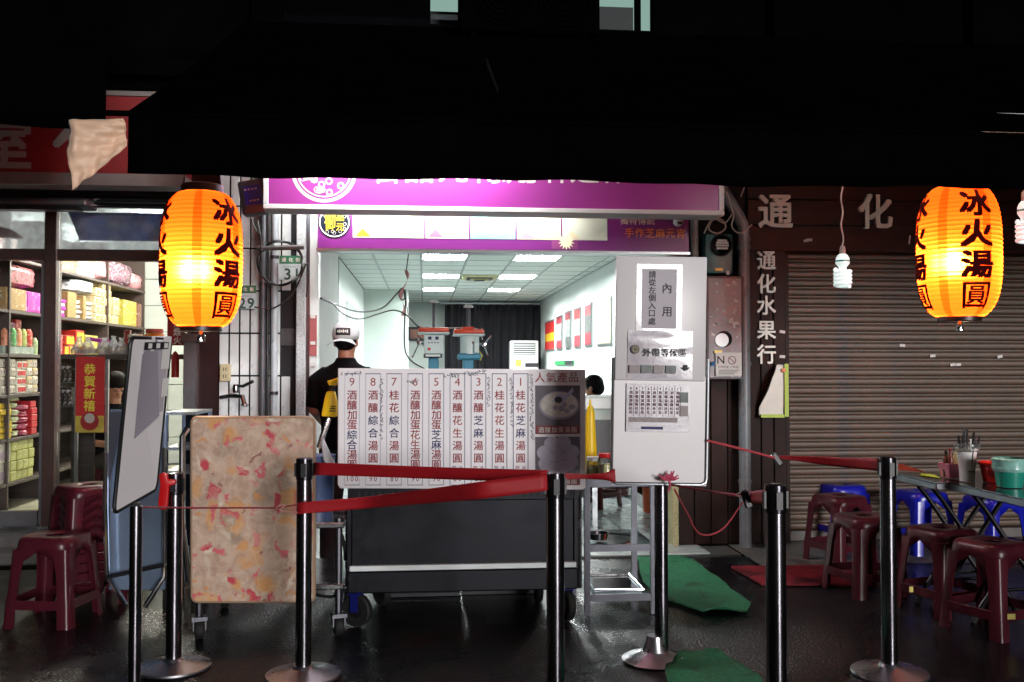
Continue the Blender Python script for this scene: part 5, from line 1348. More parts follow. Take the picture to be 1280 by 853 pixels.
def caster(parent, x_, y_, r_, rot, blue=True, ztop_=None):
    M3 = Matrix.Rotation(rot, 3, 'Z'); c = Vector((x_, y_, r_ + .001))
    ct_ = MB().lathe([(r_ * .45, -.018), (r_ * .9, -.022), (r_, -.014), (r_, .014), (r_ * .9, .022), (r_ * .45, .018)], c, 28, M3 @ Matrix.Rotation(R(90), 3, 'Y')).build('wheel', rubber, parent)
    MB().lathe([(0, -.02), (r_ * .46, -.02), (r_ * .46, .02), (0, .02)], c, 18, M3 @ Matrix.Rotation(R(90), 3, 'Y')).build('hub', dark_steel, ct_)
    fm = mat('fork_blue', '#1c2278', .4, .3) if blue else dark_steel
    for s_ in (-1, 1): MB().obox(c + M3 @ Vector((s_ * .030, 0, r_ * .55)), (.006, .045, r_ * 1.25), M3).build('fork', fm, parent)
    MB().obox((x_, y_, r_ * 2.12), (.075, .075, .02), M3).build('top_plate', fm, parent)
    MB().cyl((x_, y_, r_ * 2.12), (x_, y_, ztop_ or zb_), .02, n=10).build('swivel', dark_steel, parent)
wr = .088
caster(ca, at(446, 770, CY + .05).x, CY + .05, wr, R(62)); caster(ca, cr0 - .06, CY + .06, wr, R(20)); caster(ca, cl0 + .16, CY + .5, wr, R(30)); caster(ca, cr0 - .16, CY + .5, wr, R(0))

MY = CY - .04
mn = thing('menu_board', 'white numbered menu board of red and blue characters on the black cart', 'menu board', at(577, 612, MY))
MB().poly([at(422, 606, MY), at(425, 611, MY), at(729, 612.5, MY), at(732, 610, MY), at(732, 462, MY), at(422.5, 460.5, MY)], (0, .018, 0)).build('panel', mat('menu_white', '#f3eff3', .4, noise=(2, .03)), mn, bevel=.004)
rowsM = [('9', '酒釀加蛋綜合湯圓', 'RRRRBBRR', '100'), ('8', '酒釀綜合湯圓', 'RRBBRR', '90'), ('7', '桂花綜合湯圓', 'RRBBRR', '80'), ('6', '酒釀加蛋花生湯圓', 'RRRRNNRR', '90'),
         ('5', '酒釀加蛋芝麻湯圓', 'RRRRBBRR', '90'), ('4', '酒釀花生湯圓', 'RRNNRR', '80'), ('3', '酒釀芝麻湯圓', 'RRBBRR', '80'), ('2', '桂花花生湯圓', 'RRNNRR', '70'), ('1', '桂花芝麻湯圓', 'RRBBRR', '70')]
inks = {'R': ink_red, 'B': ink_blue, 'N': ink_brown}
pm = ppm(MY) * 1.0
for i, (num, tx, cc_, price) in enumerate(rowsM):
    cx = 440 + 26.35 * i; dyp = 0.012 * (cx - 440)
    fr = MB()
    for (x0_, y0_, x1_, y1_) in ((cx - 9.6, 467, cx + 9.6, 467.9), (cx - 9.6, 606, cx + 9.6, 606.9), (cx - 9.6, 467.9, cx - 8.8, 606), (cx + 8.8, 467.9, cx + 9.6, 606)):
        a, b2 = at(x0_, y1_, MY), at(x1_, y0_, MY); fr.box(a.x, MY - .0022, a.z, b2.x, MY - .0002, b2.z)
    fo = fr.build('column_border', ink_blue, mn)
    MB().text(num, at(cx, 477.5, MY - .0015), 14.5 * pm).build('number', ink_brown, fo)
    ys = [494 + 12.4 * k for k in range(8)] if len(tx) == 8 else [494 + 15.8 * k for k in range(6)]
    for key, m_ in inks.items():
        g_ = MB(); any_ = False
        for ch, c_, y_ in zip(tx, cc_, ys):
            if c_ == key: MB().text(ch, at(cx, y_, MY - .0015), 12.6 * pm, bold=.014).build('character', m_, fo, smooth=0)
    if i >= 5:
        g_ = MB(); g_.text('熱', at(cx - 4, 585, MY - .0015), 6 * pm); g_.text('冰', at(cx + 4, 585, MY - .0015), 6 * pm); g_.build('lettering', ink_blue if i % 2 else ink_red, fo)
    MB().line(price, at(cx, 598.5, MY - .0015), 9.5 * pm, 5.6 * pm, sx=.85).build('price', ink_red, fo)
MB.chars('人氣產品', at(696, 472, MY - .0015), 13.5 * pm, 14.2 * pm, ink_brown, mn, bold=.006)
def mrect(x0_, y0_, x1_, y1_, d, name, m, parent):
    a, b2 = at(x0_, y1_, MY), at(x1_, y0_, MY); return MB().box(a.x, MY - d, a.z, b2.x, MY - d + .0012, b2.z).build(name, m, parent)
ph1 = mrect(669, 482, 725, 543, .0015, 'food_photo', mat('photo_plum', '#3d3040', .4, noise=(15, .4)), mn)
def ell(mb, px, py, rx, ry, d, n=28, a0=0, a1=2*math.pi):
    c = at(px, py, MY - d); P = []
    for k in range(n):
        t = a0 + (a1 - a0) * k / n; P.append((c.x + rx * pm * math.cos(t), c.y, c.z + ry * pm * math.sin(t)))
    return mb.add(P, [tuple(range(n))])
ell(MB(), 699, 507, 25.5, 18, .0022).build('bowl_rim', mat('photo_greyblue', '#8d8698', .4), ph1)
ell(MB(), 699, 506, 23.5, 16, .0026).build('soup', mat('photo_cream', '#cfc8be', .4, noise=(40, .25)), ph1)
g_ = MB()
for (px, py, r_) in ((702, 511, 4.2), (709, 514, 3.6), (715, 509, 4), (694, 510, 3.5), (706, 506, 3)): ell(g_, px, py, r_, r_ * .85, .0030 + .00004 * px % .0003)
g_.build('dumplings', mat('photo_lilac', '#8f889c', .4, noise=(40, .2)), ph1)
ell(MB(), 700, 499, 8, 6, .0035).build('spoon_bowl', mat('photo_spoon', '#b8b0cc', .4), ph1)
ell(MB(), 698, 500, 5, 4, .0038).build('sesame', ink_black, ph1)
c0_, c1_ = at(706, 498, MY - .0034), at(716, 487, MY - .0034)
MB().poly([c0_ + Vector((0, 0, -.014)), c1_ + Vector((.004, 0, -.012)), c1_ + Vector((0, 0, .012)), c0_ + Vector((0, 0, .012))], (0, .0004, 0)).build('spoon_handle', mat('photo_spoon', '#b8b0cc', .4), ph1)
cap_r = mat('caption_red', '#7d1822', .5)
mrect(669.5, 532, 724.5, 542.5, .0028, 'caption_band', cap_r, ph1)
MB().line('酒釀加蛋湯圓', at(697, 537.5, MY - .0032), 7.6 * pm, 8.3 * pm).build('lettering', ink_white, ph1)
ph2 = mrect(669, 546, 725, 607, .0015, 'food_photo', mat('photo_plum', '#3d3040', .4, noise=(15, .4)), mn)
g_ = MB()
for k, (px, py, r_) in enumerate(((681, 566, 10), (690, 555, 10), (704, 554, 10), (714, 565, 10), (712, 578, 11), (698, 584, 13), (684, 580, 11), (697, 568, 9))):
    ell(g_, px, py, r_, r_ * .9, .0022 + .0002 * k)
g_.build('dumplings', mat('photo_mauve', '#b9b1c4', .45, noise=(18, .12)), ph2)
g_ = MB()
for (px, py) in ((690, 566), (697, 577), (705, 566), (690, 577), (706, 575), (697, 558)):
    c = at(px, py, MY - .0045); MB().box(c.x - .012, c.y, c.z - .002, c.x + .012, c.y + .0004, c.z + .002).build('crease', mat('photo_shadow', '#857d92', .5), ph2)
mrect(669.5, 597, 724.5, 607, .0052, 'caption_band', cap_r, ph2)
MB().line('桂花芝麻湯圓', at(697, 602, MY - .0056), 7.4 * pm, 8.3 * pm).build('lettering', ink_white, ph2)
# handwriting scrawled over the board
rg = random.Random(11); sc_ = MB()
def scrawl(px, py, n, step, dx, dy, w=.0027):
    x_, y_ = px, py
    for k in range(n):
        pts = []
        for j in range(5): pts.append(at(x_ + rg.uniform(-2.6, 2.6), y_ + rg.uniform(-step * .55, step * .55), MY - .0022))
        sc_.tube(pts, w * .55, 4); x_ += dx + rg.uniform(-.5, .5); y_ += dy
scrawl(477, 474, 16, 5, .15, 4.9); scrawl(610, 472, 9, 5, .1, 4.6); scrawl(638, 474, 13, 5, .1, 4.8); scrawl(664, 470, 18, 5, .05, 4.6)
scrawl(428, 468, 5, 6, 6, -.4); scrawl(556, 469, 5, 6, 4, .2); scrawl(508, 476, 4, 6, 4, .6); scrawl(582, 467, 5, 6, 3.5, .1); scrawl(598, 464, 4, 4, 3, 0)
sc_.build('handwriting', mat('pen_blue', '#1e1e42', .6), mn)

# ================================================================== FLORAL BOARD AND SIDE TROLLEY
def floral():
    m = bpy.data.materials.new('floral_laminate'); m.use_nodes = True; nt = m.node_tree; n = nt.nodes; l = nt.links
    b = n['Principled BSDF']; b.inputs['Roughness'].default_value = .42
    tc = n.new('ShaderNodeTexCoord')
    wz = n.new('ShaderNodeTexNoise'); wz.inputs['Scale'].default_value = 9; wz.inputs['Detail'].default_value = 5
    l.new(tc.outputs['Object'], wz.inputs['Vector'])
    wp_ = n.new('ShaderNodeMix'); wp_.data_type = 'RGBA'; wp_.blend_type = 'ADD'; wp_.inputs['Factor'].default_value = .26
    l.new(tc.outputs['Object'], wp_.inputs[6]); l.new(wz.outputs['Color'], wp_.inputs[7])
    def layer(prev, scale, lo, hi, col, off, thr=.35):
        mp = n.new('ShaderNodeMapping'); mp.inputs['Location'].default_value = (off, off * .7, off * 1.3); mp.inputs['Scale'].default_value = (1, .001, .85); l.new(wp_.outputs[2], mp.inputs['Vector'])
        v = n.new('ShaderNodeTexVoronoi'); v.inputs['Scale'].default_value = scale; v.inputs['Randomness'].default_value = .9; l.new(mp.outputs[0], v.inputs['Vector'])
        mr = n.new('ShaderNodeMapRange'); mr.inputs['From Min'].default_value = hi; mr.inputs['From Max'].default_value = lo; l.new(v.outputs['Distance'], mr.inputs['Value'])
        sp = n.new('ShaderNodeSeparateColor'); l.new(v.outputs['Color'], sp.inputs[0])
        gt = n.new('ShaderNodeMath'); gt.operation = 'LESS_THAN'; gt.inputs[1].default_value = thr; l.new(sp.outputs[0], gt.inputs[0])
        mu = n.new('ShaderNodeMath'); mu.operation = 'MULTIPLY'; l.new(mr.outputs[0], mu.inputs[0]); l.new(gt.outputs[0], mu.inputs[1])
        mx = n.new('ShaderNodeMix'); mx.data_type = 'RGBA'; l.new(mu.outputs[0], mx.inputs['Factor']); l.new(prev, mx.inputs[6]); mx.inputs[7].default_value = (*lin(col), 1)
        return mx.outputs[2]
    base = n.new('ShaderNodeTexNoise'); base.inputs['Scale'].default_value = 13; base.inputs['Detail'].default_value = 7; base.inputs['Distortion'].default_value = 1.4
    l.new(tc.outputs['Object'], base.inputs['Vector'])
    cr = n.new('ShaderNodeValToRGB'); cr.color_ramp.elements[0].position = .36; cr.color_ramp.elements[1].position = .62
    cr.color_ramp.elements[0].color = (*lin('#b3937f'), 1); cr.color_ramp.elements[1].color = (*lin('#ccb09c'), 1); l.new(base.outputs['Fac'], cr.inputs['Fac'])
    c = cr.outputs[0]
    c = layer(c, 7, .18, .50, '#a38b78', 1.3, .5)
    c = layer(c, 8, .20, .46, '#d39a62', 3.1, .5)
    c = layer(c, 12, .08, .40, '#e0cfba', 12.6, .5)
    c = layer(c, 9.5, .27, .38, '#c04450', 5.7, .55)
    c = layer(c, 15, .22, .35, '#d0646c', 9.2, .52)
    c = layer(c, 20, .18, .32, '#cf9058', 21.2, .3)
    c = layer(c, 18, .16, .30, '#96605a', 15.5, .2)
    ve = n.new('ShaderNodeTexVoronoi'); ve.feature = 'DISTANCE_TO_EDGE'; ve.inputs['Scale'].default_value = 7.5
    mp = n.new('ShaderNodeMapping'); mp.inputs['Scale'].default_value = (1, .001, .8); l.new(wp_.outputs[2], mp.inputs['Vector']); l.new(mp.outputs[0], ve.inputs['Vector'])
    mr = n.new('ShaderNodeMapRange'); mr.inputs['From Min'].default_value = .012; mr.inputs['From Max'].default_value = .06; mr.inputs['To Min'].default_value = .28; mr.inputs['To Max'].default_value = 0
    l.new(ve.outputs['Distance'], mr.inputs['Value'])
    mx = n.new('ShaderNodeMix'); mx.data_type = 'RGBA'; l.new(mr.outputs[0], mx.inputs['Factor']); l.new(c, mx.inputs[6]); mx.inputs[7].default_value = (*lin('#d8c4ae'), 1); c = mx.outputs[2]
    l.new(c, b.inputs['Base Color']); return m
FY = 5.0
fbm = floral()
fb = thing('floral_board', 'upright folded table top of beige floral laminate with rounded corners', 'table top', at(316, 752, FY))
cor = []
for (px, py, cxs, cys) in ((244, 526, -1, 1), (388, 526, 1, 1), (390, 749, 1, -1), (242, 749, -1, -1)):
    pass
def rr_outline(x0_, y0_, x1_, y1_, r_, Y):
    o = []
    for (cx_, cy_, a0_) in ((x1_ - r_, y0_ + r_, 90), (x0_ + r_, y0_ + r_, 180), (x0_ + r_, y1_ - r_, 270), (x1_ - r_, y1_ - r_, 0)):
        seq = range(0, 91, 18)
        for a in seq:
            t = R(a0_ - 90 + a) if False else R(a0_ + a - 90)
            o.append((cx_ + r_ * math.cos(t), cy_ - r_ * math.sin(t)))
    return [at(px, py, Y) for px, py in o]
ol = rr_outline(240, 523, 391.5, 752, 7, FY)
MB().poly(ol, (0, .022, 0)).build('panel', fbm, fb, bevel=.002)
MB().tube([p + Vector((0, .011, 0)) for p in ol], .012, 6, True).build('edge_band', mat('edge_brown', '#9a7f66', .5), fb)
tr_ = thing('steel_trolley', 'dark steel trolley with two shelves behind the floral board', 'trolley', (at(330, 700, 5.4).x, 5.4, 0))
tx0, tx1 = at(243, 700, 5.1).x, at(431, 700, 5.1).x
zA = at(420, 652, 5.1).z; zB = at(420, 728, 5.1).z
MB().box(tx0, 5.06, zA - .03, tx1, 5.75, zA).build('top_shelf', steel, tr_, bevel=.006)
MB().box(tx0, 5.06, zB - .03, tx1, 5.75, zB).build('lower_shelf', steel, tr_, bevel=.006)
for xx in (tx0 + .03, tx1 - .03):
    for yy in (5.09, 5.72):
        MB().cyl((xx, yy, .11), (xx, yy, zA + .02), .018, n=10).build('leg', dark_steel, tr_)
        caster(tr_, xx, yy, .05, R(15), False, .115)
MB().tube([(tx0 - .02, 5.06, .30), (tx0 - .05, 5.04, .62), (tx0 - .05, 5.04, 1.04), (tx0 - .03, 5.06, 1.08)], .016, 10).build('push_handle', chrome, tr_)
cord('thick black hose drooping beside the black cart', [(396, 650, 5.3), (415, 655, 5.25), (428, 672, 5.22), (432, 700, 5.3)], .010, rubber, 'hose')
cord('black power lead lying under the side trolley', [(396, 744, 5.2), (415, 746, 5.15), (432, 738, 5.2), (440, 735, 5.5)], .009, rubber, 'hose')
# folded steel tables behind the whiteboard
ft = thing('folded_table', 'pale blue folded table with chrome tube legs behind the slanted whiteboard', 'table', gp(180, 755))
FTY = 5.5
MB().poly([at(136, 738, FTY), at(205, 738, FTY - .05), at(206, 514, FTY - .05), at(137, 512, FTY)], (0, .03, 0)).build('table_top', mat('blue_steel_panel', '#9db4d4', .25, .6, noise=(3, .15)), ft, bevel=.004)
MB().tube([at(132, 566, FTY - .05), at(132, 640, FTY - .05), at(134, 720, FTY - .05), at(158, 757, FTY - .12)], .014, 10).build('leg', chrome, ft)
MB().tube([at(206, 560, FTY - .08), at(206, 700, FTY - .08), at(205, 722, FTY - .08), at(181, 759, FTY - .16)], .014, 10).build('leg', chrome, ft)
MB().tube([at(119, 753, FTY + .25), at(134, 725, FTY + .05)], .014, 10).build('leg', chrome, ft)
MB().tube([at(133, 722, FTY - .06), at(206, 706, FTY - .09)], .012, 10).build('cross_rail', dark_steel, ft)
MB().tube([at(216, 700, FTY), at(206, 715, FTY - .06)], .012, 8).build('cross_rail', chrome, ft)
cw = MB().poly([at(135, 612, FTY - .04), at(150, 540, FTY - .04), at(160, 515, FTY - .04), at(136, 515, FTY - .04)][::-1], (0, .002, 0)).build('reflected_patch', mat('grey_film', '#5c6474', .3, .5), ft)  # darker shape painted as a reflection on the table top
ft2 = thing('glass_cabinet', 'small chrome-framed glass cabinet standing behind the red clasp', 'cabinet', gp(226, 758))
CY2 = 5.62
a, b_ = at(206, 757, CY2), at(243, 516, CY2)
for (xa_, ya_) in ((a.x, CY2), (b_.x, CY2), (a.x, CY2 + .4), (b_.x, CY2 + .4)): MB().box(xa_ - .01, ya_ - .01, 0.004, xa_ + .01, ya_ + .01, b_.z).build('upright', chrome, ft2)
for z_ in (b_.z, at(225, 560, CY2).z, at(225, 590, CY2).z, .3):
    MB().box(a.x - .011, CY2 - .012, z_ - .012, b_.x + .011, CY2 + .412, z_ + .004).build('shelf', alu, ft2)
MB().box(a.x + .012, CY2 + .39, .31, b_.x - .012, CY2 + .395, b_.z - .015).build('back_panel', mat('dark_glass', '#15181f', .1, .2), ft2)
tag(MB().lathe([(0, 0), (.12, 0), (.15, .05), (.155, .055), (.14, .055), (0, .02)], gp(190, 735) + Vector((0, .5, 0)), 28).build('red_basin', red_pl), 'red plastic basin on the ground behind the folded table', 'basin')

# ================================================================== STEEL SHELF CART beside the doorway
sc2 = thing('shelf_cart', 'open stainless shelf cart with three trays beside the notice stand', 'cart', (at(775, 740, 5.4).x, 5.5, 0))
sa, sb_ = at(734, 770, 5.36), at(817, 770, 5.36)
zs = [at(775, 600, 5.36).z, at(775, 682, 5.36).z, at(775, 744, 5.36).z]
for xx in (sa.x, sb_.x):
    for yy in (5.36, 5.86): MB().box(xx - .016, yy - .016, .004, xx + .016, yy + .016, zs[0] - .03).build('leg', dark_steel, sc2)
for z_ in zs:
    MB().box(sa.x + .0165, 5.35, z_ - .032, sb_.x - .0165, 5.366, z_ + .006).build('front_lip', dark_steel, sc2)
    MB().box(sa.x - .014, 5.3665, z_ - .006, sb_.x + .014, 5.88, z_).build('tray', mat('tray_steel', '#b9c4c6', .18, 1.0, noise=(4, .12), rvar=.08), sc2)
MB().box(sa.x - .02, 5.34, zs[0] - .035, sb_.x + .02, 5.349, zs[0] + .01).build('front_rail', dark_steel, sc2)
q = at(751, 662, 5.6)
jar_g = glass_mat('jar_glass', (.95, .97, .96), .05)
t = thing('ladle', 'steel ladle bowl lying on the middle tray of the shelf cart', 'ladle', (at(748, 680, 5.5).x, 5.5, zs[1]))
MB().lathe([(0, .002), (.05, .012), (.062, .05), (.058, .05), (.046, .016), (0, .008)], (at(748, 680, 5.5).x, 5.5, zs[1]), 24).build('bowl', chrome, t)
MB().tube([(at(748, 680, 5.5).x + .05, 5.5, zs[1] + .045), (at(790, 680, 5.5).x, 5.55, zs[1] + .02)], .006, 8).build('handle', chrome, t)
t = thing('steel_tray', 'shallow steel tray on the bottom of the shelf cart', 'tray', (at(765, 740, 5.5).x, 5.5, zs[2]))
MB().box(at(740, 740, 5.5).x, 5.42, zs[2] + .001, at(800, 740, 5.5).x, 5.8, zs[2] + .012).build('pan', chrome, t, bevel=.004)
MB().tube([(at(740, 740, 5.5).x, 5.42, zs[2] + .018), (at(800, 740, 5.5).x, 5.42, zs[2] + .018), (at(800, 740, 5.5).x, 5.8, zs[2] + .018), (at(740, 740, 5.5).x, 5.8, zs[2] + .018)], .007, 6, True).build('rim', chrome, t)
# jars and yellow dispenser on the top tray
def jar(px, py, Y, r_, h_, label, lidm, fill):
    q = at(px, py, Y); q.z = zs[0] + .001
    t = thing('glass_jar', label, 'jar', q)
    MB().lathe([(0, .002), (r_, .002), (r_, h_), (r_ * .85, h_ + .012), (r_ * .85, h_ + .02)], q, 24, cap=False).build('glass', jar_g, t)
    MB().lathe([(0, .005), (r_ * .93, .005), (r_ * .93, h_ * .75), (0, h_ * .78)], q, 20).build('contents', fill, t)
    MB().lathe([(r_ * .9, h_ + .012), (r_ * .92, h_ + .014), (r_ * .92, h_ + .036), (0, h_ + .038)], q, 24).build('lid', lidm, t)
crm = mat('cream_contents', '#c9c28a', .6, noise=(60, .2))
jar(757, 592, 5.5, .045, .10, 'glass jar with red lid and cream contents on the shelf cart', red_pl, crm)
jar(741, 592, 5.62, .04, .07, 'low glass jar of cream paste beside the yellow dispenser', frame_white, crm)
q = at(738, 590, 5.7); q.z = zs[0] + .001
t = thing('sauce_dispenser', 'tall tapering yellow dispenser bottle on the shelf cart', 'bottle', q)
MB().lathe([(0, .0), (.042, .0), (.044, .02), (.026, .36), (.016, .40), (0, .405)], q, 24).build('bottle', yellow_pl, t)
MB().lathe([(.0, .40), (.008, .40), (.006, .44), (0, .442)], q, 12).build('nozzle', yellow_pl, t)

crm_ = mat('crate_grey', '#24262c', .55, noise=(8, .15))
for i, (x_, y_, n_) in enumerate(((-.02, 6.05, 2), (.47, 6.07, 1))):  # crates added to block the doorway's reflection on the road under the cart
    for k in range(n_):
        t = thing('plastic_crate', ['dark grey plastic crate on the floor behind the cart', 'dark grey plastic crate stacked on another behind the cart', 'dark grey plastic crate standing alone behind the cart wheels'][k if i == 0 else 2], 'crate', (x_, y_, .003 + .26 * k))
        zb0 = .003 + .26 * k
        MB().box(x_ - .24, y_ - .17, zb0, x_ + .24, y_ + .17, zb0 + .02).build('floor', crm_, t)
        for (a0_, b0_, a1_, b1_) in ((-.24, -.17, .24, -.155), (-.24, .155, .24, .17), (-.24, -.154, -.225, .154), (.225, -.154, .24, .154)):
            MB().box(x_ + a0_, y_ + b0_, zb0 + .021, x_ + a1_, y_ + b1_, zb0 + .255).build('side', crm_, t, bevel=.003)
        for q_ in range(6): MB().box(x_ - .235 + .085 * q_, y_ - .182, zb0 + .03, x_ - .22 + .085 * q_, y_ - .171, zb0 + .24).build('rib', crm_, t)
# inside: prep counter, bin, machines
pc = thing('prep_counter', 'white work counter inside the doorway with a dark cupboard beneath', 'counter', (at(765, 560, 8.2).x, 8.3, 0.016))
x0_, x1_ = at(728, 560, 8.1).x, 2.45
z_ = at(750, 497, 8.1).z
MB().box(x0_, 8.1, z_ - .10, x1_, 8.75, z_).build('worktop', frame_white, pc, bevel=.008)
MB().box(x0_ + .1, 8.2, 0.35, x1_, 8.74, at(750, 525, 8.2).z).build('cupboard', mat('dark_cupboard', '#1a1b1f', .4), pc)
MB().box(x0_ + .1, 8.19, at(750, 525, 8.2).z + .001, x1_, 8.74, z_ - .101).build('drawer_band', cool_wall, pc)
for xx in (x0_ + .13, x1_ - .03):
    MB().box(xx - .02, 8.22, .017, xx + .02, 8.26, .349).build('leg', steel, pc); MB().box(xx - .02, 8.68, .017, xx + .02, 8.72, .349).build('leg', steel, pc)
q = gp(820, 640, .016)
t = thing('waste_bin', 'orange plastic bin with white label on the shop floor', 'bin', q)
MB().lathe([(0, 0), (.12, 0), (.135, .42), (.14, .43), (.13, .43), (0, .40)], q, 24).build('bucket', mat('orange_plastic', '#d8571a', .4), t)
MB().box(q.x - .06, q.y - .137, .33, q.x + .0, q.y - .128, .42).build('label', paper_white, t)
for k, (px, py, cm_) in enumerate(((770, 618, '#6b2530'), (762, 612, '#17171a'))):
    q = gp(px, py, .016); hh = (.12, .2)[k]
    t = thing('stool_drum', ['dark red ringed drum standing on the shop floor', 'black drum standing on the shop floor under the counter'][k], 'drum', q)
    MB().lathe([(0, 0), (.13, 0), (.14, hh * .5), (.13, hh), (0, hh)], q, 24).build('drum_body', mat('drum%d' % k, cm_, .4), t)
    for zz_ in (.3, .7): MB().lathe([(.142, hh * zz_ - .008), (.148, hh * zz_), (.142, hh * zz_ + .008)], q, 24, cap=False).build('hoop', dark_steel, t)

def machine(px, label, motor, Y=9.6):
    s_ = ppm(Y)
    q = at(px, 458, Y); t = thing('mixing_machine', label, 'machine', (q.x, Y, 0.016))
    X = q.x
    blue = mat('machine_blue', '#2f7f9c', .4, .1, noise=(8, .08)); pale = mat('machine_pale', '#dcecea', .4, noise=(6, .05)); red = mat('cover_red', '#e8563c', .35)
    zt = at(px, 409, Y).z if not motor else at(px, 412, Y).z; zl = at(px, 447, Y).z
    MB().box(X - .28, Y - .2, .016, X + .28, Y + .3, .06).build('foot', blue, t, bevel=.01)
    MB().cyl((X, Y + .12, .06), (X, Y + .12, zl), .05 if not motor else .055, n=20).build('column', blue, t)
    MB().box(X - 6.5 * s_, Y - .02, .75, X + 6.5 * s_, Y + .08, zl).build('front_column', blue, t, bevel=.01)
    if not motor:
        a, b2 = at(530, 443, Y), at(554, 419, Y)
        MB().box(a.x, Y - .12, a.z, b2.x, Y + .12, b2.z).build('head', pale, t, bevel=.008)
        for kx in (-.04, .03): MB().box(X + kx - .015, Y - .126, b2.z - .05, X + kx + .018, Y - .1205, b2.z - .02).build('display', ink_blue, t)
        for kx in range(4): MB().box(X - .055 + kx * .03, Y - .125, b2.z - .085, X - .04 + kx * .03, Y - .1205, b2.z - .075).build('button', ink_blue, t)
        MB().lathe([(0, 0), (.016, 0), (.014, .012), (0, .013)], (X - .045, Y - .121, a.z + .05), 14, RX).build('stop_button', red_pl, t)
        a2, b3 = at(529.5, 447.5, Y), at(552.5, 442, Y); MB().box(a2.x, Y - .14, a2.z, b3.x, Y + .12, b3.z - .004).build('collar', dark_steel, t, bevel=.006)
        MB().box(a2.x + .02, Y - .148, a2.z + .012, b3.x - .02, Y - .1405, b3.z - .012).build('collar_plate', pale, t)
    else:
        c = at(587, 432, Y); 
        MB().lathe([(0, -.13), (.06, -.13), (.092, -.115), (.096, -.09), (.096, .10), (.088, .115), (0, .12)], (c.x, Y, c.z), 10).build('motor', pale, t, bevel=.006)
        MB().box(c.x - .12, Y - .1, at(587, 450, Y).z, c.x + .12, Y + .1, at(587, 442, Y).z).build('motor_base', blue, t, bevel=.015)
        MB().box(c.x + .04, Y - .13, c.z - .07, c.x + .085, Y - .09, c.z + .03).build('switch_box', pale, t, bevel=.004)
        MB().tube([(c.x + .09, Y - .1, c.z - .06), (c.x + .12, Y - .12, c.z - .10), (c.x + .10, Y - .11, c.z - .15)], .006, 6).build('motor_lead', mat('yellow_lead', '#c9b848', .5), t)
    hy = at(px, 413 if not motor else 415, Y).z
    w_ = .15
    MB().box(X - w_, Y - .16, hy - .022, X + w_ , Y + .16, hy + .022).build('belt_cover', red, t, bevel=.016, seg=2)
    MB().box(X - w_ - .006, Y - .166, hy - .042, X + w_ + .006, Y + .16, hy - .0225).build('cover_rim', pale, t, bevel=.006)
    if motor: MB().box(X - .07, Y - .16, hy + .0225, X + .05, Y + .1, hy + .045).build('cover_cap', red, t, bevel=.01)
    zc = at(px, 378 if not motor else 384, Y).z
    MB().cyl((X, Y, hy + .02), (X, Y, zc), .014 if not motor else .020, n=12).build('shaft', dark_steel, t)
    MB().lathe([(0, .03), (.03, .024), (.05, .004), (.05, -.004), (.02, -.01), (0, -.01)], (X, Y, zc), 20).build('shaft_cap', frame_white, t)
    h = at(524, 429, Y) if not motor else at(604, 431, Y)
    MB().cyl((X, Y - .05, h.z), (h.x, Y - .08, h.z), .014, n=10).build('spindle', chrome, t)
    MB().lathe([(0, -.02), (.024, -.018), (.024, .018), (0, .02)], (h.x, Y - .08, h.z), 14, RX).build('wheel_hub', chrome, t)
    for a in ((50, 170, 290) if motor else (95, 245, 330)):
        e = Vector((h.x + .11 * math.cos(R(a)), Y - .09, h.z + .11 * math.sin(R(a)))) if motor else Vector((h.x + (.15 if a == 245 else .06) * math.cos(R(a)), Y - .09, h.z + (.15 if a == 245 else .06) * math.sin(R(a))))
        MB().tube([(h.x, Y - .085, h.z), e], .007, 8).build('wheel_arm', chrome, t); MB().lathe([(0, -.014), (.013, 0), (0, .014)], e, 10).build('arm_knob', mat('knob_red', '#8c3a30', .4), t)
machine(542, 'pale blue mixing machine with flat control face and red belt cover', False)
machine(585.5, 'pale blue mixing machine with motor housing and red belt cover', True)
cable('power_cable', 'upper black power cable swagged from the doorway to the ribbon', [(400, 373, 7.3), (420, 381, 7.8), (450, 390, 8.4), (478, 385, 8.9), (498, 365, 9.2), (503, 361, 9.3), (506, 372, 9.3), (502, 375, 9.3), (499, 368, 9.3), (503, 362, 9.3), (507, 372, 9.35), (507, 440, 9.4), (532, 462, 9.5)], 8, .007, black_plastic)
cable('power_cable', 'lower black power cable drooping from the doorway to the machine', [(402, 373, 7.3), (416, 380, 7.6), (430, 393, 8.0), (450, 399, 8.4), (472, 393, 8.8), (492, 388, 9.1), (508, 394, 9.3), (522, 408, 9.45), (530, 412, 9.5)], 8, .007, black_plastic)
cable('power_cable', 'pale power cable looping over both machines', [(507, 362, 9.4), (511, 395, 9.45), (525, 408, 9.5), (545, 411, 9.55), (572, 410, 9.6), (598, 412, 9.6), (603, 425, 9.6)], 9.5, .006, mat('pale_cable', '#a9aaa2', .5))
rb = MB()
pts = [at(511, 314, 9.3), at(508, 338, 9.3)]
tag(MB().tube(pts, .005, 6).build('hanging_string', black_plastic), 'thin string holding the pink ribbon below the ceiling', 'string')
def rib(u, v):
    q = at(507.5 - 6 * v + 3 * math.sin(v * 9), 338 + 57 * v, 9.28); w_ = (u - .5) * (.03 + .014 * math.sin(v * 14)); 
    return q + Vector((w_ * math.cos(v * 7), w_ * math.sin(v * 7), 0))
tag(MB().grid(rib, 3, 24).build('pink_ribbon', mat('ribbon_pink', '#d89a9a', .6, noise=(20, .2)), smooth=70), 'crumpled pink ribbon hanging from the string over the machines', 'ribbon')

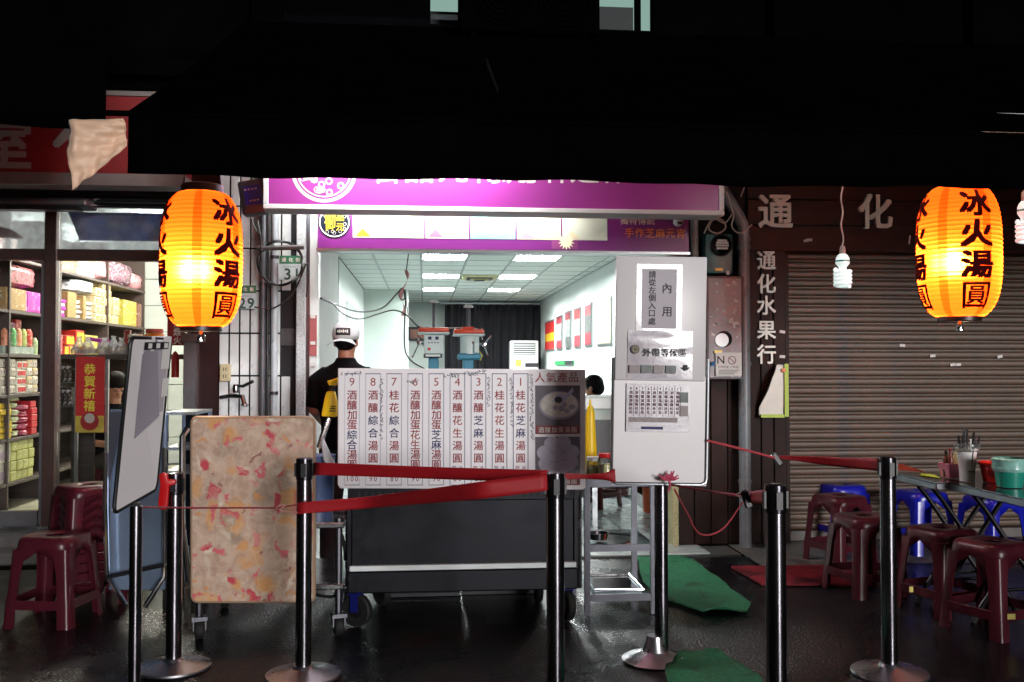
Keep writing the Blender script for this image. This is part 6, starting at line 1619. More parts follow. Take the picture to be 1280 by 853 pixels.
# ================================================================== YELLOW GAS TORCH, LADLE BY THE COOK
TQ = 5.35
t = thing('gas_torch', 'yellow spray nozzle on a steel tube beside the cook', 'torch', at(398, 560, TQ))
MB().poly([at(401, 521, TQ), at(421, 522, TQ), at(421, 503, TQ), at(418, 489, TQ), at(408, 489, TQ), at(405, 499, TQ)], (0, .06, 0)).build('body', yellow_pl, t, bevel=.012, seg=2)
MB().cyl(at(414.5, 489, TQ + .03), at(415.5, 482, TQ + .03), .018, n=14).build('neck', ink_black, t)
MB().poly([at(410, 482, TQ), at(421, 482, TQ), at(423, 472, TQ), at(414, 475, TQ), at(408, 476.5, TQ), at(410, 479, TQ)], (0, .05, 0)).build('trigger_head', yellow_pl, t, bevel=.006)
for k in range(3): q = at(416, 508 + 3 * k, TQ - .003); MB().box(q.x - .014 - .003 * k, q.y, q.z - .003, q.x + .016, q.y + .002, q.z + .003).build('print', ink_black, t)
MB().tube([at(411, 523, TQ + .03), at(403, 546, TQ + .02), at(399, 560, TQ + .02)], .016, 10).build('tube', chrome, t)
t = thing('strainer', 'clear plastic scoop hanging below the yellow nozzle', 'scoop', at(412, 592, TQ))
MB().poly([at(401, 551, TQ), at(404, 547, TQ), at(421, 585, TQ), at(413, 590, TQ), at(404, 575, TQ)], (0, .02, 0)).build('blade', mat('clear_scoop', '#b9bfc4', .15, noise=(30, .1), coat=.6), t, bevel=.006)
MB().tube([at(399, 561, TQ + .01), at(403, 549, TQ + .005)], .008, 8).build('handle', chrome, t)
tag(MB().lathe([(0, 0), (.09, 0), (.10, .30), (.105, .31), (.095, .31), (0, .28)], (at(402, 600, 5.55).x - .02, 5.5, zA + .001), 24).build('blue_pail', mat('slate_blue', '#43557c', .4, noise=(8, .1))), 'slate blue pail on the side trolley', 'pail')
# ================================================================== GROCERY SHELVES (behind the glass)
GX = -3.45
shf = thing('grocery_shelf', 'long dark wooden shelf unit full of packets behind the glass', 'shelf', (GX - .2, 10, 0.175))
zsh = [0.42, 0.79, 1.16, 1.50, 1.87, 2.32]
shm = mat('shelf_brown', '#3f3330', .5, noise=(6, .15))
for z_ in zsh: MB().box(GX - .40, 7.85, z_ - .028, GX, 12.25, z_).build('shelf_board', shm, shf, bevel=.003)
for yy in (7.87, 8.35, 9.3, 10.85, 12.2): MB().box(GX - .40, yy - .014, .176, GX + .004, yy + .014, 2.75).build('upright', shm, shf)
MB().box(GX - .415, 7.85, .18, GX - .402, 12.25, 2.75).build('back_panel', mat('shelf_back', '#2a2220', .7), shf)
GM = {}; PRN = ['#e8e0d0', '#7a3a30', '#efe6c8', '#50463c', '#d8d8d8']
def goods(hexc, rough=.4, nz=.15):
    k = (hexc, rough)
    if k not in GM: GM[k] = mat('goods_%s_%d' % (hexc[1:], int(rough*100)), hexc, rough, noise=(22, nz * 1.5), rnd=.14, dirt=(34, .56, PRN[len(GM) % len(PRN)], .75), bump=(25, .25))
    return GM[k]
pack_cache = {}
def pack(kind, label, cat, y0, y1, zlo, zhi, m, group, depth=.26, band=None, soft=False):
    """one packet standing on the shelf: front face at the shelf edge"""
    dx = random.uniform(.012, .03)
    y0 += .003; y1 -= .003
    ym = (y0 + y1) / 2
    if soft:
        mb = MB(); n = 12; P = []
        for j in range(7):
            v = j / 6
            for i in range(n):
                a = 2 * math.pi * i / n; c, s_ = math.cos(a), math.sin(a); f = (abs(c) ** 4 + abs(s_) ** 4) ** -.25
                k = (1 - abs(2*v - 1) ** 5) ** .35 * (1 + random.uniform(-.09, .05))
                P.append((GX - dx - depth/2 + depth/2 * c * f * max(k, .25), ym + (y1 - y0)/2 * s_ * f * max(k, .3), zlo + .001 + (zhi - zlo) * v))
        fs = [(j*n+i, j*n+(i+1) % n, (j+1)*n+(i+1) % n, (j+1)*n+i) for j in range(6) for i in range(n)] + [tuple(range(n))[::-1], tuple(6*n+i for i in range(n))]
        o = mb.add(P, fs).build(kind, m, smooth=60)
    else:
        o = MB().box(GX - dx - depth, y0, zlo + .001, GX - dx, y1, zhi - .002).build(kind, m, bevel=min(.006, (y1-y0) * .12, (zhi-zlo) * .12))
    tag(o, label, cat, group)
    if band:
        fx = GX - dx + (.004 if not soft else .012)
        zc0 = zlo + (zhi - zlo) * band[0]; zc1 = zlo + (zhi - zlo) * band[1]
        MB().box(fx - .006, y0 + (y1-y0) * .12, zc0, fx, y1 - (y1-y0) * .12, zc1).build('print_band', band[2], o)
    return o
def Yp(px): return atx(px, 430, GX).y
def stackp(kind, label, cat, px0, px1, shelf, hts, nx_, m, group, bands=None, soft=False, depth=.26):
    Y0, Y1 = Yp(px0), Yp(px1); z_ = zsh[shelf]
    for j, hh in enumerate(hts):
        for i in range(nx_):
            a = Y0 + (Y1 - Y0) * i / nx_; b_ = Y0 + (Y1 - Y0) * (i + 1) / nx_
            mm = m[(i + j) % len(m)] if isinstance(m, list) else m
            pack(kind, label, cat, a, b_, z_, z_ + hh, mm, group, depth, bands, soft)
        z_ += hh
wp_, rp = goods('#d8d2c2'), goods('#b8242c')
gpk = goods('#b3b46a'); yel = goods('#d8b828'); pur = goods('#b01c9c', .35); crd = goods('#a88a5c', .8); kraft = goods('#8f7448', .8)
beige = goods('#c9b48a', .6); clear = goods('#c9c4c4', .2, .3); redm = goods('#a8303c', .3, .4); olive = goods('#a89c3c', .5); pinkb = goods('#c08a92', .3, .4); greyb = goods('#8a8fa0', .25, .4)
# bottom to top, along the length of the shelf
stackp('wrapped_packet', 'pale green wrapped packet on the lowest grocery shelf', 'packet', 19, 47, 0, [.085] * 4, 4, gpk, 'green packets on the lowest shelf')
stackp('paper_sack', 'white printed paper sack standing on the lowest grocery shelf', 'sack', 0, 18, 0, [.17, .17], 1, wp_, 'white sacks on the lowest shelf', (.2, .6, goods('#b9a6b4')))
stackp('foil_packet', 'yellow foil packet on the second grocery shelf', 'packet', 4, 19, 1, [.05] * 6, 2, yel, 'yellow foil packets')
stackp('foil_packet', 'silver green foil packet on the second grocery shelf', 'packet', 20, 31, 1, [.06] * 6, 1, goods('#aeb28c', .25, .4), 'silver green foil packets', None, True)
stackp('foil_packet', 'pink foil packet on the second grocery shelf', 'packet', 32, 42, 1, [.055] * 5, 1, goods('#b05068', .25, .4), 'pink foil packets', None, True)
stackp('foil_packet', 'red packet at the end of the second grocery shelf', 'packet', 43, 50, 1, [.06] * 5, 1, rp, 'red packets second shelf')
stackp('cake_box', 'small white box with grey label on the third grocery shelf', 'box', 5, 24, 2, [.075] * 4, 3, wp_, 'white boxes on the third shelf', (.2, .7, goods('#b3aca4')))
stackp('cake_box', 'small white box with red label on the third grocery shelf', 'box', 25, 37, 2, [.07] * 4, 2, wp_, 'red-labelled boxes on the third shelf', (.25, .8, rp))
stackp('cake_box', 'small cream box at the end of the third grocery shelf', 'box', 38, 50, 2, [.075] * 4, 2, [wp_, beige], 'cream boxes on the third shelf', (.2, .6, goods('#b3aca4')))
# candles in a rack on the fourth shelf
t = thing('candle_rack', 'clear tray on the fourth grocery shelf holding candles', 'tray', (GX - .1, Yp(26), zsh[3]))
MB().box(GX - .2, Yp(7), zsh[3] + .001, GX - .02, Yp(46), zsh[3] + .07).build('tray', goods('#8f9a92', .25), t, bevel=.004)
for i, (px, col) in enumerate(((12, '#d88a6a'), (20, '#5fae62'), (27, '#d98c62'), (33, '#a8b86a'), (40, '#c03a2c'), (47, '#a3b88a'))):
    yc = Yp(px); q = Vector((GX - .035, yc, zsh[3] + .071 if px < 45 else zsh[3] + .001))
    tag(MB().lathe([(0, 0), (.035, 0), (.035, .12), (.02, .15), (0, .152)], q, 12).build('candle', goods(col, .4)), 'thick %s candle in the clear tray' % ['salmon', 'bright green', 'orange', 'olive', 'red', 'pale green'][i], 'candle')
pack('gift_bag', 'dark plum gift bag behind the candles', 'bag', Yp(16), Yp(36), zsh[3] + .072, zsh[3] + .28, goods('#6a2440', .4), None, .12).location.x -= .09
pack('red_scroll_box', 'tall red box beside the candles', 'box', Yp(37), Yp(44), zsh[3] + .071, zsh[3] + .31, goods('#a82a20', .4), None, .10).location.x -= .09
# fifth shelf
stackp('cardboard_box', 'open cardboard box on the fifth grocery shelf beside the door post', 'box', 9, 34, 4, [.19], 1, crd, None)
stackp('magenta_box', 'magenta printed box on the fifth grocery shelf', 'box', 35, 54, 4, [.19], 1, pur, None, (.1, .9, goods('#b01c9c', .35)))
stackp('cellophane_sack', 'red and white cellophane sack lying over the fifth shelf boxes', 'sack', 8, 54, 4, [0], 1, redm, None) if False else None
pack('cellophane_sack', 'red and white cellophane sack lying above the magenta box', 'sack', Yp(8), Yp(54), zsh[4] + .2, zsh[4] + .42, goods('#b06a72', .2, .8), None, .3, None, True)
pack('orange_box', 'orange and yellow printed carton hanging over the top shelf edge', 'carton', Yp(-8), Yp(24), zsh[5] - .02, zsh[5] + .16, goods('#d8741e', .35, .5), None, .22, (.02, .2, yel))
for i in range(5): stackp('striped_packet', 'magenta and white striped packet stacked by the glass post', 'packet', 69, 84, 4, [.034] * 5, 1, [pur, goods('#cfb4cf', .35)], 'striped magenta packets') if i == 0 else None
stackp('cardboard_box', 'brown cardboard box of white rolls on the fifth shelf', 'box', 86, 97, 4, [.26], 1, kraft, None)
stackp('white_roll_pack', 'white wrapped roll stacked in the brown cardboard box', 'packet', 97.5, 106, 4, [.05] * 4, 1, clear, 'white rolls', None, True)
stackp('cardboard_box', 'brown cardboard divider box between the white rolls', 'box', 106.5, 110, 4, [.25], 1, kraft, None)
stackp('white_roll_pack', 'white wrapped roll stacked beside the divider box', 'packet', 110.5, 120, 4, [.05] * 4, 1, clear, 'white rolls by the divider', None, True)
stackp('tea_box', 'beige tea box in the tall stack on the fifth shelf', 'box', 121, 131, 4, [.09] * 4, 1, beige, 'beige tea boxes', (.2, .7, goods('#8f7c50')))
stackp('tea_box', 'beige tea box in the taller stack next to the shelf upright', 'box', 131.5, 141, 4, [.09] * 5, 1, beige, 'beige tea boxes by the upright', (.2, .7, goods('#8f7c50')))
stackp('tea_box', 'small beige box stack beyond the shelf upright', 'box', 144, 151, 4, [.1] * 3, 1, beige, 'small beige boxes', (.2, .7, goods('#8f7c50')))
stackp('olive_box', 'large olive yellow box on the fifth shelf', 'box', 157, 173, 4, [.30], 1, olive, None)
stackp('book_box', 'thin dark red box next to the olive box', 'box', 174, 178, 4, [.29], 1, goods('#7a4a3a'), None)
stackp('book_box', 'thin white box at the far end of the fifth shelf', 'box', 178.5, 183, 4, [.28], 1, goods('#b8a8a0'), None)
pack('plastic_bag', 'crumpled clear plastic bag lying on the tea boxes', 'bag', Yp(96), Yp(124), zsh[4] + .27, zsh[4] + .42, goods('#b6b9c2', .15, .5), None, .3, None, True)
# top of the shelf
stackp('cardboard_box', 'cardboard box on the very top of the grocery shelf', 'box', 78, 93, 5, [.17], 1, crd, None)
stackp('label_box', 'white printed box stacked on the top shelf', 'box', 99, 120, 5, [.08] * 3, 2, wp_, 'white printed boxes on top', (.25, .75, goods('#9c9aa6')))
stackp('bubble_bag', 'pink bubble-wrapped bag on the top shelf', 'bag', 121, 138, 5, [.3], 1, pinkb, None, None, True)
pack('dark_bag', 'dark plum plastic bag on the top shelf by the tiled wall', 'bag', Yp(143), Yp(172), zsh[5], zsh[5] + .30, goods('#6a4a58', .2, .5), None, .3, None, True)
pack('pink_bag', 'pale pink plastic bag at the end of the top shelf', 'bag', Yp(172), Yp(183), zsh[5], zsh[5] + .22, pinkb, None, .3, None, True)
# fourth shelf, behind the counter
stackp('red_carton', 'red and yellow printed carton on the fourth shelf', 'carton', 84, 96, 3, [.10, .10], 2, goods('#b02a1e'), 'red and yellow cartons', (.15, .85, yel))
stackp('red_carton', 'tall red carton next to the yellow printed cartons', 'carton', 97, 108, 3, [.26], 2, goods('#a8241e'), 'tall red cartons', (.3, .9, yel))
stackp('red_packet', 'crimson packet on the fourth shelf beside the glass post', 'packet', 68, 82, 3, [.2], 1, goods('#b8434e'), None)
stackp('joss_box', 'olive gold box on the fourth shelf', 'box', 109, 124, 3, [.22], 1, olive, None)
stackp('plum_tin', 'dark plum tin on the fourth shelf', 'tin', 126, 140, 3, [.2], 1, goods('#4a1c2c'), None)

# display counter with fruit in front of the person
CN = 8.05
dc = thing('display_counter', 'dark glass display counter with pastries on top inside the grocery', 'counter', (at(140, 600, CN).x, CN + .2, 0.176))
x0_, x1_ = at(68, 500, CN).x, at(232, 500, CN).x; z_ = at(130, 443, CN).z
MB().box(x0_, CN, z_ - .04, x1_, CN + .42, z_).build('top', mat('counter_top', '#4a4644', .2, noise=(5, .1)), dc, bevel=.005)
MB().box(x0_, CN + .38, .177, at(119, 500, CN + .4).x, CN + .41, z_ - .042).build('back', mat('counter_back', '#2c2422', .6), dc)
for xx in (x0_ + .01, at(95, 500, CN).x, at(133, 500, CN).x, x1_ - .01): MB().box(xx - .012, CN + .005, .177, xx + .012, CN + .03, z_ - .042).build('post', alu, dc)
for k, py in enumerate((478, 508)):
    zz_ = at(100, py, CN).z; MB().box(x0_ + .02, CN + .04, zz_ - .008, at(119, 500, CN + .37).x, CN + .37, zz_).build('shelf', grey_alu, dc)
MB().box(x0_ + .025, CN + .012, .19, at(94, 500, CN).x - .015, CN + .016, z_ - .05).build('pane', clear_glass, dc)
for k, py in enumerate((478, 508, 443)):
    for i in range(3):
        q = at((76, 83, 89)[i], py - 2 if py != 443 else py, CN + .15); 
        if py == 443: continue
        tag(MB().box(q.x - .025, CN + .1, at(80, py, CN).z + .001, q.x + .018, CN + .25, at(80, py, CN).z + .15).build('dark_tin', goods('#332420', .4), bevel=.004), 'small dark tin on a shelf of the display counter', 'tin', 'tins in the display counter')
for i in range(6):
    q = at((100, 106, 112)[i % 3], 480, CN + .2); zb2 = at(130, 478, CN).z + .001 + .11 * (i // 3)
    tag(MB().lathe([(0, 0), (.024, 0), (.024, .085), (.02, .1), (0, .102)], (q.x, CN + .2, zb2), 12).build('green_tin', goods('#2f3a30', .3)), 'dark green tin stacked in the display counter', 'tin', 'green tins')
# pastries and fruit in clear bags along the counter
for i, (px, w_, c_) in enumerate(((99, 9, '#e2b488'), (110, 9, '#d8a070'), (131, 10, '#e8cf8c'), (142, 9, '#d8b8a8'), (152, 9, '#e0c0a0'), (165, 8, '#d2c3b0'))):
    q = at(px, 441, CN + .08); s_ = w_ * ppm(CN)
    t = thing('pastry_bag', 'clear bag of %s pastries on the display counter' % ['peach', 'brown', 'yellow', 'pink', 'golden', 'grey'][i], 'bag', (q.x, CN + .08, z_))
    rr = random.Random(i)
    for k in range(5): 
        p = Vector((q.x + rr.uniform(-.6, .6) * s_, CN + .08 + rr.uniform(-.04, .04), z_ + .025 + .02 * (k // 3)))
        MB().lathe([(0, -.022), (.018, -.016), (.024, 0), (.016, .016), (0, .02)], p, 10).build('pastry', goods(c_, .5), t)
    hb_ = .10 + .03 * rr.random()
    MB().lathe([(s_ * 1.0, .004), (s_ * 1.1, .035), (s_ * .8, .06), (s_ * .25, hb_), (s_ * .4, hb_ + .02)], (q.x, CN + .08, z_), 9, cap=False).build('bag', glass_mat('bag_film%d' % i, (.95, .95, .95), .1, .5), t, smooth=20)
q = at(124, 440, CN + .2); tag(MB().obox((q.x - .02, CN + .25, z_ + .10), (.20, .02, .03), Matrix.Rotation(R(8), 3, 'Y')).build('purple_pack', pur, bevel=.004), 'flat magenta pack lying above the pastries', 'packet').location.z = z_ + .09
tag(MB().box(at(147, 430, CN).x, CN + .15, z_ + .001, at(155, 430, CN).x, CN + .2, at(150, 412, CN).z).build('red_candle_box', goods('#8c1f22', .4), bevel=.004), 'upright dark red box on the display counter', 'box')
q = at(169, 440, CN + .16)
t = thing('sweet_tub', 'clear tub of brown sweets with white lid on the counter', 'tub', (q.x, CN + .16, z_))
MB().lathe([(0, .001), (.05, .001), (.055, .14), (0, .14)], (q.x, CN + .16, z_), 18).build('tub', goods('#6a4a3c', .3, .5), t); MB().lathe([(.058, .14), (.06, .165), (0, .17)], (q.x, CN + .16, z_), 18).build('lid', wp_, t)
q = at(193, 440, CN + .12)
t = thing('pickle_jar', 'large jar of orange preserves with red lid on the counter', 'jar', (q.x, CN + .12, z_))
r_ = 14 * ppm(CN)
oj = mat('orange_preserve', '#d8731c', .2, noise=(14, .35), coat=.5)
MB().lathe([(0, .001), (r_ * .9, .001), (r_, .03), (r_, .12), (r_ * .85, .16), (r_ * .7, .175), (0, .176)], (q.x, CN + .12, z_), 24).build('jar_body', oj, t)
MB().lathe([(r_ * .72, .176), (r_ * .74, .178), (r_ * .74, .21), (0, .215)], (q.x, CN + .12, z_), 24).build('lid', mat('lid_red', '#c24a34', .4), t)
# red new-year scroll on the counter front
rsY = CN - .03
t = thing('greeting_scroll', 'red new year scroll with gold characters on the counter front', 'scroll', at(112, 541, rsY))
a, b_ = at(94, 541, rsY), at(131, 446, rsY)
MB().box(a.x, rsY, a.z, b_.x, rsY + .004, b_.z).build('banner', mat('scroll_red', '#a81218', .5, noise=(10, .08)), t)
zg = at(112, 520, rsY).z
MB().box(a.x, rsY - .0025, a.z, b_.x, rsY - .0005, zg).build('gold_field', mat('scroll_gold', '#b39a3c', .5, noise=(16, .3)), t)
q = at(112, 527, rsY - .005); ell2 = MB(); disc(ell2, q, 0, 11 * ppm(rsY), rsY - .005, 24); ell2.build('red_medallion', mat('scroll_red2', '#8c1418', .5), t)
q = at(112, 523, rsY - .006); ell2 = MB(); disc(ell2, q, 0, 6 * ppm(rsY), rsY - .006, 20); ell2.build('pale_medallion', mat('scroll_pale', '#a8a098', .5), t)
MB.chars('恭賀新禧', at(112, 484.5, rsY - .002), 14 * ppm(rsY), 14.8 * ppm(rsY), mat('gold_letter', '#cfc23a', .45), t, vertical=True, bold=.016)
# red no-fire banner by the wall
t = thing('warning_banner', 'narrow red banner with white characters by the grocery wall', 'banner', at(222, 430, 7.9))
a, b_ = at(209, 432, 7.9), at(231, 400, 7.9)
MB().box(a.x, 7.9, a.z, b_.x, 7.904, b_.z + .05).build('banner', mat('banner_red', '#9c1c22', .5), t)
MB().line('禁煙火', at(222, 415, 7.897), 10 * ppm(7.9), 10.5 * ppm(7.9), vertical=True, bold=.02).build('lettering', ink_white, t)
tag(MB().lathe([(0, 0), (.03, 0), (.03, .17), (.014, .2), (0, .21)], (at(219, 470, 7.85).x, 7.85, at(219, 472, 7.85).z), 14).build('fire_bottle', red_pl), 'small red extinguisher bottle by the counter end', 'bottle')

# ================================================================== PEOPLE
def remesh_body(name, blobs, m, parent, vox=.012, smooth_it=6):
    """one continuous surface from overlapping tapered tubes/ellipsoids"""
    mb = MB()
    for b_ in blobs:
        if b_[0] == 't': mb.tube(b_[1], b_[2], 14)
        elif b_[0] == 'e':
            c, (rx, ry, rz) = Vector(b_[1]), b_[2]; n = 16; mm = 10
            prof_ = [(math.sin(math.pi * i / mm), -math.cos(math.pi * i / mm)) for i in range(mm + 1)]
            prof_[0] = (1e-4, -1); prof_[-1] = (1e-4, 1)
            mb.lathe(prof_, c, n, Matrix.Diagonal((rx, ry, rz)))
        else:                                   # loft of ellipses: list of (x,y,z,rx,ry)
            n = 20; P = []
            for (x_, y_, z_, rx, ry) in b_[1]:
                for k in range(n): P.append((x_ + rx * math.cos(2*math.pi*k/n), y_ + ry * math.sin(2*math.pi*k/n), z_))
            q = len(b_[1]); fs = [(i*n+k, i*n+(k+1) % n, (i+1)*n+(k+1) % n, (i+1)*n+k) for i in range(q-1) for k in range(n)] + [tuple(range(n))[::-1], tuple((q-1)*n+k for k in range(n))]
            mb.add(P, fs)
    o = mb.build(name, m, parent, local=True, smooth=180)
    k = o.modifiers.new('remesh', 'REMESH'); k.mode = 'VOXEL'; k.voxel_size = vox; k.use_smooth_shade = True
    s_ = o.modifiers.new('smooth', 'SMOOTH'); s_.iterations = smooth_it; s_.factor = .5
    return o
def hand_blobs(w, d, side):
    """palm and five bent fingers; w wrist, d pointing direction"""
    w, d = Vector(w), Vector(d).normalized(); sd = d.cross(Vector((0, 1, 0))); sd = sd.normalized() if sd.length > .1 else Vector((1, 0, 0))
    up_ = sd.cross(d); o = [('t', [w, w + d * .04, w + d * .09], [.024, .032, .030])]
    for i, L in enumerate((.060, .072, .068, .052)):
        b_ = w + d * .085 + sd * (-.027 + .018 * i)
        o.append(('t', [b_, b_ + d * L * .5 + up_ * .010, b_ + d * L * .8 + up_ * .032], [.0095, .009, .008]))
    b_ = w + d * .03 + sd * -.028 * side
    o.append(('t', [b_, b_ + d * .03 - sd * .022 * side + up_ * .01, b_ + d * .055 - sd * .024 * side + up_ * .025], [.012, .0105, .009]))
    return o
def head_blobs(hc, tilt=0.0):
    """head facing -Y (local)"""
    M3 = Matrix.Rotation(tilt, 3, 'X'); hc = Vector(hc); f = lambda x_, y_, z_: hc + M3 @ Vector((x_, y_, z_))
    return [('e', f(0, .012, .03), (.074, .092, .085)), ('e', f(0, -.012, -.035), (.060, .070, .078)), ('t', [f(0, -.082, .012), f(0, -.098, -.022), f(0, -.088, -.032)], [.009, .014, .012]),
            ('e', f(0, -.066, -.062), (.026, .014, .009)), ('e', f(.078, .012, -.005), (.010, .020, .032)), ('e', f(-.078, .012, -.005), (.010, .020, .032)),
            ('e', f(0, -.058, -.088), (.026, .02, .018)), ('e', f(.030, -.074, .018), (.018, .01, .008)), ('e', f(-.030, -.074, .018), (.018, .01, .008))], f
def eyes_mouth(t, f):
    for s_ in (-1, 1): MB().lathe([(0, -.008), (.009, -.003), (.009, .003), (0, .008)], f(s_ * .030, -.080, .002), 10).build('eye', ink_black, t, local=True)
    MB().tube([f(-.022, -.080, -.064), f(0, -.083, -.066), f(.022, -.080, -.064)], .003, 6).build('mouth', mat('lip', '#7a4238', .5), t, local=True)

def standing_cook():
    q = at(432, 640, 6.55)
    t = thing('person', 'person with backwards white cap and black shirt standing behind the cart', 'person', (q.x, 6.55, 0.0), R(172))   # back to the street
    S = 1.0
    hb_, f = head_blobs((0, 0, 1.555), R(6))
    legs = [('t', [(s_ * .09, 0, .88), (s_ * .10, -.01, .48), (s_ * .10, .02, .10)], [.085, .062, .045]) for s_ in (-1, 1)]
    neck = [('t', [(0, .012, 1.36), (0, .006, 1.48)], [.06, .056])]
    armsL = [('t', [(.18, .01, 1.33), (.215, -.01, 1.10), (.19, -.20, 1.00)], [.052, .044, .034])] + hand_blobs((.20, -.20, 1.0), (-.15, -.9, -.1), 1)
    armsR = [('t', [(-.18, .01, 1.33), (-.215, .0, 1.08), (-.20, -.18, .96)], [.052, .044, .034])] + hand_blobs((-.21, -.18, .96), (.15, -.9, -.1), -1)
    core = [('l', [(0, 0, .86, .15, .10), (0, 0, 1.0, .15, .10), (0, 0, 1.2, .17, .11), (0, .01, 1.34, .18, .10), (0, .01, 1.40, .09, .07)])]
    remesh_body('body', hb_ + neck + core + armsL + armsR, skin, t, .011)
    shirt = [('l', [(0, 0, .84, .175, .125), (0, 0, 1.0, .168, .122), (0, 0, 1.2, .20, .128), (0, .01, 1.31, .218, .12), (0, .012, 1.375, .165, .10), (0, .012, 1.425, .075, .075)]),
             ('t', [(.12, .01, 1.35), (.19, .0, 1.30), (.215, -.01, 1.12)], [.06, .072, .066]), ('t', [(-.12, .01, 1.35), (-.19, .0, 1.30), (-.215, .0, 1.11)], [.06, .072, .066]),
             ('t', [(0, .012, 1.40), (0, .01, 1.455)], [.074, .068])]
    remesh_body('shirt', shirt, black_shirt, t, .012)
    trousers = [('l', [(0, 0, .80, .165, .12), (0, 0, .92, .165, .12)])] + [('t', [(s_ * .085, 0, .86), (s_ * .10, -.01, .48), (s_ * .105, .015, .09)], [.10, .078, .066]) for s_ in (-1, 1)]
    remesh_body('trousers', trousers, mat('dark_trousers', '#22252e', .85, noise=(20, .2)), t, .014)
    for s_ in (-1, 1): remesh_body('shoe', [('e', (s_ * .105, -.03, .045), (.045, .13, .044))], mat('shoe_dark', '#1c1c1e', .6), t, .012)
    hr = [('e', f(0, .028, .02), (.078, .085, .085))]
    remesh_body('hair', hr, hair, t, .010)
    capm = mat('cap_white', '#c9cccd', .8, noise=(12, .06), bump=(120, .1))
    cp_ = MB(); n = 32; P = []
    for i, (r_, z_) in enumerate(((.092, .02), (.098, .05), (.096, .085), (.082, .115), (.052, .132), (.012, .137))):
        for k in range(n):
            a = 2 * math.pi * k / n; P.append(f(r_ * .93 * math.cos(a), .012 + r_ * 1.06 * math.sin(a), z_ - .012 * math.sin(a) * (1 if z_ < .06 else .3)))
    cp_.add(P, [(i*n+k, i*n+(k+1) % n, (i+1)*n+(k+1) % n, (i+1)*n+k) for i in range(5) for k in range(n)] + [tuple(5*n+k for k in range(n))])
    cap_o = cp_.build('cap', capm, t, local=True, smooth=60, solid=.003)
    def brim(u, v):                      # sticks out at the back of the head, drooping at the sides
        a = R(90 + (u - .5) * 84); r_ = .096 + .060 * v
        return f(r_ * .95 * math.cos(a), .012 + r_ * 1.05 * math.sin(a), .012 - .020 * v - .022 * abs(u - .5) ** 2 * 4 * (.3 + v))
    MB().grid(brim, 20, 5).build('brim', capm, cap_o, local=True, smooth=60, solid=.004)
    def patch(u, v):
        a = R(90 + (u - .5) * 62); r_ = .0995; z_ = .036 + .05 * v
        return f(r_ * .95 * math.cos(a), .0165 + r_ * 1.06 * math.sin(a), z_)
    MB().grid(lambda u, v: patch(1 - u, v), 12, 4).build('patch', ink_black, cap_o, local=True, smooth=60, solid=.002)
    g_ = MB()
    for k in range(6):
        u = (k + .5) / 6; a = R(90 - (u - .5) * 46); c = f(.1025 * .95 * math.cos(a), .0195 + .1025 * 1.06 * math.sin(a), .062)
        g_.obox(c, (.0085, .003, .020 - .006 * (k % 2)), Matrix.Rotation(a - R(90), 3, 'Z'))
    g_.build('patch_lettering', ink_white, cap_o, local=True)
    MB().lathe([(0, 0), (.007, 0), (0, .006)], f(0, .012, .136), 10).build('button', capm, cap_o, local=True)
    eyes_mouth(t, f)
    return t
standing_cook()

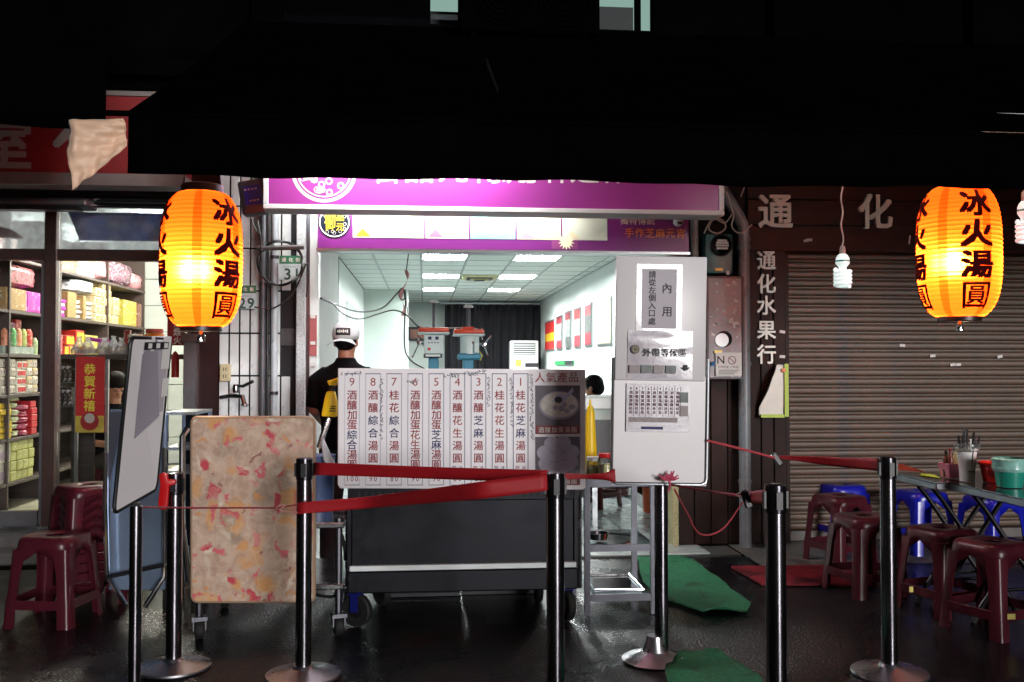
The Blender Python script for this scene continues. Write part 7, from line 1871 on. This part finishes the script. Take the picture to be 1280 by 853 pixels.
def seated(label, loc, rot, hz, shirt_m, tilt, seat):
    t = thing('person', label, 'person', loc, rot)
    z0 = seat                                             # seat height above loc
    hb_, f = head_blobs((0, -.03, z0 + .70), tilt)
    neck = [('t', [(0, .01, z0 + .50), (0, -.01, z0 + .63)], [.058, .054])]
    core = [('l', [(0, .02, z0 + .02, .15, .11), (0, .0, z0 + .25, .15, .10), (0, 0, z0 + .45, .17, .10), (0, .01, z0 + .53, .08, .07)])]
    arms = []
    for s_ in (-1, 1): arms += [('t', [(s_ * .19, 0, z0 + .46), (s_ * .23, -.04, z0 + .22), (s_ * .12, -.24, z0 + .20)], [.05, .042, .033])] + hand_blobs((s_ * .12, -.24, z0 + .20), (-s_ * .3, -.9, -.1), s_)
    remesh_body('body', hb_ + neck + core + arms, skin, t, .011)
    remesh_body('shirt', [('l', [(0, .02, z0 + .0, .175, .135), (0, 0, z0 + .25, .175, .125), (0, 0, z0 + .44, .20, .12), (0, .01, z0 + .51, .14, .10), (0, .01, z0 + .55, .07, .07)]),
             ('t', [(.17, 0, z0 + .47), (.215, -.01, z0 + .40), (.232, -.03, z0 + .26)], [.07, .07, .062]), ('t', [(-.17, 0, z0 + .47), (-.215, -.01, z0 + .40), (-.232, -.03, z0 + .26)], [.07, .07, .062])], shirt_m, t, .012)
    remesh_body('trousers', [('l', [(0, .02, z0 - .03, .17, .14), (0, .02, z0 + .08, .165, .13)])] + [('t', [(s_ * .09, 0, z0 + .05), (s_ * .11, -.38, z0 + .05), (s_ * .11, -.38, .09)], [.09, .075, .055]) for s_ in (-1, 1)], mat('dark_trousers', '#22252e', .85, noise=(20, .2)), t, .014)
    for s_ in (-1, 1): remesh_body('shoe', [('e', (s_ * .11, -.42, .045), (.045, .12, .044))], mat('shoe_dark', '#1c1c1e', .6), t, .012)
    remesh_body('hair', [('e', f(0, .014, .050), (.088, .104, .090)), ('e', f(0, .045, -.005), (.084, .072, .075))], hair, t, .010)
    eyes_mouth(t, f)
    return t
q = at(143, 500, 8.85)
seated('person in black shirt with head bowed behind the grocery counter', (q.x, 8.85, .176), R(38), 0, black_shirt, R(30), .34)
dup(st0, (q.x, 8.85, .176), R(10), 'maroon plastic stool under the person behind the grocery counter')
for ch in [o for o in COL.objects if o.name.startswith('plastic_stool') and abs(o.location.y - 8.85) < .01 and o.parent is None]: ch.scale = (1, 1, .70)
q = at(745, 480, 9.4)
seated('person with short black hair sitting beyond the white work counter', (q.x, 9.4, .016), R(-125), 0, mat('white_shirt', '#b9c0c4', .8), R(10), .46)
dup(st0, (q.x, 9.4, .016), R(40), 'maroon plastic stool under the person beyond the work counter')
